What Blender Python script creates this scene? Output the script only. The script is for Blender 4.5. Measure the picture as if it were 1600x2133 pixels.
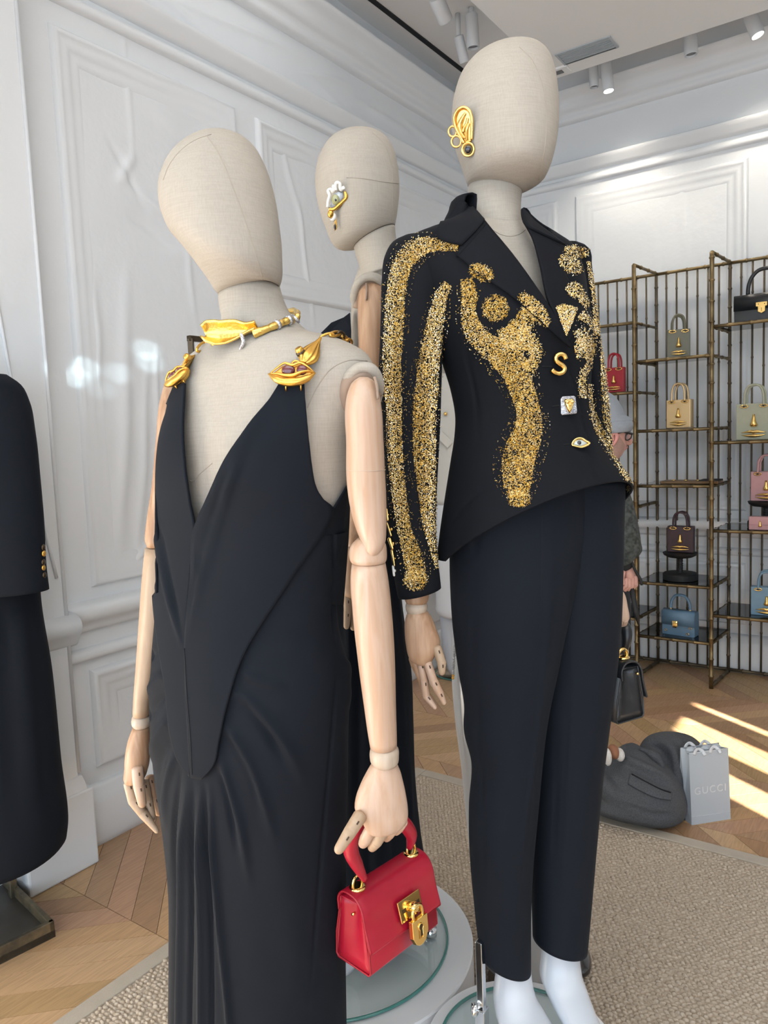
import bpy, math, random
import numpy as np
from mathutils import Vector, Matrix
from mathutils.bvhtree import BVHTree

for _o in list(bpy.data.objects):
    bpy.data.objects.remove(_o, do_unlink=True)
scene = bpy.context.scene
COL = scene.collection
rng = np.random.default_rng(7)
random.seed(7)

# ------------------------------------------------------------------ camera
FPX, CAMH = 1560.0, 1.55
YAW, PITCH, ROLL = (math.radians(a) for a in (35.2, -5.5, 2.3))
_fx = np.array([-math.sin(YAW), math.cos(YAW), 0.0])
R0 = np.array([math.cos(YAW), math.sin(YAW), 0.0])
Z = np.array([0.0, 0.0, 1.0])
FH = _fx
FW = math.cos(PITCH) * _fx + math.sin(PITCH) * Z
_U0 = math.cos(PITCH) * Z - math.sin(PITCH) * _fx
RT = math.cos(ROLL) * R0 - math.sin(ROLL) * _U0
UP = math.sin(ROLL) * R0 + math.cos(ROLL) * _U0
CAM = np.array([0.0, 0.0, CAMH])
cd = bpy.data.cameras.new('camera')
cam = bpy.data.objects.new('camera', cd)
COL.objects.link(cam)
cd.sensor_fit = 'AUTO'
cd.sensor_width = 36.0
cd.lens = 36.0 * FPX / 2133.0
cd.clip_start = 0.05
_m = Matrix.Identity(4)
for i in range(3):
    _m[i][0], _m[i][1], _m[i][2], _m[i][3] = RT[i], UP[i], -FW[i], CAM[i]
cam.matrix_world = _m
scene.camera = cam

# ------------------------------------------------------------------ view, world, sun
scene.view_settings.view_transform = 'Standard'
scene.view_settings.look = 'None'
scene.view_settings.exposure = 0.0
scene.view_settings.gamma = 1.0
scene.view_settings.use_curve_mapping = False
scene.cycles.use_denoising = True
scene.cycles.max_bounces = 6
scene.cycles.diffuse_bounces = 3
scene.cycles.use_adaptive_sampling = True
scene.cycles.adaptive_threshold = 0.06
scene.cycles.adaptive_min_samples = 20
scene.cycles.sample_clamp_indirect = 6.0
scene.cycles.caustics_reflective = False
scene.cycles.caustics_refractive = False
wd = bpy.data.worlds.new('world')
scene.world = wd
wd.use_nodes = True
_bg = wd.node_tree.nodes['Background']
_bg.inputs[0].default_value = (0.76, 0.88, 1.0, 1)
_bg.inputs[1].default_value = WORLD = 1.0
sl = bpy.data.lights.new('sun', 'SUN')
sl.energy = 45.0
sl.color = (1.0, 0.93, 0.80)
sl.angle = math.radians(0.3)
sun = bpy.data.objects.new('sun', sl)
COL.objects.link(sun)
SUNV = Vector((-0.78, 0.50, -0.42)).normalized()      # the way the sunlight travels
sun.rotation_euler = SUNV.to_track_quat('-Z', 'Y').to_euler()
sun.location = (4, -2, 4)


def area_light(name, loc, direction, sx, sy, power, color):
    l = bpy.data.lights.new(name, 'AREA')
    l.shape = 'RECTANGLE'
    l.size, l.size_y, l.energy, l.color = sx, sy, power, color
    o = bpy.data.objects.new(name, l)
    COL.objects.link(o)
    o.location = loc
    o.rotation_euler = Vector(direction).to_track_quat('-Z', 'Y').to_euler()
    return o


area_light('shopfront_daylight', (0.6, -1.9, 1.5), (-0.25, 1, 0.0), 4.6, 2.6, 84, (0.72, 0.86, 1.0))
area_light('ceiling_fill', (0.4, 0.6, 3.55), (-0.15, 0.25, -1), 3.4, 2.6, 66, (1.0, 0.98, 0.95))  # added fill panel overhead, out of view, to brighten the walls
area_light('recess_fill_left', (-2.15, 2.6, 3.90), (-0.35, 0, -1), 0.5, 4.2, 12, (1.0, 0.98, 0.96))  # added fill strip in the ceiling recess, lifts the upper left wall


def glint(tx, ty, tz, deg, power):
    """sunlight thrown back by glass across the street, through the shopfront onto the left wall"""
    l = bpy.data.lights.new('reflected_sun', 'SPOT')
    l.energy, l.color = power, (0.72, 0.93, 1.0)
    l.spot_size, l.spot_blend, l.shadow_soft_size = math.radians(deg), 0.55, 0.01
    o = bpy.data.objects.new('reflected_sun', l)
    COL.objects.link(o)
    o.location = (0.6, -2.5, 2.3)
    o.rotation_euler = (Vector((tx, ty, tz)) - o.location).to_track_quat('-Z', 'Y').to_euler()


# ------------------------------------------------------------------ pixel helpers (photo frame 1600 x 2133)
def D(x, y):
    return FW + (x - 800.0) / FPX * RT - (y - 1066.5) / FPX * UP


def W(x, y, d):
    return CAM + d * D(x, y)


def onz(x, y, z=0.0):
    v = D(x, y)
    return CAM + (z - CAM[2]) / v[2] * v


def onx(x, y, X):
    v = D(x, y)
    return CAM + (X - CAM[0]) / v[0] * v


def ony(x, y, Y):
    v = D(x, y)
    return CAM + (Y - CAM[1]) / v[1] * v


def topx(P):
    P = np.atleast_2d(np.asarray(P, float)) - CAM
    z = P @ FW
    return np.stack([800 + FPX * (P @ RT) / z, 1066.5 - FPX * (P @ UP) / z, z], 1)


def unit(v):
    v = np.asarray(v, float)
    return v / (np.linalg.norm(v) + 1e-12)


for _x, _y, _dg, _pw in ((300, 726, 0.8, 800), (306, 752, 0.5, 700), (176, 766, 0.9, 800), (156, 784, 0.7, 600), (241, 775, 0.45, 450), (206, 808, 0.6, 260)):
    _p = onx(_x, _y, -2.60)
    glint(float(_p[0]), float(_p[1]), float(_p[2]), _dg, _pw)

# ------------------------------------------------------------------ materials
MATS = {}


def mat(name, color, rough=0.6, metal=0.0, spec=None, noise=None, bump=None, sheen=0.0, coat=0.0,
        trans=0.0, ior=None, emit=None, emit_s=1.0, wave=None, weave=None, alpha=None, coord='Object', subsurf=0.0):
    """noise=(scale, other colour, contrast), bump=(scale, strength, dist), wave=(scale, distortion, other colour, stretch xyz)"""
    if name in MATS:
        return MATS[name]
    m = bpy.data.materials.new(name)
    m.use_nodes = True
    nt = m.node_tree
    b = nt.nodes['Principled BSDF']
    b.inputs['Base Color'].default_value = (*color, 1)
    b.inputs['Roughness'].default_value = rough
    b.inputs['Metallic'].default_value = metal
    if spec is not None:
        b.inputs['Specular IOR Level'].default_value = spec
    if sheen:
        b.inputs['Sheen Weight'].default_value = sheen
        b.inputs['Sheen Roughness'].default_value = 0.45
        b.inputs['Sheen Tint'].default_value = (0.75, 0.85, 1, 1)
    if coat:
        b.inputs['Coat Weight'].default_value = coat
        b.inputs['Coat Roughness'].default_value = 0.12
    if trans:
        b.inputs['Transmission Weight'].default_value = trans
    if ior:
        b.inputs['IOR'].default_value = ior
    if subsurf:
        b.inputs['Subsurface Weight'].default_value = subsurf
        b.inputs['Subsurface Radius'].default_value = (0.02, 0.01, 0.006)
    if emit:
        b.inputs['Emission Color'].default_value = (*emit, 1)
        b.inputs['Emission Strength'].default_value = emit_s
    L = nt.links.new
    tc = nt.nodes.new('ShaderNodeTexCoord')
    cout = None
    if noise:
        sc, c2, con = noise[:3]
        n = nt.nodes.new('ShaderNodeTexNoise')
        n.inputs['Scale'].default_value = sc
        n.inputs['Detail'].default_value = 5
        if len(noise) > 3:
            mp = nt.nodes.new('ShaderNodeMapping')
            mp.inputs['Scale'].default_value = noise[3]
            L(tc.outputs[coord], mp.inputs[0])
            L(mp.outputs[0], n.inputs['Vector'])
        else:
            L(tc.outputs[coord], n.inputs['Vector'])
        r = nt.nodes.new('ShaderNodeValToRGB')
        r.color_ramp.elements[0].position = 0.5 - con / 2
        r.color_ramp.elements[1].position = 0.5 + con / 2
        r.color_ramp.elements[0].color = (*color, 1)
        r.color_ramp.elements[1].color = (*c2, 1)
        L(n.outputs['Fac'], r.inputs[0])
        cout = r.outputs[0]
    if wave:
        sc, dist, c2, st = wave
        w = nt.nodes.new('ShaderNodeTexNoise')
        w.inputs['Scale'].default_value = sc
        w.inputs['Detail'].default_value = 4
        w.inputs['Distortion'].default_value = dist
        mp = nt.nodes.new('ShaderNodeMapping')
        mp.inputs['Scale'].default_value = st
        L(tc.outputs[coord], mp.inputs[0])
        L(mp.outputs[0], w.inputs['Vector'])
        mx = nt.nodes.new('ShaderNodeMix')
        mx.data_type = 'RGBA'
        rr = nt.nodes.new('ShaderNodeMapRange')
        rr.inputs[1].default_value, rr.inputs[2].default_value = 0.38, 0.64
        L(w.outputs['Fac'], rr.inputs[0])
        L(rr.outputs[0], mx.inputs['Factor'])
        if cout is not None:
            L(cout, mx.inputs['A'])
        else:
            mx.inputs['A'].default_value = (*color, 1)
        mx.inputs['B'].default_value = (*c2, 1)
        cout = mx.outputs['Result']
    if cout is not None:
        L(cout, b.inputs['Base Color'])
    if bump:
        n2 = nt.nodes.new('ShaderNodeTexNoise')
        n2.inputs['Scale'].default_value = bump[0]
        n2.inputs['Detail'].default_value = 4
        if len(bump) > 3:
            mp2 = nt.nodes.new('ShaderNodeMapping')
            mp2.inputs['Scale'].default_value = bump[3]
            L(tc.outputs[coord], mp2.inputs[0])
            L(mp2.outputs[0], n2.inputs['Vector'])
        else:
            L(tc.outputs[coord], n2.inputs['Vector'])
        bp = nt.nodes.new('ShaderNodeBump')
        bp.inputs['Strength'].default_value = bump[1]
        bp.inputs['Distance'].default_value = bump[2]
        L(n2.outputs['Fac'], bp.inputs['Height'])
        L(bp.outputs[0], b.inputs['Normal'])
    if weave:
        # crossed fine threads
        sc, st, c2, amt = weave
        prev = None
        for s3 in ((1, 1, 0.06), (0.06, 0.06, 1)):
            n3 = nt.nodes.new('ShaderNodeTexNoise')
            n3.inputs['Scale'].default_value = sc
            n3.inputs['Detail'].default_value = 1
            mp3 = nt.nodes.new('ShaderNodeMapping')
            mp3.inputs['Scale'].default_value = s3
            L(tc.outputs[coord], mp3.inputs[0])
            L(mp3.outputs[0], n3.inputs['Vector'])
            if prev is None:
                prev = n3.outputs['Fac']
            else:
                ad = nt.nodes.new('ShaderNodeMath')
                ad.operation = 'ADD'
                L(prev, ad.inputs[0])
                L(n3.outputs['Fac'], ad.inputs[1])
                prev = ad.outputs[0]
        rr = nt.nodes.new('ShaderNodeMapRange')
        rr.inputs[1].default_value, rr.inputs[2].default_value = 0.72, 1.28
        rr.inputs[4].default_value = amt
        L(prev, rr.inputs[0])
        mx = nt.nodes.new('ShaderNodeMix')
        mx.data_type = 'RGBA'
        L(rr.outputs[0], mx.inputs['Factor'])
        if cout is not None:
            L(cout, mx.inputs['A'])
        else:
            mx.inputs['A'].default_value = (*color, 1)
        mx.inputs['B'].default_value = (*c2, 1)
        L(mx.outputs['Result'], b.inputs['Base Color'])
        bp = nt.nodes.new('ShaderNodeBump')
        bp.inputs['Strength'].default_value = st
        bp.inputs['Distance'].default_value = 0.0006
        L(prev, bp.inputs['Height'])
        L(bp.outputs[0], b.inputs['Normal'])
    MATS[name] = m
    return m


WALLM = mat('white_plaster', (0.83, 0.855, 0.875), 0.5, bump=(6.0, 0.35, 0.02))
TRIMM = mat('white_trim', (0.83, 0.855, 0.875), 0.45, bump=(8.0, 0.25, 0.01))
CEILM = mat('ceiling_white', (0.90, 0.90, 0.89), 0.7)
LINEN = mat('linen', (0.43, 0.39, 0.335), 0.85, weave=(520.0, 0.35, (0.36, 0.325, 0.275), 0.6))
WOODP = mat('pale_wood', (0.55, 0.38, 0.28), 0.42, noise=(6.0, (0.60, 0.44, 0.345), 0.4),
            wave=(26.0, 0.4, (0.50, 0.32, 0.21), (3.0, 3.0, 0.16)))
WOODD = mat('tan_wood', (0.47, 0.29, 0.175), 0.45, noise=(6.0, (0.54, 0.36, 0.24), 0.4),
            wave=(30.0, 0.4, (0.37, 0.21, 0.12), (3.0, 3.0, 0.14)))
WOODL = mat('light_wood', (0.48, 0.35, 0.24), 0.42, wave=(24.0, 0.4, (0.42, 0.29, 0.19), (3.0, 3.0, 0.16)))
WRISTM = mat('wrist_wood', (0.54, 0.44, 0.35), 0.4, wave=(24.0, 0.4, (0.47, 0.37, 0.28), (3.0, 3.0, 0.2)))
SLOTM = mat('dark_slot', (0.06, 0.035, 0.02), 0.8)
BLACK = mat('black_crepe', (0.0065, 0.0092, 0.0145), 0.8, spec=0.16, sheen=0.012, bump=(900.0, 0.12, 0.0006))
BLACKJ = mat('black_wool', (0.0075, 0.0085, 0.0115), 0.8, spec=0.15, sheen=0.01, bump=(900.0, 0.12, 0.0006))
BLACKT = mat('black_trouser_wool', (0.0075, 0.0105, 0.0165), 0.8, spec=0.18, sheen=0.012, bump=(900.0, 0.12, 0.0006))
GOLD = mat('gold', (0.86, 0.58, 0.20), 0.24, 1.0, bump=(120.0, 0.25, 0.001))
GOLDA = mat('antique_gold', (0.80, 0.47, 0.11), 0.3, 1.0, bump=(90.0, 0.3, 0.001))
GOLDP = mat('polished_gold', (0.93, 0.66, 0.25), 0.10, 1.0)
BRONZE = mat('dark_bronze', (0.10, 0.075, 0.05), 0.4, 1.0)
PAVE = mat('pave_crystal', (0.85, 0.86, 0.9), 0.12, 0.7, noise=(700.0, (0.25, 0.25, 0.3), 0.2))
REDL = mat('red_leather', (0.43, 0.009, 0.032), 0.36, noise=(3.0, (0.39, 0.008, 0.028), 0.5), bump=(450.0, 0.08, 0.0006))
REDLD = mat('red_leather_edge', (0.33, 0.007, 0.022), 0.45)
CHROME = mat('chrome', (0.75, 0.77, 0.79), 0.15, 1.0)
BRASS = mat('bamboo_brass', (0.11, 0.08, 0.045), 0.42, 0.9, noise=(14.0, (0.30, 0.22, 0.11), 0.5))
STEELB = mat('aged_steel', (0.13, 0.12, 0.095), 0.5, 0.85, noise=(20.0, (0.30, 0.25, 0.16), 0.35))
PLINTH = mat('plinth_white', (0.83, 0.84, 0.86), 0.35)
WHITEB = mat('mannequin_white', (0.62, 0.66, 0.72), 0.3)


def sheet_glass(name, tint, refl=(1, 1, 1), rough=0.02, ior=1.5):
    """flat glass: what is behind shows through, tinted; the surface mirrors by Fresnel"""
    m = bpy.data.materials.new(name)
    m.use_nodes = True
    nt = m.node_tree
    nt.nodes.clear()
    out = nt.nodes.new('ShaderNodeOutputMaterial')
    mx = nt.nodes.new('ShaderNodeMixShader')
    tr = nt.nodes.new('ShaderNodeBsdfTransparent')
    gl = nt.nodes.new('ShaderNodeBsdfGlossy')
    fr = nt.nodes.new('ShaderNodeLayerWeight')
    fr.inputs['Blend'].default_value = 0.5
    pw_ = nt.nodes.new('ShaderNodeMath')
    pw_.operation = 'POWER'
    pw_.inputs[1].default_value = 5.0
    ma_ = nt.nodes.new('ShaderNodeMath')
    ma_.operation = 'MULTIPLY_ADD'
    f0_ = ((ior - 1) / (ior + 1)) ** 2
    ma_.inputs[1].default_value, ma_.inputs[2].default_value = 1 - f0_, f0_
    tr.inputs[0].default_value = (*tint, 1)
    gl.inputs[0].default_value = (*refl, 1)
    gl.inputs['Roughness'].default_value = rough
    nt.links.new(fr.outputs['Facing'], pw_.inputs[0])
    nt.links.new(pw_.outputs[0], ma_.inputs[0])
    nt.links.new(ma_.outputs[0], mx.inputs[0])
    nt.links.new(tr.outputs[0], mx.inputs[1])
    nt.links.new(gl.outputs[0], mx.inputs[2])
    nt.links.new(mx.outputs[0], out.inputs[0])
    MATS[name] = m
    return m


GLASS = sheet_glass('clear_glass', (0.955, 0.985, 0.982))
GLASSE = mat('green_glass_edge', (0.06, 0.24, 0.21), 0.12, coat=0.5)
SMOKE = sheet_glass('smoked_glass', (0.16, 0.17, 0.18), ior=1.6)
SOCKET = mat('socket_brown', (0.33, 0.24, 0.18), 0.7)
ENAMELW = mat('white_enamel', (0.85, 0.84, 0.80), 0.15, coat=0.5)
STONEB = mat('black_stone', (0.01, 0.012, 0.02), 0.08, coat=1.0)
STONER = mat('oxblood_stone', (0.12, 0.012, 0.022), 0.12, coat=1.0)

# ------------------------------------------------------------------ scene graph helpers
ORIGIN = {}


def tag(o, label=None, cat=None, group=None, kind=None):
    if label:
        o['label'] = label
    if cat:
        o['category'] = cat
    if group:
        o['group'] = group
    if kind:
        o['kind'] = kind
    return o


def thing(name, label, cat, loc, group=None):
    e = bpy.data.objects.new(name, None)
    e.empty_display_size = 0.05
    COL.objects.link(e)
    e.location = tuple(float(v) for v in loc)
    ORIGIN[e.name] = np.array(loc, float)
    return tag(e, label, cat, group)


def obj(name, geo, m, parent=None, smooth=True, bevel=0.0, subsurf=0, solid=0.0, angle=None, segs=2):
    V, F = geo
    V = np.asarray(V, float)
    org = ORIGIN.get(parent.name, np.zeros(3)) if parent is not None else np.zeros(3)
    if parent is None and len(V):
        org = np.array([V[:, 0].mean(), V[:, 1].mean(), V[:, 2].min()])
    me = bpy.data.meshes.new(name)
    me.from_pydata((V - org).tolist(), [], [list(map(int, f)) for f in F])
    me.update()
    if m is not None:
        me.materials.append(m)
    o = bpy.data.objects.new(name, me)
    COL.objects.link(o)
    if parent is not None:
        o.parent = parent
    else:
        o.location = tuple(org)
    ORIGIN[o.name] = org
    if smooth:
        me.polygons.foreach_set('use_smooth', [True] * len(me.polygons))
        if angle:
            try:
                me.set_sharp_from_angle(angle=math.radians(angle))
            except Exception:
                pass
    if solid:
        md = o.modifiers.new('thick', 'SOLIDIFY')
        md.thickness = solid
        md.offset = 0
    if bevel:
        md = o.modifiers.new('bevel', 'BEVEL')
        md.width = bevel
        md.segments = segs
        md.limit_method = 'ANGLE'
    if subsurf:
        md = o.modifiers.new('sub', 'SUBSURF')
        md.levels = md.render_levels = subsurf
    return o


def struct(name, geo, m, parent=None, **k):
    o = obj(name, geo, m, parent, **k)
    if parent is None:
        o['kind'] = 'structure'
    return o


def join(gs):
    V, F, n = [], [], 0
    for v, f in gs:
        v = np.asarray(v, float)
        V.append(v)
        F += [[i + n for i in q] for q in f]
        n += len(v)
    return np.concatenate(V), F


BOXF = [[0, 3, 2, 1], [4, 5, 6, 7], [0, 1, 5, 4], [1, 2, 6, 5], [2, 3, 7, 6], [3, 0, 4, 7]]


def box(lo, hi):
    (a, b, c), (d, e, f) = lo, hi
    return np.array([[a, b, c], [d, b, c], [d, e, c], [a, e, c], [a, b, f], [d, b, f], [d, e, f], [a, e, f]], float), BOXF


def boxf(c, ax, ay, az):
    """box from centre and three half vectors"""
    c, ax, ay, az = (np.asarray(v, float) for v in (c, ax, ay, az))
    V = [c + i * ax + j * ay + k * az for i, j, k in
         ((-1, -1, -1), (1, -1, -1), (1, 1, -1), (-1, 1, -1), (-1, -1, 1), (1, -1, 1), (1, 1, 1), (-1, 1, 1))]
    return np.array(V), BOXF


def gridf(nr, nc, closed=False, flip=False):
    F = []
    for i in range(nr - 1):
        for j in range(nc if closed else nc - 1):
            a, b = i * nc + j, i * nc + (j + 1) % nc
            q = [a, b, b + nc, a + nc]
            F.append(q[::-1] if flip else q)
    return F


def rings_mesh(rings, cap0=True, cap1=True, closed=True):
    n = len(rings[0])
    V = np.concatenate([np.asarray(r, float) for r in rings])
    F = gridf(len(rings), n, closed)
    if cap0 and closed:
        F.append(list(range(n))[::-1])
    if cap1 and closed:
        F.append(list(range((len(rings) - 1) * n, len(rings) * n)))
    return V, F


def cat_rom(P, n):
    """resample key rows P (k,m) by Catmull-Rom to n rows, parameter by index distance in the first two columns"""
    P = np.asarray(P, float)
    if len(P) == 2:
        t = np.linspace(0, 1, n)[:, None]
        return P[0] * (1 - t) + P[1] * t
    s = np.concatenate([[0], np.cumsum(np.linalg.norm(np.diff(P[:, :min(4, P.shape[1])], axis=0), axis=1) + 1e-9)])
    x = np.linspace(0, s[-1], n)
    # finite-difference tangents, monotone limited
    h = np.diff(s)
    dl = np.diff(P, axis=0) / h[:, None]
    mt = np.zeros_like(P)
    mt[0], mt[-1] = dl[0], dl[-1]
    for i in range(1, len(P) - 1):
        w1, w2 = h[i] / (h[i - 1] + h[i]), h[i - 1] / (h[i - 1] + h[i])
        mt[i] = w1 * dl[i - 1] + w2 * dl[i]
    k = np.clip(np.searchsorted(s, x, side='right') - 1, 0, len(P) - 2)
    u = ((x - s[k]) / h[k])[:, None]
    hh = h[k][:, None]
    return ((2 * u**3 - 3 * u**2 + 1) * P[k] + (u**3 - 2 * u**2 + u) * hh * mt[k] +
            (-2 * u**3 + 3 * u**2) * P[k + 1] + (u**3 - u**2) * hh * mt[k + 1])


def smooth_path(P, n):
    P = np.asarray(P, float)
    s = np.concatenate([[0], np.cumsum(np.linalg.norm(np.diff(P[:, :3], axis=0), axis=1) + 1e-9)])
    x = np.linspace(0, s[-1], n)
    if len(P) < 3:
        return np.stack([np.interp(x, s, P[:, j]) for j in range(P.shape[1])], 1)
    return cat_rom(P, n)


def tube(path, r, n=10, cap=True, closed=False, flat=None):
    """path (k,3); r scalar or per point; flat: (normal vector, ratio) squashes the section"""
    P = np.asarray(path, float)
    k = len(P)
    r = np.broadcast_to(np.asarray(r, float), (k,))
    if closed:
        T = np.roll(P, -1, 0) - np.roll(P, 1, 0)
    else:
        T = np.gradient(P, axis=0)
    T /= (np.linalg.norm(T, axis=1)[:, None] + 1e-12)
    ref = np.array([0, 0, 1.0]) if abs(T[0][2]) < 0.9 else np.array([1.0, 0, 0])
    if flat is not None:
        ref = unit(flat[0])
    nrm = unit(ref - T[0] * (ref @ T[0]))
    rings = []
    for i in range(k):
        if flat is not None:
            nrm = unit(ref - T[i] * (ref @ T[i]))
        else:
            nrm = unit(nrm - T[i] * (nrm @ T[i]))
        bn = np.cross(T[i], nrm)
        a = np.linspace(0, 2 * math.pi, n, endpoint=False)
        fl = flat[1] if flat is not None else 1.0
        rings.append(P[i] + r[i] * (np.cos(a)[:, None] * nrm * fl + np.sin(a)[:, None] * bn))
    V = np.concatenate(rings)
    F = gridf(k, n, True)
    if closed:
        for j in range(n):
            F.append([(k - 1) * n + j, (k - 1) * n + (j + 1) % n, (j + 1) % n, j])
    elif cap:
        F.append(list(range(n))[::-1])
        F.append(list(range((k - 1) * n, k * n)))
    return V, F


def rounded_tube(P0, P1, r0, r1, n=12, e0=1.0, e1=1.0, rows=5, flat=None):
    """a capsule-like limb with rounded ends"""
    P0, P1 = np.asarray(P0, float), np.asarray(P1, float)
    t = unit(P1 - P0)
    pts, rr = [], []
    for a in np.linspace(math.pi / 2 * 0.97, 0, rows):
        pts.append(P0 - t * r0 * math.sin(a) * e0)
        rr.append(r0 * math.cos(a))
    for a in np.linspace(0, math.pi / 2 * 0.97, rows):
        pts.append(P1 + t * r1 * math.sin(a) * e1)
        rr.append(r1 * math.cos(a))
    return tube(pts, rr, n, flat=flat)


def lathe(profile, c=(0, 0, 0), axis=(0, 0, 1), n=32, cap=True):
    """profile: list of (radius, height)"""
    ax = unit(axis)
    ref = np.array([1.0, 0, 0]) if abs(ax[0]) < 0.9 else np.array([0, 1.0, 0])
    u = unit(ref - ax * (ref @ ax))
    v = np.cross(ax, u)
    a = np.linspace(0, 2 * math.pi, n, endpoint=False)
    rings = [np.asarray(c, float) + h * ax + r * (np.cos(a)[:, None] * u + np.sin(a)[:, None] * v) for r, h in profile]
    return rings_mesh(rings, cap, cap)


def ellipsoid(c, ax, ay, az, nu=16, nv=10):
    c, ax, ay, az = (np.asarray(v, float) for v in (c, ax, ay, az))
    rings = []
    for th in np.linspace(0.06, math.pi - 0.06, nv):
        a = np.linspace(0, 2 * math.pi, nu, endpoint=False)
        rings.append(c + math.sin(th) * (np.cos(a)[:, None] * ax + np.sin(a)[:, None] * ay) - math.cos(th) * az)
    return rings_mesh(rings)


def prism(poly, o, ex, ey, en, t0, t1, inset=0.0):
    """flat outline poly [(u,v)] in frame o,ex,ey extruded along en from t0 to t1 (front face optionally inset)"""
    o, ex, ey, en = (np.asarray(v, float) for v in (o, ex, ey, en))
    p = np.asarray(poly, float)
    c = p.mean(0)
    q = c + (p - c) * (1 - inset)
    n = len(p)
    V = [o + a * ex + b * ey + t0 * en for a, b in p] + [o + a * ex + b * ey + t1 * en for a, b in q]
    F = [[i, (i + 1) % n, n + (i + 1) % n, n + i] for i in range(n)]
    F.append(list(range(n))[::-1])
    F.append(list(range(n, 2 * n)))
    return np.array(V), F


# ------------------------------------------------------------------ silhouette lofts
# key = (xl, yl, xr, yr, depth, half thickness b, turn in degrees, lift of the front)
def ring_pts(key, n=48, power=2.0, a0=0.0, a1=None):
    xl, yl, xr, yr, d, b, th, lift = key
    L_, R_ = W(xl, yl, d), W(xr, yr, d)
    c = (L_ + R_) / 2
    w = np.linalg.norm(R_ - L_) / 2
    e1 = (R_ - L_) / (2 * w + 1e-12)
    e2 = FH - e1 * (FH @ e1)
    e2 = unit(e2)
    t = math.radians(th)
    bb = min(b, w * 0.98 / max(abs(math.sin(t)), 1e-6)) if abs(t) > 1e-3 else b
    a = math.sqrt(max(w * w - (bb * math.sin(t)) ** 2, (0.2 * w) ** 2)) / math.cos(t)
    A = math.cos(t) * e1 + math.sin(t) * e2
    B = -math.sin(t) * e1 + math.cos(t) * e2
    ang = np.linspace(0, 2 * math.pi, n, endpoint=False) if a1 is None else np.linspace(a0, a1, n)
    ca, sa = np.cos(ang), np.sin(ang)
    if power != 2.0:
        ca = np.sign(ca) * np.abs(ca) ** (2 / power)
        sa = np.sign(sa) * np.abs(sa) ** (2 / power)
    P = c + a * ca[:, None] * A + bb * sa[:, None] * B
    P[:, 2] += np.where(sa < 0, -sa, 0) * lift
    return P


def keys8(keys, dfun=None, th=0.0):
    out = []
    for k in keys:
        k = list(k)
        if len(k) == 3:          # xl, xr, y
            k = [k[0], k[2], k[1], k[2], None, None, th, 0]
        elif len(k) == 4:        # xl, xr, y, b
            k = [k[0], k[2], k[1], k[2], None, k[3], th, 0]
        elif len(k) == 5:        # xl, xr, y, b, depth offset
            k = [k[0], k[2], k[1], k[2], k[4], k[3], th, 0]
            if dfun:
                k[4] += dfun((k[1] + k[3]) / 2)
        while len(k) < 8:
            k.append(th if len(k) == 6 else 0)
        if k[4] is None:
            k[4] = dfun((k[1] + k[3]) / 2)
        out.append(k)
    return np.array(out, float)


def loft(keys, dfun=None, th=0.0, rows=40, n=48, power=2.0, cap0=True, cap1=True):
    K = keys8(keys, dfun, th)
    K = cat_rom(K, rows)
    return rings_mesh([ring_pts(k, n, power) for k in K], cap0, cap1)


def bvh_of(*geos):
    V, F = join(geos)
    return BVHTree.FromPolygons([tuple(v) for v in V], F)


def hit(b, x, y, dn=None):
    d = D(x, y)
    loc, nor, idx, dist = b.ray_cast(Vector(CAM), Vector(unit(d)))
    if loc is None:
        if dn is None:
            return None, None
        loc, nor, idx, dist = b.find_nearest(Vector(W(x, y, dn)))
        nv = np.array(nor)
        return np.array(loc), nv
    nv = np.array(nor)
    if nv @ d > 0:
        nv = -nv
    return np.array(loc), nv


def drape(b, left, right, off=0.004, nr=24, nc=12, dn=1.2, bow=0.0):
    """cloth panel between two pixel edge curves, laid on the surface b"""
    Lc, Rc = smooth_path2(left, nr), smooth_path2(right, nr)
    V = []
    for i in range(nr):
        for j in range(nc):
            s = j / (nc - 1)
            x, y = Lc[i] * (1 - s) + Rc[i] * s
            p, nv = hit(b, x, y, dn)
            if topx(p)[0][2] > 50:
                p = W(x, y, dn)
            q = W(x, y, topx(p)[0][2])        # keep the pixel exactly, take depth from the surface
            V.append(q + nv * (off + bow * math.sin(math.pi * s)))
    return np.array(V), gridf(nr, nc)


def smooth_path2(P, n):
    P = np.asarray(P, float)
    if len(P) == 2:
        t = np.linspace(0, 1, n)[:, None]
        return P[0] * (1 - t) + P[1] * t
    return cat_rom(P, n)


def relax_depth(V, nr, nc, it=4):
    """smooth a draped grid"""
    G = V.reshape(nr, nc, 3).copy()
    for _ in range(it):
        Q = G.copy()
        Q[1:-1, 1:-1] = (G[:-2, 1:-1] + G[2:, 1:-1] + G[1:-1, :-2] + G[1:-1, 2:] + 4 * G[1:-1, 1:-1]) / 8
        G = Q
    return G.reshape(-1, 3)
# ================================================================== the room
XL, YB_, ZC, XR_, YF_ = -2.62, 5.06, 3.95, 4.0, -2.6


def sweep_profile(path, prof, nrm_out, upv=(0, 0, 1)):
    """moulding: prof [(out, up)] swept along a straight or cornered path, mitred"""
    P = np.asarray(path, float)
    rings = []
    for i, p in enumerate(P):
        o = np.asarray(nrm_out[i], float)
        u = np.asarray(upv[i] if np.ndim(upv) == 2 else upv, float)
        rings.append(np.array([p + a * o + b * u for a, b in prof]))
    V = np.concatenate(rings)
    n = len(prof)
    F = gridf(len(P), n, False)
    F.append(list(range(n)))
    F.append(list(range((len(P) - 1) * n, len(P) * n))[::-1])
    return V, F


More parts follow.
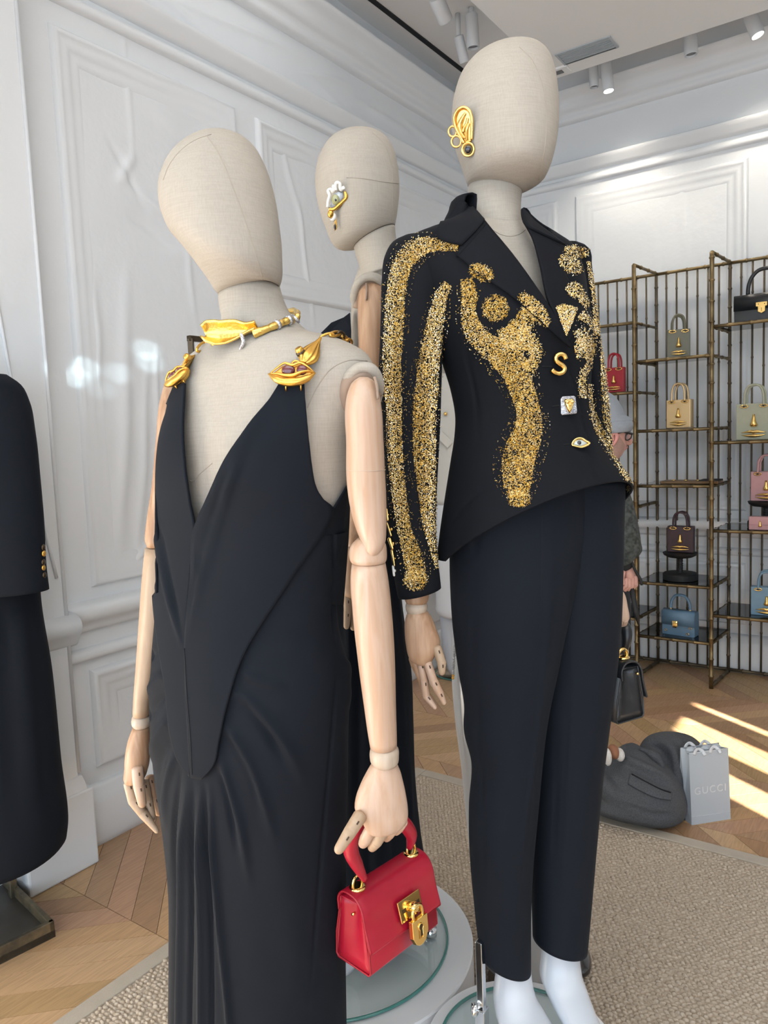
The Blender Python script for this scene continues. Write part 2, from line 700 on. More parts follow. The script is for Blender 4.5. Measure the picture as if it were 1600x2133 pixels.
def frame_mould(c0, c1, u, v, nrm, w, prof):
    """a rectangular picture-frame moulding on a wall: corners c0..c1 in wall axes u,v, profile [(inwards, out)]"""
    u, v, nrm = (np.asarray(a, float) for a in (u, v, nrm))
    (u0, v0), (u1, v1) = c0, c1
    cs = [(u0, v0, 1, 1), (u1, v0, -1, 1), (u1, v1, -1, -1), (u0, v1, 1, -1)]
    rings = [np.array([w + (a + i * sa) * u + (b + i * sb) * v + o * nrm for i, o in prof]) for a, b, sa, sb in cs]
    n = len(prof)
    V = np.concatenate(rings)
    F = []
    for k in range(4):
        for j in range(n - 1):
            a, b = k * n + j, ((k + 1) % 4) * n + j
            F.append([a, b, b + 1, a + 1])
    return V, F


# ---- wrinkled fabric-like wall sheet with relief creases
def wall_sheet(o, eu, ev, en, U, Vv, creases, amp=0.004, seed=0):
    r = np.random.default_rng(seed)
    nu, nv = len(U), len(Vv)
    uu, vv = np.meshgrid(U, Vv)
    h = np.zeros_like(uu)
    for _ in range(26):
        k = r.normal(0, 5.5, 2)
        h += amp / 5 * np.sin(k[0] * uu + k[1] * vv + r.uniform(0, 6.28)) * np.sin(0.7 * k[1] * uu - 0.5 * k[0] * vv + r.uniform(0, 6.28))
    for (a, b, c, d, w, hh) in creases:
        du, dv = c - a, d - b
        l2 = du * du + dv * dv
        t = np.clip(((uu - a) * du + (vv - b) * dv) / l2, 0, 1)
        wob = 0.25 * w * np.sin(t * 9 + a * 7)
        dist = np.hypot(uu - (a + t * du) + wob, vv - (b + t * dv))
        h += hh * np.exp(-(dist / w) ** 2) * np.sin(math.pi * np.clip(t * 0.92 + 0.06, 0, 1))
    o, eu, ev, en = (np.asarray(x, float) for x in (o, eu, ev, en))
    P = o + uu[..., None] * eu + vv[..., None] * ev + h[..., None] * en
    return P.reshape(-1, 3), gridf(nv, nu)


_r = np.random.default_rng(3)
cre = [(2.0, 2.62, 2.75, 2.28, 0.022, 0.024), (1.95, 2.60, 2.05, 2.75, 0.02, 0.012), (1.93, 2.78, 2.1, 2.52, 0.015, -0.01),
       (1.98, 2.52, 2.25, 2.40, 0.03, -0.012), (1.83, 1.0, 1.98, 2.3, 0.03, 0.014), (1.93, 1.1, 2.05, 1.95, 0.018, 0.01),
       (2.05, 1.5, 2.22, 1.95, 0.02, 0.006), (2.25, 1.2, 2.32, 2.2, 0.02, -0.005), (1.80, 1.0, 2.15, 1.28, 0.02, 0.012),
       (2.1, 1.7, 2.22, 1.85, 0.012, 0.006), (2.35, 2.9, 2.62, 3.0, 0.015, 0.01), (2.0, 3.0, 2.5, 2.85, 0.03, 0.006)]
for _ in range(36):
    y = _r.uniform(1.8, 4.9)
    z = _r.uniform(1.1, 2.9)
    cre.append((y, z, y + _r.normal(0, 0.08), z + _r.uniform(0.2, 0.7), _r.uniform(0.010, 0.024), _r.uniform(0.004, 0.013)))
for _ in range(10):
    y = _r.uniform(1.8, 4.6)
    cre.append((y, _r.uniform(3.2, 3.6), y + _r.uniform(0.4, 1.0), _r.uniform(3.2, 3.6), _r.uniform(0.012, 0.03), _r.uniform(0.006, 0.014)))
wl = struct('wall_left', wall_sheet((XL, 0, 0), (0, 1, 0), (0, 0, 1), (1, 0, 0), np.concatenate([np.linspace(YF_, 1.2, 40, endpoint=False), np.linspace(1.2, YB_, 420)]), np.linspace(0, ZC, 380), cre), WALLM)
cre2 = []
for _ in range(60):
    x = _r.uniform(-2.5, 0.6)
    z = _r.uniform(0.3, 2.7)
    cre2.append((x, z, x + _r.normal(0, 0.04), z + _r.uniform(0.3, 0.9), _r.uniform(0.010, 0.028), _r.uniform(0.003, 0.009)))
for x0 in np.arange(-2.5, 0.6, 0.16):
    cre2.append((x0 + _r.normal(0, 0.03), _r.uniform(0.2, 1.1), x0 + _r.normal(0, 0.03), _r.uniform(1.3, 2.5), 0.018, 0.006))
wb = struct('wall_back', wall_sheet((0, YB_, 0), (1, 0, 0), (0, 0, 1), (0, -1, 0), np.linspace(XL, XR_, 300), np.linspace(0, ZC, 180), cre2), WALLM)
struct('ceiling', box((XL - 0.1, YF_, ZC), (XR_, YB_ + 0.1, ZC + 0.1)), CEILM, smooth=False)

# side wall out of frame on the right; unseen window added, its bars spaced to split the sun into bands
WY0, WY1 = 0.10, 1.31
wr = struct('wall_right', join([box((XR_, YF_, 0), (XR_ + 0.15, WY0, ZC)), box((XR_, WY0, 2.78), (XR_ + 0.15, WY1, ZC)), box((XR_, WY1, 0), (XR_ + 0.15, YB_, ZC)),
                               box((XR_, WY0, 0), (XR_ + 0.15, WY1, 0.2))]), WALLM, smooth=False)
wf = struct('window_1', join([box((XR_ + 0.04, y0, 0.2), (XR_ + 0.10, y1, 2.78)) for y0, y1 in ((WY0, 0.26), (0.49, 0.64), (0.89, 1.05), (1.14, WY1))] +
                             [box((XR_ + 0.03, WY0, z), (XR_ + 0.11, WY1, z + 0.07)) for z in (0.2, 2.73)]), TRIMM, smooth=False)
obj('window_pane', box((XR_ + 0.068, WY0, 0.2), (XR_ + 0.072, WY1, 2.78)), sheet_glass('window_glass', (1, 1, 1)), wf, smooth=False)

struct('front_sun_block', box((XL - 0.1, YF_ - 0.15, 2.85), (XR_ + 0.15, YF_, ZC)), WALLM, smooth=False)  # unseen lintel added above the shopfront to keep sun off the left floor
# ---- left wall mouldings (children of the wall)
EY, EZ, EX = np.array([0, 1.0, 0]), np.array([0, 0, 1.0]), np.array([1.0, 0, 0])


def hmould_left(name, z, prof, y0=1.53, y1=YB_):
    return obj(name, sweep_profile([(XL, y0, z), (XL, y1, z)], prof, [EX, EX]), TRIMM, wl, angle=40)


def hmould_back(name, z, prof, x0=XL, x1=1.2):
    return obj(name, sweep_profile([(x0, YB_, z), (x1, YB_, z)], prof, [-EY, -EY]), TRIMM, wb, angle=40)


def soft(prof, n=4):
    """round a profile with corner cutting"""
    P = np.asarray(prof, float)
    for _ in range(2):
        Q = [P[0]]
        for a, b in zip(P[:-1], P[1:]):
            Q += [a * 0.75 + b * 0.25, a * 0.25 + b * 0.75]
        Q.append(P[-1])
        P = np.array(Q)
    return [tuple(p) for p in P]


CORN = soft([(-0.02, -0.02), (0.05, -0.02), (0.05, 0.03), (0.09, 0.05), (0.10, 0.10), (0.15, 0.13), (0.15, 0.16), (-0.02, 0.17)])
RAIL = soft([(-0.02, -0.05), (0.025, -0.045), (0.035, -0.01), (0.07, 0.01), (0.075, 0.05), (0.05, 0.07), (-0.02, 0.075)])
PICT = soft([(-0.02, -0.03), (0.02, -0.03), (0.04, 0.0), (0.06, 0.03), (0.06, 0.05), (-0.02, 0.06)])
BASE = soft([(-0.02, -0.01), (0.045, -0.01), (0.045, 0.18), (0.03, 0.21), (0.02, 0.24), (-0.02, 0.245)])
THIN = soft([(-0.02, -0.02), (0.025, -0.02), (0.03, 0.01), (0.012, 0.03), (-0.02, 0.03)])
for hm in (hmould_left, hmould_back):
    hm('cornice', 3.62, CORN)
    hm('picture_rail', 3.30, PICT)
    hm('frieze_bead', 3.22, THIN)
    hm('chair_rail', 0.90, RAIL)
    hm('lower_rail', 0.76, THIN)
    hm('baseboard', 0.0, BASE)
FP = soft([(0.0, -0.012), (0.005, 0.012), (0.022, 0.026), (0.04, 0.016), (0.065, 0.016), (0.085, 0.006), (0.115, 0.006), (0.14, -0.012)])
for (y0, y1, z0, z1) in ((1.70, 2.63, 1.02, 3.12), (2.76, 3.75, 2.28, 3.12), (2.76, 3.75, 1.02, 2.12), (3.88, 4.9, 1.02, 3.12)):
    obj('panel_moulding', frame_mould((y0, z0), (y1, z1), EY, EZ, EX, np.array([XL, 0, 0]), FP), TRIMM, wl, angle=50)
for (y0, y1) in ((1.66, 2.63), (2.76, 3.75), (3.88, 4.9)):
    obj('lower_panel_moulding', frame_mould((y0, 0.30), (y1, 0.70), EY, EZ, EX, np.array([XL, 0, 0]), FP), TRIMM, wl, angle=50)
for (x0, x1, z0, z1) in ((-2.55, -2.01, 1.02, 3.13), (-1.89, -0.82, 1.02, 3.13), (-0.70, 0.4, 1.02, 3.13)):
    obj('panel_moulding', frame_mould((x0, z0), (x1, z1), EX, EZ, -EY, np.array([0, YB_, 0]), FP), TRIMM, wb, angle=50)
    obj('lower_panel_moulding', frame_mould((x0, 0.30), (x1, 0.70), EX, EZ, -EY, np.array([0, YB_, 0]), FP), TRIMM, wb, angle=50)

# pilaster at the far left, standing proud of the wall
pil = tag(obj('trim_1', join([box((XL - 0.02, 1.31, 0), (XL + 0.10, 1.525, 3.35))]), WALLM, smooth=False, bevel=0.006), kind='structure')
obj('plinth_block', box((XL - 0.02, 1.285, 0), (XL + 0.135, 1.56, 0.30)), TRIMM, pil, smooth=False, bevel=0.008)
obj('plinth_cap', sweep_profile([(XL + 0.10, 1.30, 0.30), (XL + 0.10, 1.535, 0.30)], soft([(-0.1, -0.01), (0.03, -0.01), (0.03, 0.01), (0.012, 0.035), (0.0, 0.05), (-0.1, 0.05)]), [EX, EX]), TRIMM, pil)
obj('pilaster_band', sweep_profile([(XL + 0.09, 1.285, 0.90), (XL + 0.09, 1.56, 0.90)], soft([(-0.1, -0.07), (0.01, -0.07), (0.03, -0.03), (0.055, 0.0), (0.055, 0.035), (0.02, 0.06), (-0.1, 0.065)]), [EX, EX]), TRIMM, pil)
obj('pilaster_fold', tube(smooth_path([(XL + 0.10, 1.345, 3.2), (XL + 0.103, 1.36, 2.2), (XL + 0.102, 1.42, 1.6), (XL + 0.103, 1.50, 1.1)], 24), 0.006, 6), WALLM, pil)
obj('pilaster_fold', tube(smooth_path([(XL + 0.10, 1.36, 0.82), (XL + 0.104, 1.38, 0.7), (XL + 0.103, 1.46, 0.62)], 12), 0.006, 6), WALLM, pil)
obj('pilaster_edge_bead', tube([(XL + 0.10, 1.527, 0.36), (XL + 0.10, 1.527, 3.3)], 0.007, 8), WALLM, pil)

# dropped ceiling panel with air grille and detector, slot diffuser
DZ = 3.60
dc = tag(obj('trim_2', box((-1.754, YF_, DZ), (XR_, 4.375, DZ + 0.12)), CEILM, smooth=False, bevel=0.004), kind='structure')
v1, v2, v3, v4 = (onz(*p, DZ) for p in ((1155, 113), (1270, 76), (1290, 97), (1180, 133)))
GRILLE = mat('grey_grille', (0.42, 0.46, 0.50), 0.5)
ag = thing('air_grille', 'flat grey air grille set in the white dropped ceiling', 'vent', ((-1.63 - 1.33) / 2, 4.17, DZ - 0.004))
obj('frame', frame_mould((-1.635, 4.10), (-1.33, 4.245), EX, EY, -EZ, np.array([0, 0, DZ]), [(0, 0), (0, 0.006), (0.012, 0.006), (0.012, 0.002)]), GRILLE, ag, smooth=False)
obj('core', box((-1.63, 4.105, DZ - 0.002), (-1.335, 4.24, DZ + 0.004)), GRILLE, ag, smooth=False)
for k in range(9):
    y = 4.116 + k * 0.0145
    obj('slat', box((-1.622, y, DZ - 0.006), (-1.343, y + 0.008, DZ - 0.001)), GRILLE, ag, smooth=False)
dt = thing('ceiling_detector', 'small square ceiling sensor beside the air grille', 'detector', (-1.68, 4.285, DZ - 0.01))
obj('plate', box((-1.735, 4.245, DZ - 0.012), (-1.625, 4.325, DZ + 0.002)), CEILM, dt, smooth=False, bevel=0.004)
obj('sensor_window', box((-1.715, 4.265, DZ - 0.016), (-1.66, 4.305, DZ - 0.010)), mat('sensor_grey', (0.12, 0.12, 0.12), 0.4), dt, smooth=False, bevel=0.003)
tag(obj('slot_diffuser', box((-2.485, 2.0, ZC - 0.006), (-2.455, 5.0, ZC + 0.01)), mat('slot_black', (0.01, 0.01, 0.012), 0.6), smooth=False),
    'long black linear slot in the ceiling above the left wall', 'air slot')

# ---- floor: chevron parquet planks, each a piece
FLOORB = mat('floor_gap', (0.20, 0.12, 0.06), 0.8)
floor = struct('floor', box((XL - 0.1, YF_, -0.06), (XR_ + 0.1, YB_ + 0.1, -0.004)), FLOORB, smooth=False)
PLM = []
for k in range(6):
    t = k / 5
    c1 = np.array((0.54, 0.335, 0.175)) * (0.82 + 0.32 * t)
    c1 = tuple(c1 * np.array((1.0, 1.0 + 0.05 * (k % 3 - 1), 1.0 + 0.12 * (k % 2))))
    c2 = tuple(np.array(c1) * 0.80)
    PLM.append(mat('oak_plank_%d' % k, c1, 0.38, wave=(20.0, 0.5, c2, (0.55, 7.0, 4.0)), bump=(60.0, 0.06, 0.001, (0.3, 5, 1))))
# planks run +-45 deg; a column of chevrons is CW wide along u, runs along v
CW, PW = 0.52, 0.092
def plank_mesh(sgn, m, k):
    L = CW
    sh = L * math.tan(math.radians(45)) * sgn
    g = 0.0012
    hv = PW / math.cos(math.radians(45)) 
    top = [(g, g), (L - g, sh + g), (L - g, sh + hv - g), (g, hv - g)]
    V = [(a, b, -0.012) for a, b in top] + [(a, b, 0.0) for a, b in top]
    me = bpy.data.meshes.new('plank')
    me.from_pydata(V, [], [[3, 2, 1, 0], [4, 5, 6, 7], [0, 1, 5, 4], [1, 2, 6, 5], [2, 3, 7, 6], [3, 0, 4, 7]])
    # grain along the board: rotate texture space through the object, see mapping
    me.materials.append(m)
    return me
PLMESH = {(s, k): plank_mesh(s, PLM[k], k) for s in (-1, 1) for k in range(6)}
cand = []
hv = PW / math.cos(math.radians(45))
# chevron columns run along world X (left-right), so u -> Y, v -> X
for ci in range(-1, 12):
    u0 = 5.06 - (ci + 1) * CW - 0.02
    if u0 < -0.3:
        continue
    sgn = 1 if ci % 2 else -1
    for vi in range(-80, 80):
        v0 = -2.6 + vi * hv + (0 if sgn > 0 else CW)
        cu, cv = u0 + CW / 2, v0 + sgn * CW / 2 + hv / 2
        if cv < -3.0 or cv > 2.5:
            continue
        p = topx([(cv, cu, 0)])[0]
        if p[2] < 0.3 or not (-260 < p[0] < 1860) or not (1300 < p[1] < 2500):
            continue
        cand.append((p[2], sgn, u0, v0))
cand.sort()
_k = random.Random(5)
pl_rest = []
vis = []
for (dp, sgn, u0, v0) in cand:
    p = topx([(v0 + sgn * CW / 2 + hv / 2, u0 + CW / 2, 0)])[0]
    # boards the photograph shows come first
    hidden = (-1.75 < v0 + sgn * CW / 2 < 1.9 and u0 + CW / 2 < 2.45 )
    vis.append((hidden, dp, sgn, u0, v0))
vis.sort()
for i, (hid, dp, sgn, u0, v0) in enumerate(vis):
    k = _k.randrange(6)
    if i < 290:
        o = bpy.data.objects.new('plank', PLMESH[(sgn, k)])
        COL.objects.link(o)
        o.parent = floor
        # u -> +Y, v -> +X  (mirror keeps faces up via matrix)
        fo = ORIGIN[floor.name]
        o.matrix_local = Matrix(((0, 1, 0, v0 - fo[0]), (1, 0, 0, u0 - fo[1]), (0, 0, 1, 0 - fo[2]), (0, 0, 0, 1)))
    else:
        sh = CW * sgn
        g = 0.0012
        t = [(v0 + g, u0 + g), (v0 + sh + g, u0 + CW - g), (v0 + sh + hv - g, u0 + CW - g), (v0 + hv - g, u0 + g)]
        pl_rest.append((np.array([(a, b, -0.012) for a, b in t] + [(a, b, 0.0) for a, b in t]), BOXF))
if pl_rest:
    o = obj('plank_field', join(pl_rest), PLM[2], floor, smooth=False)
    o['kind'] = 'stuff'

# ---- rug with a flat border and knotted weave
RX0, RX1, RY0, RY1 = -1.87, 1.6, 0.2, 2.83
RUGB = mat('rug_border', (0.50, 0.44, 0.36), 0.9, weave=(300.0, 0.4, (0.42, 0.37, 0.30), 0.6))
RUGC = mat('rug_sisal', (0.42, 0.335, 0.25), 0.95, noise=(90.0, (0.60, 0.51, 0.41), 0.35))
rug = thing('rug', 'large beige bouclé sisal rug with a flat woven border', 'rug', ((RX0 + RX1) / 2, (RY0 + RY1) / 2, 0))
bw = 0.055
obj('backing', box((RX0 + 0.01, RY0 + 0.01, 0.0), (RX1 - 0.01, RY1 - 0.01, 0.008)), RUGC, rug, smooth=False)
for lo, hi in (((RX0, RY0), (RX0 + bw, RY1)), ((RX1 - bw, RY0), (RX1, RY1)), ((RX0 + bw, RY1 - bw), (RX1 - bw, RY1)), ((RX0 + bw, RY0), (RX1 - bw, RY0 + bw))):
    obj('border', box((*lo, 0.0005), (*hi, 0.0135)), RUGB, rug, smooth=False, bevel=0.003)
# knots: little humps in rows
kn = []
px_, py_ = 0.0165, 0.0125
xs = np.arange(RX0 + bw + 0.006, 0.95, px_)
ys = np.arange(0.55, RY1 - bw - 0.004, py_)
gx, gy = np.meshgrid(xs, ys)
gx[1::2] += px_ / 2
gx, gy = gx.ravel(), gy.ravel()
pp = topx(np.stack([gx, gy, np.zeros_like(gx)], 1))
ok = (pp[:, 2] > 0.3) & (pp[:, 0] > -40) & (pp[:, 0] < 1640) & (pp[:, 1] < 2260)
gx, gy = gx[ok], gy[ok]
nk = len(gx)
a = np.linspace(0, 2 * math.pi, 6, endpoint=False)
rx = 0.0098 * (0.8 + 0.4 * rng.random(nk))
ry = 0.0060 * (0.8 + 0.4 * rng.random(nk))
hz = 0.0065 * (0.6 + 0.8 * rng.random(nk))
rot = rng.normal(0.25, 0.35, nk)
tmpl = [(np.cos(a), np.sin(a), np.zeros(6)), (0.72 * np.cos(a), 0.72 * np.sin(a), np.full(6, 0.8)), (np.zeros(1), np.zeros(1), np.ones(1))]
tx, ty, tz = (np.concatenate([t[i] for t in tmpl]) for i in range(3))
lx, ly = tx[None] * rx[:, None], ty[None] * ry[:, None]
jx, jy = rng.normal(0, 0.0012, nk), rng.normal(0, 0.0010, nk)
KX = gx[:, None] + jx[:, None] + lx * np.cos(rot)[:, None] - ly * np.sin(rot)[:, None]
KY = gy[:, None] + jy[:, None] + lx * np.sin(rot)[:, None] + ly * np.cos(rot)[:, None]
KZ = 0.007 + tz[None] * hz[:, None]
V = np.stack([KX, KY, KZ], 2).reshape(-1, 3)
base = [[j, (j + 1) % 6, 6 + (j + 1) % 6, 6 + j] for j in range(6)] + [[6 + j, 6 + (j + 1) % 6, 12] for j in range(6)]
F = []
for i in range(nk):
    F += [[v + 13 * i for v in q] for q in base]
o = obj('woven_knots', (V, F), RUGC, rug)
o['kind'] = 'stuff'
# ================================================================== mannequins and their clothes
def d1(y):
    return 1.20 + (y - 600) * 0.000077


def d2(y):
    return 1.33 + (y - 400) * 0.000085


def d3(y):
    return 1.63 + (y - 400) * 0.000105


# turn of each body: positive = image-right side is farther away
TH1, TH2, TH3 = -28.0, 24.0, 50.0


def seam(path_px, b, r=0.0008, off=0.0002, n=40, dn=1.2):
    P = smooth_path2(path_px, n)
    out = []
    for x, y in P:
        p, nv = hit(b, x, y, dn)
        out.append(p + nv * off)
    return tube(np.array(out), r, 5)


SEAM = mat('linen_seam', (0.40, 0.35, 0.29), 0.9)
SEAMB = mat('black_seam', (0.004, 0.005, 0.007), 0.9)

# ------------------------------------------------------------------ first mannequin, head tilted (black gown)
m1 = thing('mannequin', 'linen head mannequin with tilted egg-shaped head wearing the gold choker and black gown', 'mannequin', onz(545, 2400, 0.0) * [1, 1, 0], 'wooden-armed linen mannequins')
# head: rings along the tilted axis from crown to jaw joint
h1k = []
for (xl, yl, xr, yr, b, dd) in ((448, 278, 462, 277, 0.006, 0.02), (405, 292, 500, 284, 0.040, 0.02), (368, 320, 533, 310, 0.066, 0.018), (347, 350, 552, 345, 0.080, 0.015),
                               (334, 392, 566, 385, 0.090, 0.01), (336, 430, 575, 425, 0.094, 0.006), (346, 462, 581, 470, 0.094, 0.002), (357, 484, 585, 505, 0.092, -0.002),
                               (376, 506, 586, 540, 0.090, -0.006), (396, 530, 586, 566, 0.085, -0.008), (417, 558, 583, 585, 0.075, -0.006), (436, 585, 580, 594, 0.062, 0.0),
                               (449, 606, 579, 592, 0.055, 0.006), (455, 614, 580, 588, 0.050, 0.008)):
    h1k.append((xl, yl, xr, yr, d1(450) + dd, b, -12, 0))
head1 = loft(h1k, rows=44, n=56)
obj('head', head1, LINEN, m1)
hb1 = bvh_of(head1)
obj('head_seam', seam([(430, 282), (450, 310), (475, 365), (500, 430), (520, 490), (537, 545), (548, 583)], hb1), SEAM, m1)
obj('head_seam', seam([(340, 375), (352, 345), (378, 312), (410, 290), (440, 280)], hb1), SEAM, m1)
n1k = [(456, 616, 581, 591, d1(600) + 0.005, 0.052, -12, 0), (458, 640, 590, 622, d1(620) + 0.005, 0.054, -14, 0), (463, 668, 606, 655, d1(660) + 0.01, 0.058, -16, 0), (452, 700, 640, 690, d1(690) + 0.012, 0.066, -20, 0)]
neck1 = loft(n1k, rows=16, n=48)
obj('neck', neck1, LINEN, m1)
obj('neck_joint', loft([(455, 613.5, 581.3, 588.5, d1(600) + 0.006, 0.0512, -12, 0), (455.5, 616.5, 581.3, 591.5, d1(600) + 0.006, 0.0512, -12, 0)], rows=3, n=40), SLOTM, m1)
t1k = [(462, 678, 612, 672, d1(680) + 0.012, 0.055, -20, 0), (442, 702, 645, 692, d1(690) + 0.012, 0.066, -22, 0), (408, 722, 690, 706, d1(700) + 0.010, 0.076, TH1, 0), (372, 745, 735, 725, d1(720) + 0.008, 0.086, TH1, 0),
       (350, 768, 770, 750, d1(745) + 0.006, 0.094, TH1, 0), (342, 800, 782, 790, d1(780) + 0.004, 0.102, TH1, 0), (348, 850, 765, 850, d1(850), 0.108, TH1, 0), (345, 910, 745, 910, d1(910) - 0.004, 0.114, TH1, 0),
       (334, 980, 736, 980, d1(980), 0.112, TH1, 0), (334, 1060, 722, 1060, d1(1060), 0.098, TH1, 0), (360, 1160, 690, 1160, d1(1160), 0.075, TH1, 0)]
torso1 = loft(t1k, rows=44, n=64)
obj('torso', torso1, LINEN, m1)
tb1 = bvh_of(torso1)
obj('torso_seam', seam([(395, 1000), (400, 1003), (415, 988), (442, 965)], tb1, n=20), SEAM, m1)
obj('shoulder_seam', seam([(640, 850), (665, 800), (690, 768), (730, 750), (765, 752)], tb1, n=24), SEAM, m1)
# shoulder rim and socket for the near arm
DA = 1.085
rim = smooth_path([W(x, y, d) for x, y, d in ((716, 832, 1.135), (719, 803, 1.11), (731, 779, 1.095), (750, 766, 1.09), (770, 766, 1.09), (784, 780, 1.10), (790, 803, 1.115), (791, 836, 1.145))], 40)
obj('shoulder_rim', tube(rim, np.concatenate([np.linspace(0.003, 0.0078, 10), np.full(20, 0.0078), np.linspace(0.0078, 0.003, 10)]), 12), LINEN, m1)
sock = smooth_path([W(x, y, d) for x, y, d in ((736, 860, 1.125), (722, 836, 1.115), (722, 806, 1.105), (738, 784, 1.10), (760, 779, 1.10), (778, 790, 1.11), (784, 820, 1.13))], 30)
obj('arm_socket', tube(sock, 0.011, 10), SOCKET, m1)


def wood_arm(root, name, ks, m, dfun=None, th=0, rows=24, n=28, power=2.0):
    return obj(name, loft(ks, dfun, th, rows, n, power), m, root)


# near arm: upper arm, elbow, forearm, wrist, hand
arm1 = [(748, 786, 768, 786, DA, 0.010, 0, 0), (734, 796, 780, 794, DA, 0.022, 0, 0), (725, 815, 788, 813, DA, 0.030, 0, 0), (719, 850, 795, 850, DA, 0.033, 0, 0), (721, 920, 799, 920, DA + 0.005, 0.033, 0, 0),
        (722, 1000, 803, 1000, DA + 0.01, 0.033, 0, 0), (728, 1050, 805, 1050, DA + 0.015, 0.032, 0, 0), (741, 1100, 805, 1100, DA + 0.016, 0.031, 0, 0), (752, 1128, 803, 1128, DA + 0.014, 0.030, 0, 0), (757, 1146, 797, 1146, DA + 0.012, 0.028, 0, 0), (766, 1160, 786, 1160, DA + 0.012, 0.018, 0, 0)]
ua = obj('upper_arm', loft(arm1, rows=40, n=36), WOODP, m1)
obj('arm_slot', tube(smooth_path([W(x, y, DA - dd) for x, y, dd in ((780, 785, 0.022), (785, 803, 0.024), (787, 831, 0.0255))], 10), 0.0022, 6), SOCKET, ua)
obj('glue_line', loft([(721, 978.5, 803, 978.5, DA + 0.0085, 0.0336, 0, 0), (721, 979.5, 803, 979.5, DA + 0.0085, 0.0336, 0, 0)], rows=2, n=36), WRISTM, ua)
obj('elbow_joint', loft([(745, 1121, 790, 1118, DA + 0.02, 0.020, 0, 0), (731, 1136, 803, 1132, DA + 0.02, 0.029, 0, 0), (727, 1152, 806, 1150, DA + 0.02, 0.033, 0, 0), (730, 1168, 805, 1167, DA + 0.02, 0.033, 0, 0), (733, 1173, 803, 1171, DA + 0.02, 0.030, 0, 0)], rows=18, n=32), WOODP, m1)
obj('forearm', loft([(733, 1174, 803, 1172, DA + 0.02, 0.030, 0, 0), (731, 1190, 806, 1188, DA + 0.02, 0.032, 0, 0), (735, 1280, 817, 1280, DA + 0.02, 0.034, 0, 0), (746, 1380, 823, 1380, DA + 0.02, 0.032, 0, 0), (758, 1470, 825, 1470, DA + 0.022, 0.029, 0, 0), (769, 1545, 827, 1545, DA + 0.025, 0.026, 0, 0), (771, 1556, 827, 1553, DA + 0.025, 0.025, 0, 0)], rows=30, n=32), WOODP, m1)
obj('wrist', loft([(774, 1556, 824, 1553, DA + 0.025, 0.023, 0, 0), (771, 1563, 830, 1560, DA + 0.025, 0.026, 0, 0), (770, 1575, 831, 1575, DA + 0.025, 0.027, 0, 0), (773, 1587, 829, 1588, DA + 0.025, 0.025, 0, 0), (780, 1592, 822, 1592, DA + 0.025, 0.022, 0, 0)], rows=16, n=32), WRISTM, m1)
hnd = obj('hand', loft([(776, 1588, 826, 1588, DA + 0.026, 0.021, 0, 0), (766, 1604, 833, 1604, DA + 0.026, 0.022, 5, 0), (752, 1630, 840, 1630, DA + 0.024, 0.023, 8, 0), (741, 1660, 846, 1658, DA + 0.022, 0.023, 10, 0), (740, 1682, 850, 1685, DA + 0.020, 0.022, 12, 0),
                        (752, 1702, 850, 1705, DA + 0.018, 0.020, 12, 0), (760, 1720, 846, 1718, DA + 0.018, 0.018, 12, 0), (768, 1733, 832, 1730, DA + 0.018, 0.014, 12, 0), (780, 1737, 815, 1737, DA + 0.018, 0.008, 12, 0)], rows=30, n=36), WOODP, m1)


def finger(root, pts, r, m, name='finger', pins=True, nail=False, parent=None):
    """jointed wooden finger from pixel/depth points: each bone a rounded piece, small dark pin at each joint"""
    P = [W(*p) for p in pts]
    g = []
    for i in range(len(P) - 1):
        r0 = r[i]
        r1 = r[i + 1]
        g.append(rounded_tube(P[i], P[i + 1], r0, r1 * (0.97 if i < len(P) - 2 else 0.9), 14, 0.6, 0.75 if i < len(P) - 2 else 1.2))
    o = obj(name, join(g), m, parent or root)
    if pins:
        for i in range(0, len(P) - 1):
            v = unit(CAM - P[i])
            t = unit(P[i + 1] - P[i])
            q = P[i] + v * r[i] * 0.985 + t * r[i] * 0.9
            sx = unit(np.cross(v, t))
            obj('joint_pin', boxf(q + sx * r[i] * 0.25, sx * 0.0011, t * 0.0028, v * 0.0007), SLOTM, o, smooth=False)
    return o


finger(m1, [(750, 1700, 1.085), (729, 1733, 1.070), (708, 1766, 1.062)], [0.0105, 0.0098, 0.0085], WOODL, 'thumb', parent=hnd)
finger(m1, [(776, 1722, 1.10), (763, 1746, 1.105), (757, 1756, 1.118)], [0.0095, 0.0095, 0.0085], WOODP, parent=hnd, pins=False)
finger(m1, [(800, 1728, 1.10), (785, 1752, 1.105), (776, 1764, 1.12)], [0.0095, 0.009, 0.008], WOODL, parent=hnd, pins=False)
finger(m1, [(822, 1722, 1.105), (812, 1736, 1.115), (806, 1745, 1.13)], [0.009, 0.008, 0.007], WOODP, parent=hnd, pins=False)
finger(m1, [(838, 1712, 1.11), (832, 1724, 1.12), (826, 1732, 1.13)], [0.0085, 0.0075, 0.0065], WOODP, parent=hnd, pins=False)
# far arm
DB = 1.335
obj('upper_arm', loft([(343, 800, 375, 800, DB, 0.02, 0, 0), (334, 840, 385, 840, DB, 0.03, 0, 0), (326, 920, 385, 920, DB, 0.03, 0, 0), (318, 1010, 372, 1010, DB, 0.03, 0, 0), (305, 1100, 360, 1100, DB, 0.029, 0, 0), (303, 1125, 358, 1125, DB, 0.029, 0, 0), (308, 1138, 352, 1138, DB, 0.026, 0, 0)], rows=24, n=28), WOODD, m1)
obj('forearm', loft([(303, 1141, 356, 1141, DB, 0.026, 0, 0), (299, 1180, 358, 1180, DB, 0.029, 0, 0), (290, 1300, 350, 1300, DB, 0.028, 0, 0), (283, 1400, 330, 1400, DB, 0.024, 0, 0), (278, 1480, 312, 1480, DB, 0.021, 0, 0), (278, 1487, 312, 1489, DB, 0.021, 0, 0)], rows=24, n=28), WOODL, m1)
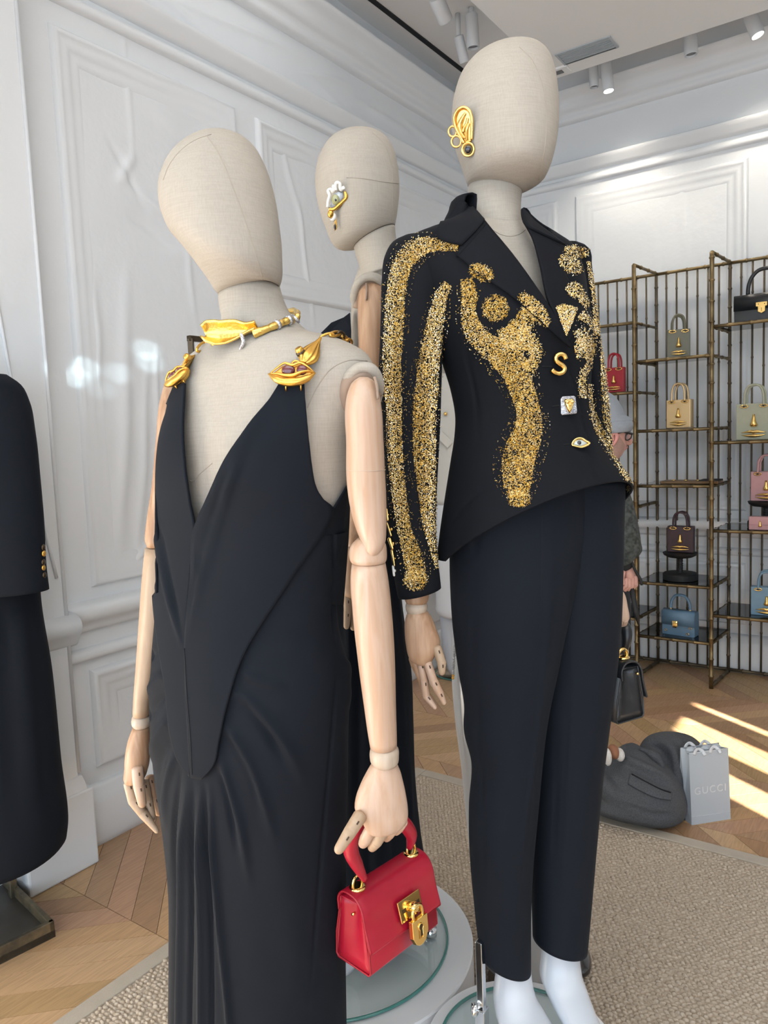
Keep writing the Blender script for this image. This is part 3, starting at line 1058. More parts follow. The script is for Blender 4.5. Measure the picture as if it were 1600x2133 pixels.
obj('wrist', loft([(279, 1488, 311, 1490, DB, 0.018, 0, 0), (276, 1494, 314, 1496, DB, 0.021, 0, 0), (276, 1508, 314, 1508, DB, 0.021, 0, 0), (280, 1513, 311, 1513, DB, 0.018, 0, 0)], rows=10, n=28), WRISTM, m1)
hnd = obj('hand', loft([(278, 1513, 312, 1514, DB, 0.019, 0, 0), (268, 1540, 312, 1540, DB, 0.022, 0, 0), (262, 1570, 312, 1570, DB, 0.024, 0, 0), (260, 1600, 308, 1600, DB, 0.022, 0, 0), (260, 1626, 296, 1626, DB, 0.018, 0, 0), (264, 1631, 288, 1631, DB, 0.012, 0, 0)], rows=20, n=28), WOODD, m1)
finger(m1, [(286, 1602, DB - 0.02), (289, 1636, DB - 0.022), (296, 1672, DB - 0.02)], [0.0105, 0.0100, 0.0085], WOODP, 'thumb', parent=hnd)
finger(m1, [(268, 1632, DB), (277, 1668, DB - 0.005), (298, 1694, DB - 0.005), (326, 1730, DB - 0.01)], [0.009, 0.0092, 0.009, 0.005], WOODL, parent=hnd)
finger(m1, [(300, 1630, DB + 0.01), (308, 1668, DB + 0.01), (316, 1700, DB + 0.005)], [0.009, 0.009, 0.008], WOODL, parent=hnd)
finger(m1, [(312, 1620, DB + 0.03), (322, 1660, DB + 0.03), (330, 1690, DB + 0.025)], [0.009, 0.009, 0.008], WOODD, parent=hnd)
# legs under the gown carry the figure
PZ1 = 0.16
ax1 = W(540, 1900, d1(1900))
obj('support_post', lathe([(0.02, PZ1), (0.02, 0.95)], (ax1[0], ax1[1], 0), n=16), CHROME, m1)
obj('base_disc', lathe([(0.11, 0.017), (0.118, 0.021), (0.118, PZ1 - 0.006), (0.114, PZ1)], (ax1[0], ax1[1], 0), n=48), PLINTH, m1)

# ------------------------------------------------------------------ black gown
gown = thing('evening_gown', 'long black draped gown with deep V neck and jewelled gold shoulder chains', 'dress', (ax1[0], ax1[1], PZ1))
gk = [(319, 1099, 726, 1099, d1(1100), 0.108, TH1, 0), (317, 1190, 708, 1190, d1(1190), 0.108, TH1, 0), (312, 1290, 708, 1290, d1(1290), 0.114, TH1, 0), (306, 1360, 724, 1360, d1(1360), 0.122, TH1, 0), (304, 1400, 730, 1400, d1(1400), 0.126, TH1, 0),
      (301, 1450, 730, 1450, d1(1450), 0.128, TH1, 0), (303, 1510, 728, 1510, d1(1510), 0.130, TH1, 0), (311, 1600, 727, 1600, d1(1600), 0.130, TH1, 0), (332, 1730, 724, 1730, d1(1730), 0.128, TH1, 0), (345, 1850, 722, 1850, d1(1850), 0.126, TH1, 0), (347, 2000, 722, 2000, d1(2000), 0.128, TH1, 0),
      (346, 2140, 724, 2140, d1(2140), 0.132, TH1, 0), (344, 2300, 726, 2300, d1(2300), 0.136, TH1, 0), (344, 2445, 727, 2445, d1(2445), 0.138, TH1, 0)]
gV, gF = loft(gk, rows=210, n=280, cap0=False, cap1=False)
# folds pushed out of the cloth: (pixel path, width px, height m)
FOLDS = [([(478, 1432), (520, 1470), (590, 1545), (640, 1640)], 13, 0.007), ([(490, 1445), (540, 1500), (600, 1600)], 9, -0.007),
         ([(462, 1500), (500, 1560), (545, 1660), (575, 1760)], 11, 0.008), ([(468, 1520), (515, 1600), (548, 1700)], 7, -0.006),
         ([(452, 1560), (470, 1620), (500, 1720), (520, 1850)], 9, 0.007), ([(455, 1590), (478, 1680), (495, 1780)], 6, -0.006),
         ([(437, 1625), (442, 1750), (455, 1900), (478, 2133), (490, 2440)], 6, 0.009), ([(428, 1628), (430, 1750), (437, 1900), (440, 2133), (440, 2440)], 4, -0.010),
         ([(418, 1630), (414, 1750), (418, 1900), (420, 2133), (420, 2440)], 6, 0.009), ([(405, 1625), (398, 1750), (398, 1900), (394, 2133), (394, 2440)], 4, -0.009),
         ([(392, 1612), (380, 1750), (378, 1900), (374, 2133), (372, 2440)], 6, 0.009), ([(380, 1590), (362, 1720), (362, 1900), (358, 2133), (356, 2440)], 4, -0.009),
         ([(368, 1560), (346, 1640), (344, 1740)], 6, 0.006), ([(362, 1530), (335, 1580), (322, 1640)], 7, -0.006), ([(358, 1490), (330, 1530), (312, 1590)], 8, 0.007),
         ([(352, 1440), (325, 1470), (305, 1510)], 7, -0.007), ([(345, 1400), (322, 1425), (304, 1452)], 9, 0.006), ([(335, 1350), (318, 1365), (305, 1380)], 8, -0.006),
         ([(500, 1400), (540, 1418), (600, 1432)], 8, 0.005), ([(695, 1070), (697, 1200), (700, 1340), (706, 1360)], 3, -0.006),
         ([(705, 1370), (690, 1550), (672, 1750), (655, 1950), (640, 2133)], 3, -0.0035), ([(712, 1365), (735, 1420), (725, 1480)], 8, 0.006),
         ([(560, 1700), (600, 1850), (640, 2133)], 40, 0.004)]


def push_folds(V, F, folds):
    me = bpy.data.meshes.new('tmp')
    me.from_pydata(V.tolist(), [], F)
    N = np.zeros(len(V) * 3)
    me.vertex_normals.foreach_get('vector', N) if hasattr(me, 'vertex_normals') else None
    N = N.reshape(-1, 3)
    bpy.data.meshes.remove(me)
    pp = topx(V)
    cen = V.mean(0)
    if np.sum(N * (V - cen)) < 0:
        N = -N
    front = np.einsum('ij,ij->i', N, CAM - V) > 0
    out = V.copy()
    for path, w, h in folds:
        P = smooth_path2(path, 40)
        dm = np.full(len(V), 1e9)
        tm = np.zeros(len(V))
        lo_, hi_ = P.min(0) - 4 * w, P.max(0) + 4 * w
        sel = np.where(front & (pp[:, 0] > lo_[0]) & (pp[:, 0] < hi_[0]) & (pp[:, 1] > lo_[1]) & (pp[:, 1] < hi_[1]))[0]
        Q = pp[sel, :2]
        dsel, tsel = np.full(len(sel), 1e9), np.zeros(len(sel))
        for i in range(len(P) - 1):
            ab = P[i + 1] - P[i]
            t_ = np.clip(((Q - P[i]) @ ab) / (ab @ ab + 1e-9), 0, 1)
            d = np.linalg.norm(Q - P[i] - t_[:, None] * ab, axis=1)
            better = d < dsel
            dsel[better] = d[better]
            tsel[better] = (i + t_[better]) / (len(P) - 1)
        dm[sel], tm[sel] = dsel, tsel
        last = P[-1][1] > 2300
        env = np.clip(tm * 6, 0, 1) * (1 if last else np.clip((1 - tm) * 3, 0, 1))
        out += (N * (h * np.exp(-(dm / w) ** 2) * env * front)[:, None])
    return out


gV = push_folds(gV, gF, FOLDS)
obj('skirt', (gV, gF), BLACK, gown)
# surface that the bodice is laid on: bust volume from the shoulders down
bk = [(372, 745, 735, 725, d1(720) + 0.006, 0.088, TH1, 0), (350, 768, 770, 750, d1(745) + 0.002, 0.098, TH1, 0), (342, 800, 782, 790, d1(780) - 0.002, 0.108, TH1, 0), (340, 850, 765, 850, d1(850) - 0.006, 0.116, TH1, 0), (328, 910, 745, 910, d1(910) - 0.012, 0.124, TH1, 0),
      (320, 980, 736, 980, d1(980) - 0.010, 0.124, TH1, 0), (317, 1060, 728, 1060, d1(1060) - 0.004, 0.114, TH1, 0), (316, 1180, 709, 1180, d1(1180), 0.110, TH1, 0), (312, 1290, 709, 1290, d1(1290), 0.116, TH1, 0), (304, 1400, 730, 1400, d1(1400), 0.128, TH1, 0), (303, 1510, 728, 1510, d1(1510), 0.132, TH1, 0), (311, 1600, 727, 1600, d1(1600), 0.132, TH1, 0), (332, 1730, 724, 1730, d1(1730), 0.130, TH1, 0)]
bod = loft(bk, rows=80, n=110)
bb1 = bvh_of(bod)
nr, nc = 110, 26
LO = [(368, 806), (352, 845), (331, 900), (321, 960), (318.5, 1030), (318.5, 1100), (322, 1210), (333, 1330), (349, 1430), (362, 1540), (376, 1583), (399, 1614)]
LI = [(390, 800), (388, 840), (386, 905), (391, 975), (400, 1040), (410, 1096), (402, 1190), (391, 1330), (392, 1430), (398, 1540), (400, 1590), (401, 1615)]
RI = [(586, 797), (560, 838), (512, 900), (470, 960), (437, 1030), (410, 1096), (402, 1190), (390, 1330), (391, 1430), (397, 1540), (400, 1590), (403, 1617)]
RO = [(634, 797), (637, 850), (643, 930), (653, 1003), (668, 1035), (691, 1064), (606, 1205), (508, 1368), (478, 1460), (459, 1545), (447, 1595), (424, 1621)]
PF = [([(322, 1085), (352, 1235), (382, 1350)], 5, 0.006), ([(331, 1085), (361, 1235), (385, 1345)], 5, -0.004),
      ([(500, 950), (440, 1130), (386, 1350)], 7, 0.006), ([(488, 950), (428, 1130), (382, 1345)], 6, -0.005), ([(560, 830), (500, 930), (455, 1060)], 14, 0.003)]


def tween(a, b_, n):
    """two edge curves resampled with the same knots, so rows stay level"""
    A, B_ = np.asarray(a, float), np.asarray(b_, float)
    C_ = cat_rom(np.concatenate([(A + B_) / 2, A, B_], 1), n)
    return C_[:, 2:4], C_[:, 4:6]


def panel(bv, a, b_, off, nr, nc, dn=1.2, folds=None, it=3):
    Lc, Rc = tween(a, b_, nr)
    V = []
    for i in range(nr):
        for j in range(nc):
            s_ = j / (nc - 1)
            x, y = Lc[i] * (1 - s_) + Rc[i] * s_
            p_, nv = hit(bv, x, y, dn)
            o_ = off(i / (nr - 1)) if callable(off) else off
            V.append(W(x, y, topx(p_)[0][2]) + nv * o_)
    V = relax_depth(np.array(V), nr, nc, it)
    F = gridf(nr, nc)
    if folds:
        V = push_folds(V, F, folds)
    return V, F


obj('front_panel', panel(bb1, LO, LI, 0.004, nr, nc, folds=PF), BLACK, gown, solid=0.004)
rpan = panel(bb1, RI, RO, 0.0045, nr, nc, folds=PF)
obj('front_panel', rpan, BLACK, gown, solid=0.004)
gb = panel(bb1, [(688, 1064), (652, 1130), (640, 1260)], [(733, 990), (726, 1090), (707, 1260)], lambda t: 0.003 - 0.009 * t, 20, 6)
obj('side_panel', gb, BLACK, gown, solid=0.003)
obj('panel_seam', seam([(386, 1350), (391, 1440), (398, 1530), (402, 1612)], bvh_of(rpan), 0.0009, 0.0022), SEAMB, gown)


# ---- jewelled shoulder chains: lip clasp, shell link, chain of oval links
def frame_at(b, x, y, dn=1.2, off=0.0):
    p, nv = hit(b, x, y, dn)
    p = W(x, y, topx(p)[0][2]) + nv * off
    n = unit(nv * 0.6 + unit(CAM - p) * 0.4)
    ey = unit(UP - n * (UP @ n))
    return p, np.cross(ey, n), ey, n


def lips(root, c, ex, ey, n, w, m, stones=True, name='lip_clasp', k=0.42):
    up = [(-1, 0.04), (-0.72, 0.22), (-0.5, 0.46), (-0.2, 0.58), (0.08, 0.48), (0.36, 0.60), (0.68, 0.42), (1, 0.06)]
    lo = [(0.78, -0.34), (0.4, -0.58), (0.0, -0.66), (-0.42, -0.58), (-0.78, -0.28)]
    S = lambda a, b_, t=0.0: c + ex * a * w / 2 + ey * b_ * w * k + n * t
    poly = [(a * w / 2, b_ * w * k) for a, b_ in up + lo]
    o = obj(name, prism(poly, c, ex, ey, n, -0.002, 0.006, 0.10), m, root, bevel=0.0022, segs=3)
    lowr = smooth_path([S(-1.02, 0.06, 0.004), S(-0.72, -0.22, 0.009), S(-0.35, -0.42, 0.012), S(0.0, -0.46, 0.013), S(0.4, -0.40, 0.012), (S(0.76, -0.20, 0.009)), S(1.02, 0.06, 0.004)], 34)
    obj('lower_lip', tube(lowr, np.interp(np.linspace(0, 1, 34), [0, .2, .5, .8, 1], [.001, .0052, .0068, .0052, .001]), 10), m, o)
    mid = smooth_path([S(-0.95, 0.08, 0.005), S(-0.6, 0.02, 0.010), S(-0.25, -0.10, 0.013), S(0.1, -0.10, 0.013), S(0.35, 0.02, 0.013), S(0.7, 0.12, 0.010), S(0.98, 0.08, 0.005)], 30)
    obj('lip_ridge', tube(mid, np.interp(np.linspace(0, 1, 30), [0, .5, 1], [.001, .0030, .001]), 8), m, o)
    top = smooth_path([S(-0.95, 0.08, 0.004), S(-0.62, 0.34, 0.008), S(-0.3, 0.56, 0.009), S(0.06, 0.44, 0.010), S(0.36, 0.56, 0.009), S(0.7, 0.36, 0.008), S(0.98, 0.08, 0.004)], 30)
    obj('upper_rim', tube(top, np.interp(np.linspace(0, 1, 30), [0, .5, 1], [.001, .0022, .001]), 8), m, o)
    if stones:
        for s, rx_, ry_ in ((-0.14, 0.30, 0.30), (0.45, 0.24, 0.28)):
            obj('stone', ellipsoid(S(s, 0.20, 0.0075), ex * w / 2 * rx_, ey * w * k * ry_, n * 0.0045, 14, 10), STONER, o)
    for s in (-0.25, 0.4):
        obj('prong', tube([S(s, -0.5, 0.008), S(s, -0.86, 0.004)], 0.0012, 6), m, o)
    return o


def shell_link(root, P0, P1, wmax, n, m, name='shell_link'):
    """fluted drop tapering to P0 (top), widest near P1"""
    P0, P1 = np.asarray(P0), np.asarray(P1)
    t = unit(P1 - P0)
    L = np.linalg.norm(P1 - P0)
    ex = unit(np.cross(n, t))
    rings = []
    for s, wv in ((0.0, 0.12), (0.15, 0.22), (0.4, 0.62), (0.62, 0.95), (0.78, 1.0), (0.92, 0.7), (1.0, 0.3)):
        a = np.linspace(0, 2 * math.pi, 40, endpoint=False)
        rr = 1 + 0.13 * np.cos(10 * a)
        rings.append(P0 + t * L * s + wmax * wv * rr[:, None] * (np.cos(a)[:, None] * ex * 0.5 + np.sin(a)[:, None] * n * 0.30))
    R = np.array(rings).reshape(len(rings), -1)
    R = cat_rom(R, 18).reshape(18, 40, 3)
    return obj(name, rings_mesh(list(R)), m, root)


def chain(root, pts, n_links, m, m2, r=0.0022, l=0.017, w=0.010):
    P = smooth_path(pts, n_links * 6 + 1)
    for i in range(n_links):
        a, bq = P[i * 6], P[min(i * 6 + 7, len(P) - 1)]
        c, t = (a + bq) / 2, unit(bq - a)
        vdir = unit(CAM - c)
        s = unit(np.cross(t, vdir))
        s = unit(s * math.cos(0.9 if i % 2 else -0.3) + vdir * math.sin(0.9 if i % 2 else -0.3))
        hl = np.linalg.norm(bq - a) / 2 + r
        ang = np.linspace(0, 2 * math.pi, 20, endpoint=False)
        ring = [c + t * hl * math.cos(q) + s * w / 2 * math.sin(q) for q in ang]
        obj('chain_link', tube(ring, r, 8, closed=True), m if i % 3 != 2 else m2, root)


p, ex, ey, n = frame_at(bb1, 610, 783, off=0.004)
lips(gown, p, unit(ex * 0.98 + ey * 0.02), ey, n, 0.066, GOLDA)
q0, _, _, nn = frame_at(bb1, 668, 712, off=0.008)
q1, _, _, _ = frame_at(bb1, 634, 763, off=0.009)
sl_ = shell_link(gown, q0, q1, 0.027, nn, GOLDA)
pk, _, _, nk_ = frame_at(bb1, 627, 740, off=0.012)
kd = unit(nk_ * 0.5 - RT * 0.35 + UP * 0.6)
obj('knob', lathe([(0.0045, -0.010), (0.0058, -0.006), (0.0062, 0.0), (0.0054, 0.004), (0.0050, 0.0045), (0.001, 0.0045)], pk, kd, 16), GOLDA, sl_)
obj('knob_band', lathe([(0.0060, -0.0075), (0.0070, -0.006), (0.0070, -0.002), (0.0060, -0.0005)], pk, kd, 16), BRONZE, sl_)
obj('jump_ring', tube([frame_at(bb1, 619, 766, off=0.008)[0] + 0.006 * (math.cos(q) * ex + math.sin(q) * ey) for q in np.linspace(0, 6.28, 16, endpoint=False)], 0.0018, 8, closed=True), GOLDA, gown)
ch = [W(667, 708, 1.135), W(676, 697, 1.135), W(694, 698, 1.145), W(706, 694, 1.16), W(718, 706, 1.19), W(731, 716, 1.22)]
chain(gown, ch, 5, GOLDA, BRONZE)
# far side chain
p, ex, ey, n = frame_at(bb1, 379, 790, off=0.006)
ex2 = unit(ex * 0.90 + ey * 0.45)
lips(gown, p, ex2, unit(np.cross(n, ex2)), n, 0.05, GOLDA)
q0, _, _, nn = frame_at(bb1, 412, 728, off=0.006)
q1, _, _, _ = frame_at(bb1, 387, 777, off=0.009)
sl_ = shell_link(gown, q0, q1, 0.027, nn, GOLDA)
pk, _, _, nk_ = frame_at(bb1, 405, 754, off=0.015)
obj('knob', lathe([(0.0035, -0.008), (0.0052, -0.004), (0.0052, 0.002), (0.003, 0.004), (0.001, 0.0042)], pk, nk_, 16), GOLDA, sl_)
ch = [W(412, 730, 1.185), W(416, 720, 1.19), W(426, 716, 1.20), W(438, 713, 1.225), W(445, 712, 1.26)]
chain(gown, ch, 3, GOLDA, BRONZE)

# ------------------------------------------------------------------ gold choker
nb1 = bvh_of(neck1, torso1)
chk = thing('choker_necklace', 'hammered gold choker with a hollow shell and pavé bands around the tilted neck', 'necklace', W(540, 700, d1(700)))
cp = []
for x, y in ((530, 702), (548, 696), (566, 689), (584, 681), (602, 672), (615, 664), (624, 655)):
    p_, nv = hit(nb1, x, y, 1.2)
    p_ = W(x, y, min(topx(p_)[0][2], 1.215))
    cp.append(p_ + nv * 0.006)
cpath = smooth_path(cp, 50)
rr = 0.0056 + 0.0005 * np.sin(np.linspace(0, 26, 50)) + 0.0003 * rng.normal(0, 1, 50)
rr[:12] += np.linspace(0.0012, 0, 12)
CHG = mat('hammered_gold', (0.90, 0.62, 0.18), 0.27, 1.0, bump=(260.0, 0.45, 0.0015))
obj('band', tube(cpath, rr, 14), CHG, chk)
# band carries on round the back of the neck to the far side
bp = smooth_path([cp[-1], W(612, 648, 1.27), W(560, 655, 1.315), W(490, 680, 1.30), W(452, 705, 1.24), W(446, 716, 1.20)], 40)
obj('band', tube(bp, 0.005 + 0.001 * np.sin(np.linspace(0, 60, 40)), 12), CHG, chk)
for i in (18, 29):
    t = unit(cpath[i + 1] - cpath[i - 1])
    obj('pave_ring', tube([cpath[i] - t * 0.003, cpath[i] - t * 0.0025, cpath[i] + t * 0.0025, cpath[i] + t * 0.003], [0.006, 0.0078, 0.0078, 0.006], 16), PAVE, chk)
t = unit(cpath[-1] - cpath[-4])
obj('pave_ring', tube([cpath[-3] - t * 0.003, cpath[-3] - t * 0.0025, cpath[-3] + t * 0.0025, cpath[-3] + t * 0.003], [0.006, 0.0085, 0.0085, 0.006], 16), PAVE, chk)
# shell: concave pointed leaf
p0, ex, ey, n = frame_at(nb1, 487, 702, off=0.012)
axx = unit(ex * 0.985 + ey * 0.10)
ayy = unit(np.cross(n, axx))
nsu, nsv = 30, 17
SV = []
for i in range(nsu):
    s = i / (nsu - 1)
    wv = 0.020 * math.sin(math.pi * min(1, 0.10 + 0.92 * s ** 0.8)) ** 0.7 if s < 0.98 else 0.004
    wv = np.interp(s, [0, 0.08, 0.25, 0.45, 0.65, 0.82, 1], [0.009, 0.0165, 0.0205, 0.0195, 0.0145, 0.0085, 0.0052])
    for j in range(nsv):
        v = -1 + 2 * j / (nsv - 1)
        dz = 0.017 * v * v - 0.007 + 0.0008 * math.cos(v * 24) + (0.006 * (1 - s / 0.25) if s < 0.25 else 0)
        cv = 0.004 * math.sin(math.pi * s)
        SV.append(p0 + axx * (s - 0.47) * 0.084 + ayy * (wv * v - cv + (0.0012 if v > 0.8 else 0) * math.sin(s * 13)) + n * dz)
sh = obj('shell', (np.array(SV), gridf(nsu, nsv)), CHG, chk, solid=0.003)
pv = smooth_path([W(503, 697, 1.128), W(505, 703, 1.126), W(507, 712, 1.126), W(503, 722, 1.130), W(501, 728, 1.136)], 12)
for q in pv:
    obj('pave_stone', ellipsoid(q, RT * 0.0032, UP * 0.0030, FW * 0.0026, 10, 6), PAVE, sh)
for x, y, rq in ((447, 706, 0.006), (452, 716, 0.0055), (446, 718, 0.005), (454, 703, 0.005), (462, 722, 0.0045)):
    obj('nugget', ellipsoid(W(x, y, 1.175), RT * rq, UP * rq * 0.9, FW * rq, 10, 7), CHG, chk)
# ------------------------------------------------------------------ second mannequin (gold-embroidered suit)
pl2 = W(1085, 2172, 1.48)
PZ2 = float(pl2[2])
m2 = thing('mannequin', 'tall linen head mannequin with gold ear ornament wearing the embroidered black suit', 'mannequin', (pl2[0], pl2[1], PZ2), 'wooden-armed linen mannequins')
DH2 = d2(250)
h2k = [(1062, 98, 1096, 97, DH2 + 0.01, 0.010, 10, 0), (1020, 106, 1124, 104, DH2 + 0.01, 0.045, 10, 0), (985, 125, 1141, 122, DH2 + 0.01, 0.070, 12, 0), (962, 152, 1152, 150, DH2 + 0.008, 0.085, 12, 0), (948, 190, 1158, 188, DH2 + 0.005, 0.095, 12, 0), (942, 232, 1161, 230, DH2, 0.098, 12, 0),
       (943, 270, 1160, 268, DH2 - 0.004, 0.098, 12, 0), (950, 304, 1156, 300, DH2 - 0.008, 0.096, 12, 0), (960, 332, 1150, 328, DH2 - 0.010, 0.092, 12, 0), (967, 354, 1142, 354, DH2 - 0.010, 0.086, 12, 0), (971, 368, 1132, 374, DH2 - 0.006, 0.076, 12, 0), (973, 377, 1110, 389, DH2, 0.062, 12, 0), (974, 382, 1087, 399, DH2 + 0.006, 0.052, 12, 0)]
head2 = loft(h2k, rows=46, n=56)
obj('head', head2, LINEN, m2)
hb2 = bvh_of(head2)
obj('head_seam', seam([(1082, 98), (1105, 120), (1128, 170), (1138, 230), (1136, 300), (1122, 375)], hb2, 0.0006), SEAM, m2)
neck2 = loft([(976, 385, 1087, 401, d2(390) + 0.006, 0.051, 12, 0), (973, 412, 1084, 425, d2(410) + 0.006, 0.053, 12, 0), (971, 440, 1084, 455, d2(440) + 0.006, 0.056, 12, 0), (966, 475, 1092, 485, d2(480) + 0.006, 0.062, 14, 0)], rows=18, n=48)
obj('neck', neck2, LINEN, m2)
obj('neck_joint', loft([(975, 382, 1087, 399, d2(390) + 0.006, 0.0508, 12, 0), (975, 384, 1087, 401, d2(390) + 0.006, 0.0508, 12, 0)], rows=3, n=40), SLOTM, m2)
ch2 = loft([(962, 468, 1094, 472, d2(470) + 0.008, 0.058, 14, 0), (940, 490, 1120, 492, d2(490) + 0.008, 0.070, TH2, 0), (900, 520, 1170, 518, d2(520) + 0.006, 0.080, TH2, 0), (895, 580, 1190, 580, d2(580), 0.090, TH2, 0), (910, 660, 1200, 660, d2(660), 0.095, TH2, 0), (960, 790, 1190, 790, d2(800), 0.065, TH2, 0)], rows=26, n=48)
obj('torso', ch2, LINEN, m2)
cb2 = bvh_of(ch2, neck2)
obj('neck_seam', seam([(1028, 480), (1045, 489), (1065, 492), (1085, 486), (1095, 478)], cb2, n=16, dn=1.28), SEAM, m2)

# ---- jacket
jk = thing('suit_jacket', 'black tailored jacket with gold bead embroidery and sculpted gold buttons', 'jacket', (pl2[0], pl2[1], 1.2))
jk8 = [(958, 452, 1100, 452, d2(452) + 0.010, 0.062, TH2, 0), (925, 476, 1128, 474, d2(476) + 0.008, 0.078, TH2, 0), (880, 496, 1175, 496, d2(496) + 0.004, 0.092, TH2, 0), (850, 515, 1208, 515, d2(515), 0.102, TH2, 0), (846, 560, 1222, 556, d2(560) - 0.004, 0.112, TH2, 0), (870, 630, 1229, 630, d2(630) - 0.008, 0.120, TH2, 0),
       (898, 690, 1236, 690, d2(690) - 0.008, 0.120, TH2, 0), (922, 760, 1235, 760, d2(760), 0.106, TH2, 0), (940, 820, 1234, 820, d2(820), 0.096, TH2, 0), (948, 870, 1242, 866, d2(870), 0.094, TH2, 0.0), (946, 910, 1254, 904, d2(905), 0.098, TH2, 0.002), (938, 960, 1277, 945, d2(950), 0.108, TH2, 0.008), (928, 1020, 1301, 985, d2(1000), 0.120, TH2, 0.022), (917, 1090, 1319, 1025, d2(1050), 0.130, TH2, 0.048), (908, 1157, 1326, 1062, d2(1100), 0.138, TH2, 0.078)]
jV, jF = loft(jk8, rows=150, n=150, cap0=False, cap1=False)
jp = topx(jV)
jb_full = bvh_of((jV, jF))


def in_poly(x, y, poly):
    ins = False
    j = len(poly) - 1
    for i in range(len(poly)):
        xi, yi = poly[i]
        xj, yj = poly[j]
        if (yi > y) != (yj > y) and x < (xj - xi) * (y - yi) / (yj - yi) + xi:
            ins = not ins
        j = i
    return ins


OPEN2 = [(940, 400), (1150, 400), (1140, 560), (1146, 640), (1138, 652), (1122, 640), (1080, 575), (1030, 505), (985, 470)]
keep = []
for f in jF:
    c = jV[f].mean(0)
    nrm = np.cross(jV[f[1]] - jV[f[0]], jV[f[3]] - jV[f[0]])
    if (nrm @ (c - jV.mean(0))) < 0:
        nrm = -nrm
    px_c = jp[f].mean(0)
    if nrm @ (CAM - c) > 0 and in_poly(px_c[0], px_c[1], OPEN2):
        continue
    keep.append(f)
jV2 = push_folds(jV, jF, [([(962, 640), (975, 740), (992, 830), (996, 940)], 3, -0.003), ([(1165, 712), (1195, 800), (1222, 900), (1240, 985), (1268, 1030)], 4, -0.004), ([(1158, 712), (1188, 800), (1215, 900), (1234, 985), (1262, 1030)], 4, 0.003),
                          ([(940, 1090), (990, 1035), (1030, 1010)], 4, -0.003), ([(1258, 850), (1290, 920), (1318, 985)], 3, -0.003)])
obj('jacket_body', (jV2, keep), BLACKJ, jk, solid=0.004)
jb = bvh_of((jV2, keep))
sk = [(838, 497, 900, 497, d2(500) - 0.035, 0.030, 0, 0), (818, 508, 925, 508, d2(510) - 0.04, 0.044, 0, 0), (803, 535, 938, 540, d2(540) - 0.045, 0.054, 0, 0), (797, 585, 940, 592, d2(590) - 0.05, 0.058, 0, 0), (795, 650, 928, 650, d2(650) - 0.052, 0.054, 0, 0), (793, 720, 921, 720, d2(720) - 0.055, 0.052, 0, 0), (790, 800, 918, 800, d2(800) - 0.058, 0.052, 0, 0),
      (797, 870, 916, 870, d2(870) - 0.06, 0.050, 0, 0), (803, 950, 912, 950, d2(950) - 0.065, 0.048, 0, 0), (806, 1030, 908, 1030, d2(1030) - 0.07, 0.046, 0, 0), (809, 1100, 906, 1098, d2(1100) - 0.075, 0.044, 0, 0), (816, 1160, 909, 1152, d2(1160) - 0.08, 0.042, 0, 0), (824, 1210, 914, 1195, d2(1210) - 0.082, 0.040, 0, 0), (831, 1245, 917, 1223, d2(1240) - 0.084, 0.039, 0, 0)]
slv = loft(sk, rows=90, n=60, cap0=True, cap1=False)
slo = obj('sleeve', slv, BLACKJ, jk, solid=0.003)
sk2 = [(1160, 512, 1205, 512, d2(510) + 0.06, 0.03, 0, 0), (1150, 520, 1222, 522, d2(520) + 0.06, 0.045, 0, 0), (1150, 560, 1229, 560, d2(560) + 0.065, 0.05, 0, 0), (1165, 640, 1238, 640, d2(640) + 0.07, 0.05, 0, 0), (1185, 720, 1248, 720, d2(720) + 0.075, 0.048, 0, 0), (1205, 800, 1259, 800, d2(800) + 0.08, 0.046, 0, 0), (1208, 880, 1267, 880, d2(880) + 0.085, 0.045, 0, 0), (1212, 980, 1275, 980, d2(980) + 0.09, 0.042, 0, 0), (1222, 1090, 1284, 1090, d2(1090) + 0.09, 0.04, 0, 0), (1228, 1205, 1290, 1208, d2(1200) + 0.09, 0.037, 0, 0)]
slv2 = loft(sk2, rows=60, n=40, cap0=True, cap1=False)
obj('sleeve', slv2, BLACKJ, jk, solid=0.003)
jall = bvh_of((jV2, keep), slv, slv2)
sup = bvh_of((jV, jF), neck2)
# lapels and collar
lap_l = panel(jb_full, [(1004, 462), (1060, 528), (1130, 626), (1184, 714)], [(950, 532), (997, 572), (1067, 622), (1182, 722)], 0.006, 40, 14, 1.28, it=2)
obj('lapel', lap_l, BLACKJ, jk, solid=0.004)
lap_t = panel(jb_full, [(1004, 462), (1004, 470), (1010, 476)], [(962, 516), (950, 532), (955, 538)], 0.006, 8, 10, 1.28, it=0)
obj('lapel_peak', lap_t, BLACKJ, jk, solid=0.004)
lap_r = panel(jb_full, [(1086, 466), (1105, 500), (1120, 552), (1135, 622), (1176, 706)], [(1166, 520), (1170, 568), (1188, 606), (1206, 641), (1180, 709)], 0.006, 40, 14, 1.28, it=2)
obj('lapel', lap_r, BLACKJ, jk, solid=0.004)
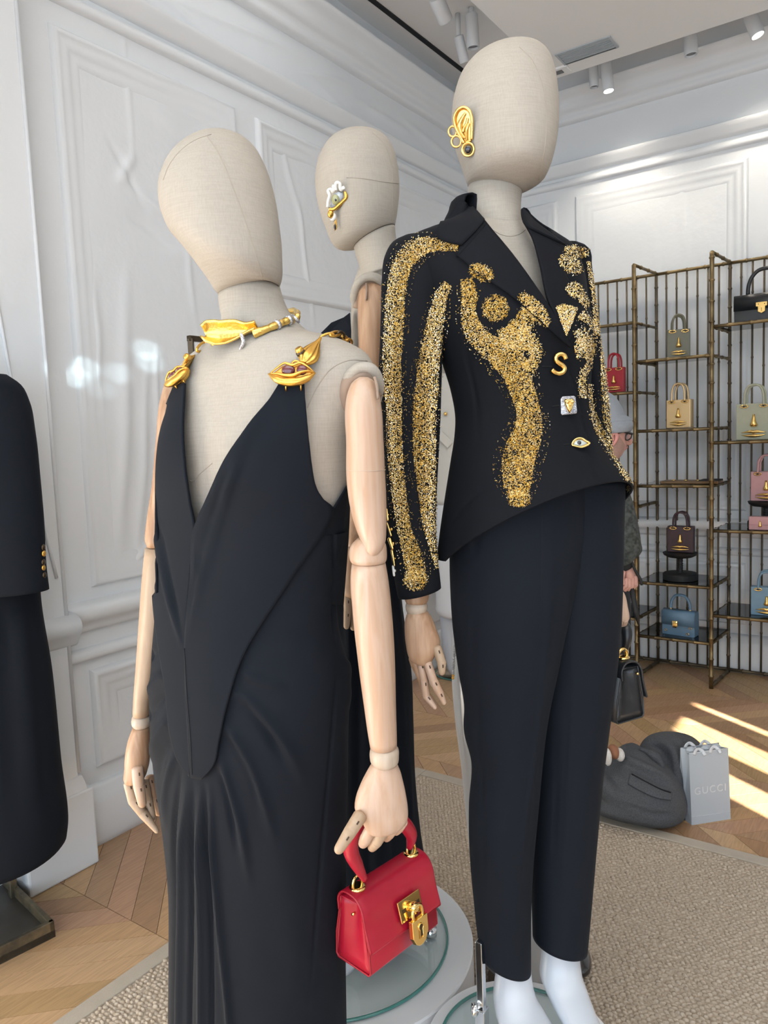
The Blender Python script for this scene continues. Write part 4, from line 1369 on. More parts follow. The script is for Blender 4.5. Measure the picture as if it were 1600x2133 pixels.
# standing collar around the back of the neck
def collar_ring(xl, yl, xr, yr, d, b, n=40):
    return ring_pts((xl, yl, xr, yr, d, b, 14, 0), n, 2.0, math.radians(-22), math.radians(212))
cr = [collar_ring(925, 500, 1160, 512, d2(495) + 0.012, 0.088), collar_ring(922, 478, 1140, 490, d2(480) + 0.012, 0.082), collar_ring(934, 446, 1112, 462, d2(450) + 0.012, 0.070), collar_ring(954, 416, 1092, 437, d2(430) + 0.010, 0.062), collar_ring(964, 415, 1088, 437, d2(430) + 0.008, 0.0575), collar_ring(968, 450, 1090, 465, d2(450) + 0.008, 0.0575)]
cr = cat_rom(np.array(cr).reshape(6, -1), 20).reshape(20, 40, 3)
obj('collar', (cr.reshape(-1, 3), gridf(20, 40)), BLACKJ, jk, solid=0.003)
col_l = panel(sup, [(968, 417), (986, 436), (1004, 464), (1008, 470)], [(952, 417), (922, 466), (920, 504), (962, 517)], lambda t: 0.004 + 0.006 * t, 20, 10, 1.27, it=1)
obj('collar_leaf', col_l, BLACKJ, jk, solid=0.004)
col_r = panel(sup, [(1084, 440), (1085, 455), (1087, 470), (1093, 482)], [(1089, 441), (1112, 470), (1142, 495), (1168, 517)], lambda t: 0.004 + 0.006 * t, 16, 8, 1.29, it=1)
obj('collar_leaf', col_r, BLACKJ, jk, solid=0.004)
jlap = bvh_of((jV2, keep), slv, slv2, lap_l, lap_r, lap_t)

# ---- gold bead embroidery: thousands of beads laid on the cloth (only counted in handfuls)
STR = [  # sleeve strokes (x, y, half width)
    [(955, 516, 9), (925, 513, 14), (890, 512, 20), (860, 525, 25), (838, 560, 23), (826, 620, 23), (822, 690, 23), (818, 750, 22), (820, 800, 21), (823, 850, 19), (823, 900, 18), (826, 950, 18), (830, 1000, 18), (836, 1050, 17), (843, 1100, 17), (854, 1140, 20), (863, 1170, 23), (868, 1206, 21)],
    [(936, 592, 10), (920, 615, 16), (912, 650, 22), (902, 700, 24), (892, 750, 25), (888, 800, 27), (884, 850, 28), (882, 900, 27), (883, 950, 26), (886, 1000, 23), (890, 1050, 20), (894, 1100, 16), (900, 1140, 10), (907, 1185, 4)],
    [(972, 580, 15), (979, 620, 20), (980, 660, 22), (992, 695, 24), (1022, 722, 30), (1052, 740, 40), (1072, 770, 36), (1084, 805, 32), (1098, 850, 29), (1102, 885, 33), (1092, 920, 39), (1080, 955, 40), (1078, 1000, 36), (1080, 1035, 25)],
    [(1040, 705, 22), (1075, 695, 30), (1090, 670, 24), (1098, 640, 14)], [(1075, 700, 34), (1110, 720, 18), (1116, 742, 14), (1098, 770, 18)],
    [(1222, 545, 5), (1232, 600, 6), (1238, 650, 7), (1242, 700, 7)],
    [(1195, 705, 16), (1220, 700, 24), (1215, 728, 20), (1195, 732, 14)], [(1226, 715, 18), (1224, 760, 9), (1212, 780, 9), (1212, 830, 9)], [(1228, 800, 7), (1232, 850, 10), (1246, 895, 12), (1268, 930, 12), (1290, 968, 10), (1308, 1005, 7), (1320, 1038, 4)],
    [(1252, 690, 5), (1256, 760, 9), (1261, 830, 11), (1266, 890, 8), (1280, 915, 8)],
    [(1205, 655, 12), (1222, 668, 10), (1240, 690, 8)],
]
BLOB = [(1032, 642, 27, 27, 0), (1003, 569, 27, 17, 25), (1112, 645, 42, 17, 48), (1186, 552, 27, 17, 35), (1197, 525, 27, 12, 8), (1196, 607, 20, 16, 30), (1214, 628, 16, 10, 60), (866, 1208, 23, 22, 0), (1081, 1040, 24, 17, 0)]
POLY = [[(1155, 640), (1170, 634), (1201, 642), (1192, 668), (1177, 700)]]
HOLE = [(1036, 690, 38, 9, 10), (1032, 642, 41, 41, 0)]
pts = []
for st in STR:
    P = smooth_path2(st, max(12, int(sum(np.hypot(a[0] - b[0], a[1] - b[1]) for a, b in zip(st[:-1], st[1:])) / 4)))
    for i in range(len(P) - 1):
        (x0, y0, w0), (x1, y1, w1) = P[i], P[i + 1]
        ln = math.hypot(x1 - x0, y1 - y0)
        w = max(2, (w0 + w1) / 2)
        cnt = rng.poisson(ln * 2 * w * 0.34)
        t = rng.random(cnt)
        o_ = np.where(rng.random(cnt) < 0.80, rng.uniform(-0.84, 0.84, cnt), rng.normal(0, 0.66, cnt).clip(-1.28, 1.28)) * w
        nx, ny = -(y1 - y0) / ln, (x1 - x0) / ln
        X, Y = x0 + (x1 - x0) * t + nx * o_, y0 + (y1 - y0) * t + ny * o_
        if w > 12:
            q = ((X - 1032) ** 2 + (Y - 642) ** 2) < 40 ** 2
            X, Y = X[~q], Y[~q]
        pts.append(np.stack([X, Y], 1))
for cx, cy, a_, b_, rt in BLOB:
    cnt = int(a_ * b_ * math.pi * 0.36)
    r_ = np.sqrt(rng.random(cnt)) * 1.0 + rng.normal(0, 0.08, cnt)
    th = rng.random(cnt) * 6.283
    X, Y = a_ * r_ * np.cos(th), b_ * r_ * np.sin(th)
    c, s = math.cos(math.radians(rt)), math.sin(math.radians(rt))
    pts.append(np.stack([cx + X * c - Y * s, cy + X * s + Y * c], 1))
for poly in POLY:
    pa = np.array(poly)
    lo, hi = pa.min(0), pa.max(0)
    q = lo + rng.random((1900, 2)) * (hi - lo)
    q = q + 0
    pts.append(np.array([p_ for p_ in q if in_poly(p_[0], p_[1], poly)]))
pts = np.concatenate(pts)
BC, BN = [], []
for x, y in pts:
    loc, nor, idx, dist = jlap.ray_cast(Vector(CAM), Vector(unit(D(x, y))))
    if loc is None or dist > 1.6:
        continue
    nv = np.array(nor)
    if nv @ (CAM - np.array(loc)) < 0:
        nv = -nv
    BC.append(np.array(loc) + nv * 0.0032)
    BN.append(nv)
BC, BN = np.array(BC), np.array(BN)
nb = len(BC)
tan = np.cross(BN, rng.normal(0, 1, (nb, 3)))
tan /= np.linalg.norm(tan, axis=1)[:, None]
bit = np.cross(BN, tan)
hl = rng.uniform(0.0009, 0.0017, nb)[:, None]
hw = rng.uniform(0.0006, 0.0010, nb)[:, None]
tip = BN * rng.normal(0, 0.0006, nb)[:, None]
BV = np.stack([BC - tan * hl - tip, BC + bit * hw, BC + BN * hw, BC - bit * hw, BC - BN * hw, BC + tan * hl + tip], 1)
oct_ = [[0, 1, 2], [0, 2, 3], [0, 3, 4], [0, 4, 1], [5, 2, 1], [5, 3, 2], [5, 4, 3], [5, 1, 4]]
cls = rng.choice(3, nb, p=[0.45, 0.28, 0.27])
BM = [mat('bead_gold', (0.80, 0.57, 0.18), 0.28, 1.0), mat('bead_bronze', (0.52, 0.42, 0.28), 0.3, 1.0), mat('bead_champagne', (0.95, 0.87, 0.66), 0.15, 1.0)]
for c_, nm in ((0, 'gold_bead_embroidery'), (1, 'bronze_bead_embroidery'), (2, 'crystal_bead_embroidery')):
    ii = np.where(cls == c_)[0]
    V = BV[ii].reshape(-1, 3)
    F = [[v + 6 * k for v in q] for k in range(len(ii)) for q in oct_]
    o = obj(nm, (V, F), BM[c_], jk, smooth=False)
    o['kind'] = 'stuff'

# ---- sculpted buttons
def button_frame(x, y, off=0.006):
    p_, nv = hit(jb, x, y, 1.28)
    n_ = unit(nv * 0.5 + unit(CAM - p_) * 0.5)
    ey = unit(UP - n_ * (UP @ n_))
    return W(x, y, topx(p_)[0][2]) + n_ * off, np.cross(ey, n_), ey, n_


p, ex, ey, n = button_frame(1162, 757, 0.010)
PXM = 1.27 / FPX   # metres per photo pixel on the jacket front
S_ = [(12, 10), (8, 17), (0, 20), (-8, 16), (-9, 8), (-3, 2), (6, -3), (11, -9), (9, -16), (0, -20), (-8, -18), (-16, -12)]
obj('letter_button', tube(smooth_path([p + ex * a * PXM + ey * b_ * PXM for a, b_ in S_], 50), 0.0040, 12), GOLD, jk)
p, ex, ey, n = button_frame(1181, 845, 0.004)
rot = math.radians(5)
ex, ey = ex * math.cos(rot) + ey * math.sin(rot), ey * math.cos(rot) - ex * math.sin(rot)
bf = obj('face_button', prism([(a * PXM, b_ * PXM) for a, b_ in ((-17, -20), (14, -19), (18, -15), (16, 17), (12, 20), (-14, 20), (-18, 15), (-19, -16))], p, ex, ey, n, 0, 0.006, 0.03), PAVE, jk, bevel=0.001)
obj('face_relief', prism([(a * PXM, b_ * PXM) for a, b_ in ((0, -18), (6, -10), (11, 2), (12, 12), (7, 15), (0, 14), (-7, 15), (-12, 12), (-10, 2), (-6, -9))], p, ex, ey, n, 0.006, 0.0095, 0.25), GOLDP, bf, bevel=0.001)
for sx in (-5, 6):
    obj('face_eye', ellipsoid(p + (ex * sx + ey * 7) * PXM + n * 0.0095, ex * 0.0034, ey * 0.003, n * 0.002, 12, 8), GOLDP, bf)
obj('face_nose', tube([p + ey * 8 * PXM + n * 0.0095, p - ey * 2 * PXM + n * 0.011], [0.0008, 0.0018], 8), GOLDP, bf)
for _ in range(60):
    a, b_ = random.uniform(-17, 15), random.uniform(-18, 18)
    if abs(a) < 12 and b_ < 15 and abs(a) < 3 + (b_ + 18) * 0.45:
        continue
    obj('pave_stone', ellipsoid(p + (ex * a + ey * b_) * PXM + n * 0.0062, ex * 0.0014, ey * 0.0014, n * 0.001, 6, 4), PAVE, bf)
p, ex, ey, n = button_frame(1205, 925, 0.004)
EYE = [(-22, -6), (-18, 3), (-8, 10), (4, 10), (14, 4), (22, -1), (14, -6), (2, -11), (-12, -9)]
be = obj('eye_button', prism([(a * PXM, b_ * PXM) for a, b_ in EYE], p, ex, ey, n, 0, 0.005, 0.05), GOLD, jk, bevel=0.0012)
obj('eye_rim', tube(smooth_path([p + (ex * a + ey * b_) * PXM * 0.9 + n * 0.006 for a, b_ in EYE + EYE[:1]], 40), 0.0018, 8), GOLDP, be)
obj('eye_white', prism([(a * PXM * 0.72, b_ * PXM * 0.66) for a, b_ in EYE], p, ex, ey, n, 0.005, 0.0062, 0.1), mat('eye_pearl', (0.55, 0.60, 0.55), 0.12, coat=1.0), be)
obj('eye_pupil', ellipsoid(p + ex * -3 * PXM + n * 0.0062, ex * 0.0038, ey * 0.0038, n * 0.0018, 14, 8), STONEB, be)
for x0, y0, x1, y1 in ((1128, 763, 1150, 763), (1148, 847, 1163, 845), (1172, 927, 1184, 926)):
    obj('buttonhole', seam([(x0, y0), (x1, y1)], jb, 0.0012, 0.002, 8, 1.28), SEAMB, jk)
# cuff ornaments on the outer edge of the sleeve
for k, (x0, y0, x1, y1) in enumerate(((806, 1062, 808, 1082), (807, 1090, 815, 1115), (812, 1124, 818, 1142), (817, 1148, 822, 1178), (819, 1180, 821, 1198))):
    dd = topx(hit(jall, x1 + 8, y1, 1.28)[0])[0][2]
    obj('cuff_button', join([rounded_tube(W(x0, y0, dd), W(x1, y1, dd), (0.0024, 0.0016, 0.0042, 0.0030, 0.0022)[k], (0.0034, 0.0020, 0.0026, 0.0014, 0.0022)[k], 8), ellipsoid(W(x1 + 1, (y0 + y1) / 2, dd), RT * 0.003, UP * (0.002 + 0.0012 * (k % 3)), FW * 0.003, 8, 6)]), GOLD if k < 4 else ENAMELW, jk)

# ---- wooden hands of the second figure
DW = 1.315
obj('forearm', loft([(843, 1215, 894, 1210, DW, 0.021, 0, 0), (843, 1250, 892, 1250, DW, 0.020, 0, 0), (846, 1256, 889, 1256, DW, 0.018, 0, 0)], rows=8, n=28), WOODD, m2)
obj('wrist', loft([(848, 1254, 887, 1254, DW, 0.016, 0, 0), (845, 1260, 890, 1258, DW, 0.019, 0, 0), (846, 1272, 890, 1269, DW, 0.019, 0, 0), (850, 1279, 886, 1276, DW, 0.016, 0, 0)], rows=10, n=28), WRISTM, m2)
hnd = obj('hand', loft([(849, 1275, 890, 1272, DW, 0.017, 0, 0), (844, 1290, 899, 1285, DW, 0.020, 0, 0), (843, 1315, 909, 1310, DW, 0.021, 0, 0), (845, 1340, 917, 1336, DW, 0.021, 0, 0), (849, 1362, 914, 1352, DW - 0.002, 0.019, 0, 0), (856, 1376, 903, 1372, DW - 0.002, 0.015, 0, 0), (868, 1384, 896, 1384, DW - 0.002, 0.010, 0, 0)], rows=26, n=32), WOODD, m2)
finger(m2, [(910, 1350, DW - 0.012), (920, 1379, DW - 0.016), (921, 1398, DW - 0.016)], [0.0085, 0.0082, 0.0068], WOODL, 'thumb', parent=hnd)
finger(m2, [(891, 1382, DW - 0.008), (903, 1418, DW - 0.010), (915, 1442, DW - 0.012), (924, 1462, DW - 0.012)], [0.0078, 0.0080, 0.0074, 0.0052], WOODP, parent=hnd)
finger(m2, [(877, 1382, DW), (884, 1418, DW), (888, 1450, DW), (905, 1472, DW - 0.004)], [0.0066, 0.0072, 0.0072, 0.0048], WOODP, parent=hnd)
finger(m2, [(863, 1376, DW + 0.008), (871, 1398, DW + 0.010), (880, 1425, DW + 0.012), (884, 1440, DW + 0.014)], [0.0066, 0.0068, 0.0066, 0.005], WOODD, parent=hnd, pins=False)
finger(m2, [(858, 1372, DW + 0.014), (862, 1385, DW + 0.02), (868, 1400, DW + 0.022)], [0.006, 0.006, 0.005], WOODD, parent=hnd, pins=False)
DX = 1.49
obj('wrist', loft([(1244, 1195, 1282, 1195, DX, 0.018, 0, 0), (1244, 1218, 1283, 1218, DX, 0.018, 0, 0)], rows=4, n=24), WRISTM, m2)
hnd = obj('hand', loft([(1246, 1216, 1284, 1216, DX, 0.016, 0, 0), (1246, 1235, 1300, 1235, DX, 0.019, 0, 0), (1248, 1262, 1307, 1262, DX, 0.020, 0, 0), (1252, 1285, 1310, 1290, DX, 0.018, 0, 0), (1258, 1292, 1306, 1296, DX, 0.012, 0, 0)], rows=16, n=28), WOODP, m2)
for x0, y0 in ((1301, 1290), (1290, 1294), (1278, 1296), (1266, 1296)):
    finger(m2, [(x0, y0, DX - 0.006), (x0 - 3, y0 + 12, DX + 0.01), (x0 - 7, y0 + 8, DX + 0.026)], [0.008, 0.0075, 0.007], WOODP, parent=hnd, pins=False)

# ---- white legs and feet on the glass disc
fl = [(1034, 1900, 1100, 1900, d2(1900) - 0.01, 0.03, 0, 0), (1035, 2008, 1106, 2018, d2(2010) - 0.01, 0.034, 0, 0), (1031, 2040, 1109, 2045, d2(2040) - 0.015, 0.036, 0, 0), (1028, 2075, 1118, 2080, d2(2075) - 0.025, 0.042, 0, 0), (1032, 2110, 1136, 2112, d2(2110) - 0.045, 0.050, 0, 0), (1046, 2150, 1158, 2150, d2(2140) - 0.07, 0.055, 0, 0), (1066, 2200, 1182, 2196, d2(2180) - 0.10, 0.050, 0, 0), (1090, 2240, 1180, 2236, d2(2220) - 0.12, 0.036, 0, 0)]
obj('foot', loft(fl, rows=36, n=36), WHITEB, m2)
fr = [(1130, 1850, 1200, 1850, d2(1850) + 0.05, 0.03, 0, 0), (1131, 1962, 1207, 1974, d2(1960) + 0.05, 0.034, 0, 0), (1127, 2000, 1208, 2002, d2(2000) + 0.045, 0.037, 0, 0), (1125, 2030, 1212, 2030, d2(2030) + 0.035, 0.044, 0, 0), (1140, 2070, 1224, 2066, d2(2060) + 0.01, 0.052, 0, 0), (1160, 2110, 1238, 2104, d2(2090) - 0.02, 0.052, 0, 0), (1184, 2150, 1254, 2144, d2(2130) - 0.05, 0.045, 0, 0), (1204, 2178, 1256, 2172, d2(2160) - 0.07, 0.03, 0, 0)]
obj('foot', loft(fr, rows=36, n=36), WHITEB, m2)
rod0, rod1 = W(1004, 1975, 1.40), W(1006, 2172, 1.44)
rod0 = np.array([rod1[0], rod1[1], rod0[2] + 0.0])
obj('support_rod', boxf((rod0 + rod1) / 2, np.array([0.007, 0, 0]), np.array([0, 0.007, 0]), np.array([0, 0, (rod0[2] - rod1[2]) / 2])), CHROME, m2, smooth=False, bevel=0.0015)
rk = W(1004, 2104, 1.43)
obj('rod_sleeve', boxf(rk - Z * 0.03, np.array([0.010, 0, 0]), np.array([0, 0.010, 0]), np.array([0, 0, 0.035])), CHROME, m2, smooth=False, bevel=0.0015)
obj('clamp_knob', lathe([(0.004, 0.0), (0.004, 0.010), (0.011, 0.011), (0.0125, 0.013), (0.0125, 0.018), (0.011, 0.02)], rk, -RT, 24), CHROME, m2)

# ---- trousers
tr = thing('trousers', 'slim black tailored trousers with pressed creases below the embroidered jacket', 'trousers', (pl2[0], pl2[1], 0.45))
tl = [(934, 1000, 1235, 1000, d2(1000) - 0.004, 0.092, TH2, 0), (936, 1100, 1228, 1100, d2(1100) - 0.006, 0.098, TH2, 0), (938, 1200, 1206, 1200, d2(1200) - 0.01, 0.098, 15, 0), (944, 1300, 1180, 1300, d2(1300) - 0.014, 0.092, 10, 0), (957, 1400, 1158, 1400, d2(1400) - 0.018, 0.085, 5, 0), (969, 1475, 1142, 1475, d2(1475) - 0.02, 0.078, 0, 0), (968, 1520, 1135, 1520, d2(1520) - 0.02, 0.076, 0, 0), (984, 1590, 1127, 1590, d2(1590) - 0.02, 0.072, 0, 0),
      (979, 1680, 1119, 1680, d2(1680) - 0.02, 0.068, 0, 0), (981, 1790, 1109, 1790, d2(1790) - 0.018, 0.064, 0, 0), (990, 1890, 1104, 1890, d2(1890) - 0.014, 0.058, 0, 0), (1000, 1984, 1104, 2021, d2(2000) - 0.01, 0.054, 0, 0.004)]
lV, lF = loft(tl, rows=120, n=90, cap0=False, cap1=False)
lV = push_folds(lV, lF, [([(1150, 1060), (1142, 1300), (1115, 1560), (1085, 1800), (1065, 2000)], 4, 0.0035), ([(985, 1180), (990, 1400), (1003, 1600), (1010, 1900)], 2.5, -0.003), ([(1003, 1095), (992, 1130), (982, 1168)], 2.5, -0.005)])
obj('trouser_leg', (lV, lF), BLACKT, tr, solid=0.003)
trk = [(1050, 1000, 1302, 1000, d2(1000) + 0.05, 0.085, 10, 0), (1065, 1100, 1297, 1100, d2(1100) + 0.05, 0.09, 10, 0), (1090, 1200, 1293, 1200, d2(1200) + 0.05, 0.09, 8, 0), (1105, 1300, 1289, 1300, d2(1300) + 0.05, 0.085, 5, 0), (1112, 1400, 1280, 1400, d2(1400) + 0.05, 0.078, 0, 0), (1114, 1500, 1267, 1500, d2(1500) + 0.05, 0.074, 0, 0), (1112, 1620, 1252, 1620, d2(1620) + 0.05, 0.07, 0, 0), (1110, 1750, 1240, 1750, d2(1750) + 0.05, 0.065, 0, 0), (1110, 1870, 1230, 1870, d2(1870) + 0.05, 0.06, 0, 0), (1112, 1953, 1221, 1976, d2(1960) + 0.05, 0.056, 0, 0.004)]
rV, rF = loft(trk, rows=110, n=80, cap0=False, cap1=False)
rV = push_folds(rV, rF, [([(1190, 1250), (1195, 1450), (1180, 1700), (1165, 1960)], 4, 0.003), ([(1160, 1530), (1158, 1700), (1152, 1850)], 2.5, -0.003)])
obj('trouser_leg', (rV, rF), BLACKT, tr, solid=0.003)
obj('seam_line', seam([(1128, 1052), (1128, 1150), (1126, 1260)], bvh_of((lV, lF)), 0.0008, 0.0012, 20, 1.3), SEAMB, tr)

# ---- plinths with glass discs
def plinth(label, c, R, zt, glassR):
    p = thing('plinth', label, 'plinth', (c[0], c[1], 0.017), 'white round plinths')
    o_ = obj('drum', lathe([(R - 0.004, 0.017), (R, 0.021), (R, zt - 0.004), (R - 0.003, zt)], (c[0], c[1], 0), n=96), PLINTH, p, angle=35)
    g = obj('glass_disc', lathe([(glassR - 0.002, zt + 0.0005), (glassR, zt + 0.003), (glassR, zt + 0.008), (glassR - 0.002, zt + 0.0105)], (c[0], c[1], 0), n=96), GLASS, p, angle=35)
    obj('glass_edge', tube([(c[0] + (glassR + 0.0008) * math.cos(a), c[1] + (glassR + 0.0008) * math.sin(a), zt + 0.0055) for a in np.linspace(0, 2 * math.pi, 96, endpoint=False)], 0.0036, 8, closed=True), GLASSE, p)
    return p


plinth('low white round plinth with a glass disc under the white bare feet', pl2, 0.190, PZ2 - 0.011, 0.158)
pl3 = W(700, 1955, 1.84)
PZ3 = float(pl3[2])
plinth('wide white drum plinth with a glass disc beneath the red handbag', pl3, 0.335, PZ3, 0.272)

# ------------------------------------------------------------------ third mannequin, seen from behind
m3 = thing('mannequin', 'linen head mannequin facing away between the other two, with an eye earring', 'mannequin', (pl3[0], pl3[1], PZ3 + 0.011), 'wooden-armed linen mannequins')
DH3 = d3(400)
h3k = [(736, 273, 764, 272, DH3, 0.010, 0, 0), (706, 281, 792, 280, DH3, 0.045, 0, 0), (684, 297, 810, 295, DH3, 0.068, 0, 0), (668, 322, 822, 318, DH3, 0.082, 0, 0), (659, 352, 829, 350, DH3, 0.092, 0, 0), (657, 388, 832, 384, DH3, 0.095, 0, 0), (662, 424, 831, 412, DH3, 0.094, 0, 0), (671, 456, 829, 432, DH3, 0.090, 0, 0), (681, 482, 827, 448, DH3, 0.084, 0, 0), (690, 503, 825, 458, DH3, 0.076, 0, 0), (702, 516, 824, 464, DH3, 0.068, 0, 0), (720, 518, 823.5, 467, DH3, 0.060, 0, 0), (737, 514, 823, 470, DH3, 0.053, 0, 0)]
head3 = loft(h3k, rows=46, n=56)
obj('head', head3, LINEN, m3)
hb3 = bvh_of(head3)
obj('head_seam', seam([(722, 370), (745, 371), (770, 374), (800, 379), (830, 382)], hb3, 0.0007, dn=1.6), SEAM, m3)
obj('head_seam', seam([(775, 275), (800, 300), (815, 340), (818, 400), (815, 460)], hb3, 0.0005, dn=1.6), SEAM, m3)
neck3 = loft([(737, 516, 823, 472, DH3 + 0.003, 0.052, 0, 0), (742, 535, 826, 500, DH3 + 0.005, 0.052, 0, 0), (750, 560, 836, 530, DH3 + 0.008, 0.058, 0, 0), (750, 585, 860, 560, DH3 + 0.01, 0.07, 10, 0)], rows=18, n=40)
obj('neck', neck3, LINEN, m3)
obj('neck_joint', loft([(737, 514.5, 823, 470, DH3 + 0.003, 0.052, 0, 0), (737, 516, 823, 471.5, DH3 + 0.003, 0.052, 0, 0)], rows=3, n=40), SLOTM, m3)
obj('torso', loft([(752, 548, 838, 525, d3(540) + 0.01, 0.055, 10, 0), (744, 566, 862, 552, d3(560) + 0.01, 0.075, 20, 0), (736, 590, 885, 585, d3(590) + 0.02, 0.09, 25, 0), (732, 630, 900, 630, d3(630) + 0.025, 0.10, 25, 0), (731, 700, 900, 700, d3(700) + 0.03, 0.105, 25, 0), (729, 800, 890, 800, d3(800) + 0.03, 0.105, 25, 0), (722, 950, 860, 950, d3(950) + 0.03, 0.10, 20, 0)], rows=30, n=48), LINEN, m3)
DR = 1.585
rim3 = smooth_path([W(x, y, d) for x, y, d in ((738, 640, 1.60), (739, 610, 1.58), (748, 588, 1.565), (765, 577, 1.56), (783, 578, 1.56), (798, 590, 1.57))], 30)
obj('shoulder_rim', tube(rim3, np.concatenate([np.linspace(0.004, 0.009, 6), np.full(24, 0.009)]), 12), LINEN, m3)
sock3 = smooth_path([W(x, y, d) for x, y, d in ((744, 640, 1.60), (745, 612, 1.585), (754, 595, 1.575), (770, 588, 1.575), (790, 592, 1.575), (800, 602, 1.58))], 24)
obj('arm_socket', tube(sock3, 0.010, 10), SOCKET, m3)
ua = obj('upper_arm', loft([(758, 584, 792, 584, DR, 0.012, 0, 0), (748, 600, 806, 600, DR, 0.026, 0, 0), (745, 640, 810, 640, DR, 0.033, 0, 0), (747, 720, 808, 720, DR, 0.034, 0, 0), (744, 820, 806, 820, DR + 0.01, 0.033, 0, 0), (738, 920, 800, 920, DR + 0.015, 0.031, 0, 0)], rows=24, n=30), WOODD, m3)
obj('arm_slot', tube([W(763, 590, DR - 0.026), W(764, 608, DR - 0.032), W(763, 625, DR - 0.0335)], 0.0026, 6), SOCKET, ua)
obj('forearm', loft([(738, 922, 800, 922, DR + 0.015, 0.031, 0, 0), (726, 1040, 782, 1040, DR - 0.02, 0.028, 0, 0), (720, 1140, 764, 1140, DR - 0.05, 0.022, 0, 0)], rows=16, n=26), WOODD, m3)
DQ = 1.50
hnd = obj('hand', loft([(722, 1140, 764, 1140, DQ, 0.018, 0, 0), (715, 1170, 775, 1170, DQ, 0.021, 0, 0), (713, 1205, 778, 1205, DQ, 0.022, 0, 0), (714, 1238, 775, 1238, DQ, 0.019, 0, 0), (720, 1246, 768, 1246, DQ, 0.012, 0, 0)], rows=18, n=28), WOODD, m3)
finger(m3, [(724, 1246, DQ - 0.004), (724, 1274, DQ - 0.004), (722, 1303, DQ - 0.004)], [0.0082, 0.0080, 0.0070], WOODL, parent=hnd)
finger(m3, [(739, 1248, DQ), (739, 1278, DQ), (736, 1306, DQ)], [0.0082, 0.0080, 0.0070], WOODL, parent=hnd)
finger(m3, [(755, 1248, DQ), (755, 1278, DQ), (752, 1306, DQ)], [0.0082, 0.0080, 0.0070], WOODL, parent=hnd)
obj('foot', loft([(700, 1850, 745, 1850, 1.70, 0.03, 0, 0), (690, 1930, 742, 1930, 1.70, 0.036, 0, 0), (680, 1980, 745, 1980, 1.68, 0.05, 0, 0), (676, 2006, 742, 2006, 1.675, 0.045, 0, 0)], rows=20, n=30), WHITEB, m3)
obj('support_rod', lathe([(0.016, PZ3 + 0.011), (0.016, PZ3 + 0.03), (0.008, PZ3 + 0.032), (0.008, PZ3 + 0.16)], W(896, 1930, 1.82) * [1, 1, 0], n=20), CHROME, m3)

g3 = thing('evening_gown', 'long black gown on the linen figure facing away, behind the near wooden arm', 'dress', (pl3[0], pl3[1], 0.5))
gk3 = [(660, 900, 812, 900, d3(900) + 0.02, 0.11, 10, 0), (650, 1000, 818, 1000, d3(1000) + 0.01, 0.115, 10, 0), (640, 1100, 822, 1100, d3(1100), 0.115, 10, 0), (625, 1200, 830, 1200, d3(1200), 0.12, 10, 0), (615, 1300, 842, 1300, d3(1300), 0.125, 10, 0), (610, 1400, 856, 1400, d3(1400), 0.13, 10, 0), (610, 1500, 860, 1500, d3(1500), 0.13, 10, 0), (612, 1620, 864, 1620, d3(1620), 0.13, 10, 0), (612, 1740, 876, 1740, d3(1740), 0.135, 10, 0), (612, 1830, 889, 1830, d3(1830), 0.135, 10, 0), (612, 1895, 893, 1895, d3(1895), 0.135, 10, 0)]
gV3, gF3 = loft(gk3, rows=100, n=110, cap0=False, cap1=False)
gV3 = push_folds(gV3, gF3, [([(750, 1000), (770, 1300), (800, 1600), (820, 1895)], 6, 0.006), ([(738, 1050), (742, 1300), (745, 1600), (748, 1890)], 6, -0.006), ([(790, 1000), (830, 1300), (848, 1600), (866, 1890)], 6, 0.007), ([(730, 1000), (728, 1300), (730, 1890)], 5, 0.006), ([(800, 1100), (838, 1400), (850, 1700)], 4, -0.006), ([(760, 1700), (775, 1895)], 6, -0.006), ([(790, 1600), (805, 1895)], 6, -0.005)])
obj('skirt', (gV3, gF3), BLACK, g3, solid=0.003)
tri = np.array([W(666, 696, 1.62), W(690, 672, 1.625), W(716, 661, 1.63), W(729, 651, 1.635), W(731, 685, 1.60), W(731, 740, 1.60), W(720, 800, 1.60), W(680, 800, 1.60), W(660, 720, 1.615)])
obj('bodice_peak', (np.concatenate([tri, tri + FH * 0.02]), [list(range(9)), list(range(9, 18))[::-1]] + [[i, (i + 1) % 9, 9 + (i + 1) % 9, 9 + i] for i in range(9)]), BLACK, g3, smooth=False)
obj('bodice', loft([(668, 760, 790, 760, d3(760) + 0.01, 0.10, 10, 0), (662, 840, 805, 840, d3(840) + 0.01, 0.11, 10, 0), (660, 902, 812, 902, d3(900) + 0.02, 0.11, 10, 0)], rows=12, n=60, cap0=False, cap1=False), BLACK, g3)

# ------------------------------------------------------------------ ear ornaments
er = thing('ear_ornament', 'gold sculpted ear with looped rings and black stone on the tall mannequin', 'earring', W(970, 280, 1.25))
p, ex, ey, n = frame_at(hb2, 974, 278, 1.3, 0.005)
n = unit(n * 0.35 + unit(CAM - p) * 0.65)
ey = unit(UP - n * (UP @ n))
ex = np.cross(ey, n)
K = 1.27 / FPX
p = p + n * 0.004 - ex * 2 * K
def em(u, v, o=0.0):
    return p + ex * (u - 972) * K - ey * (v - 278) * K + n * o
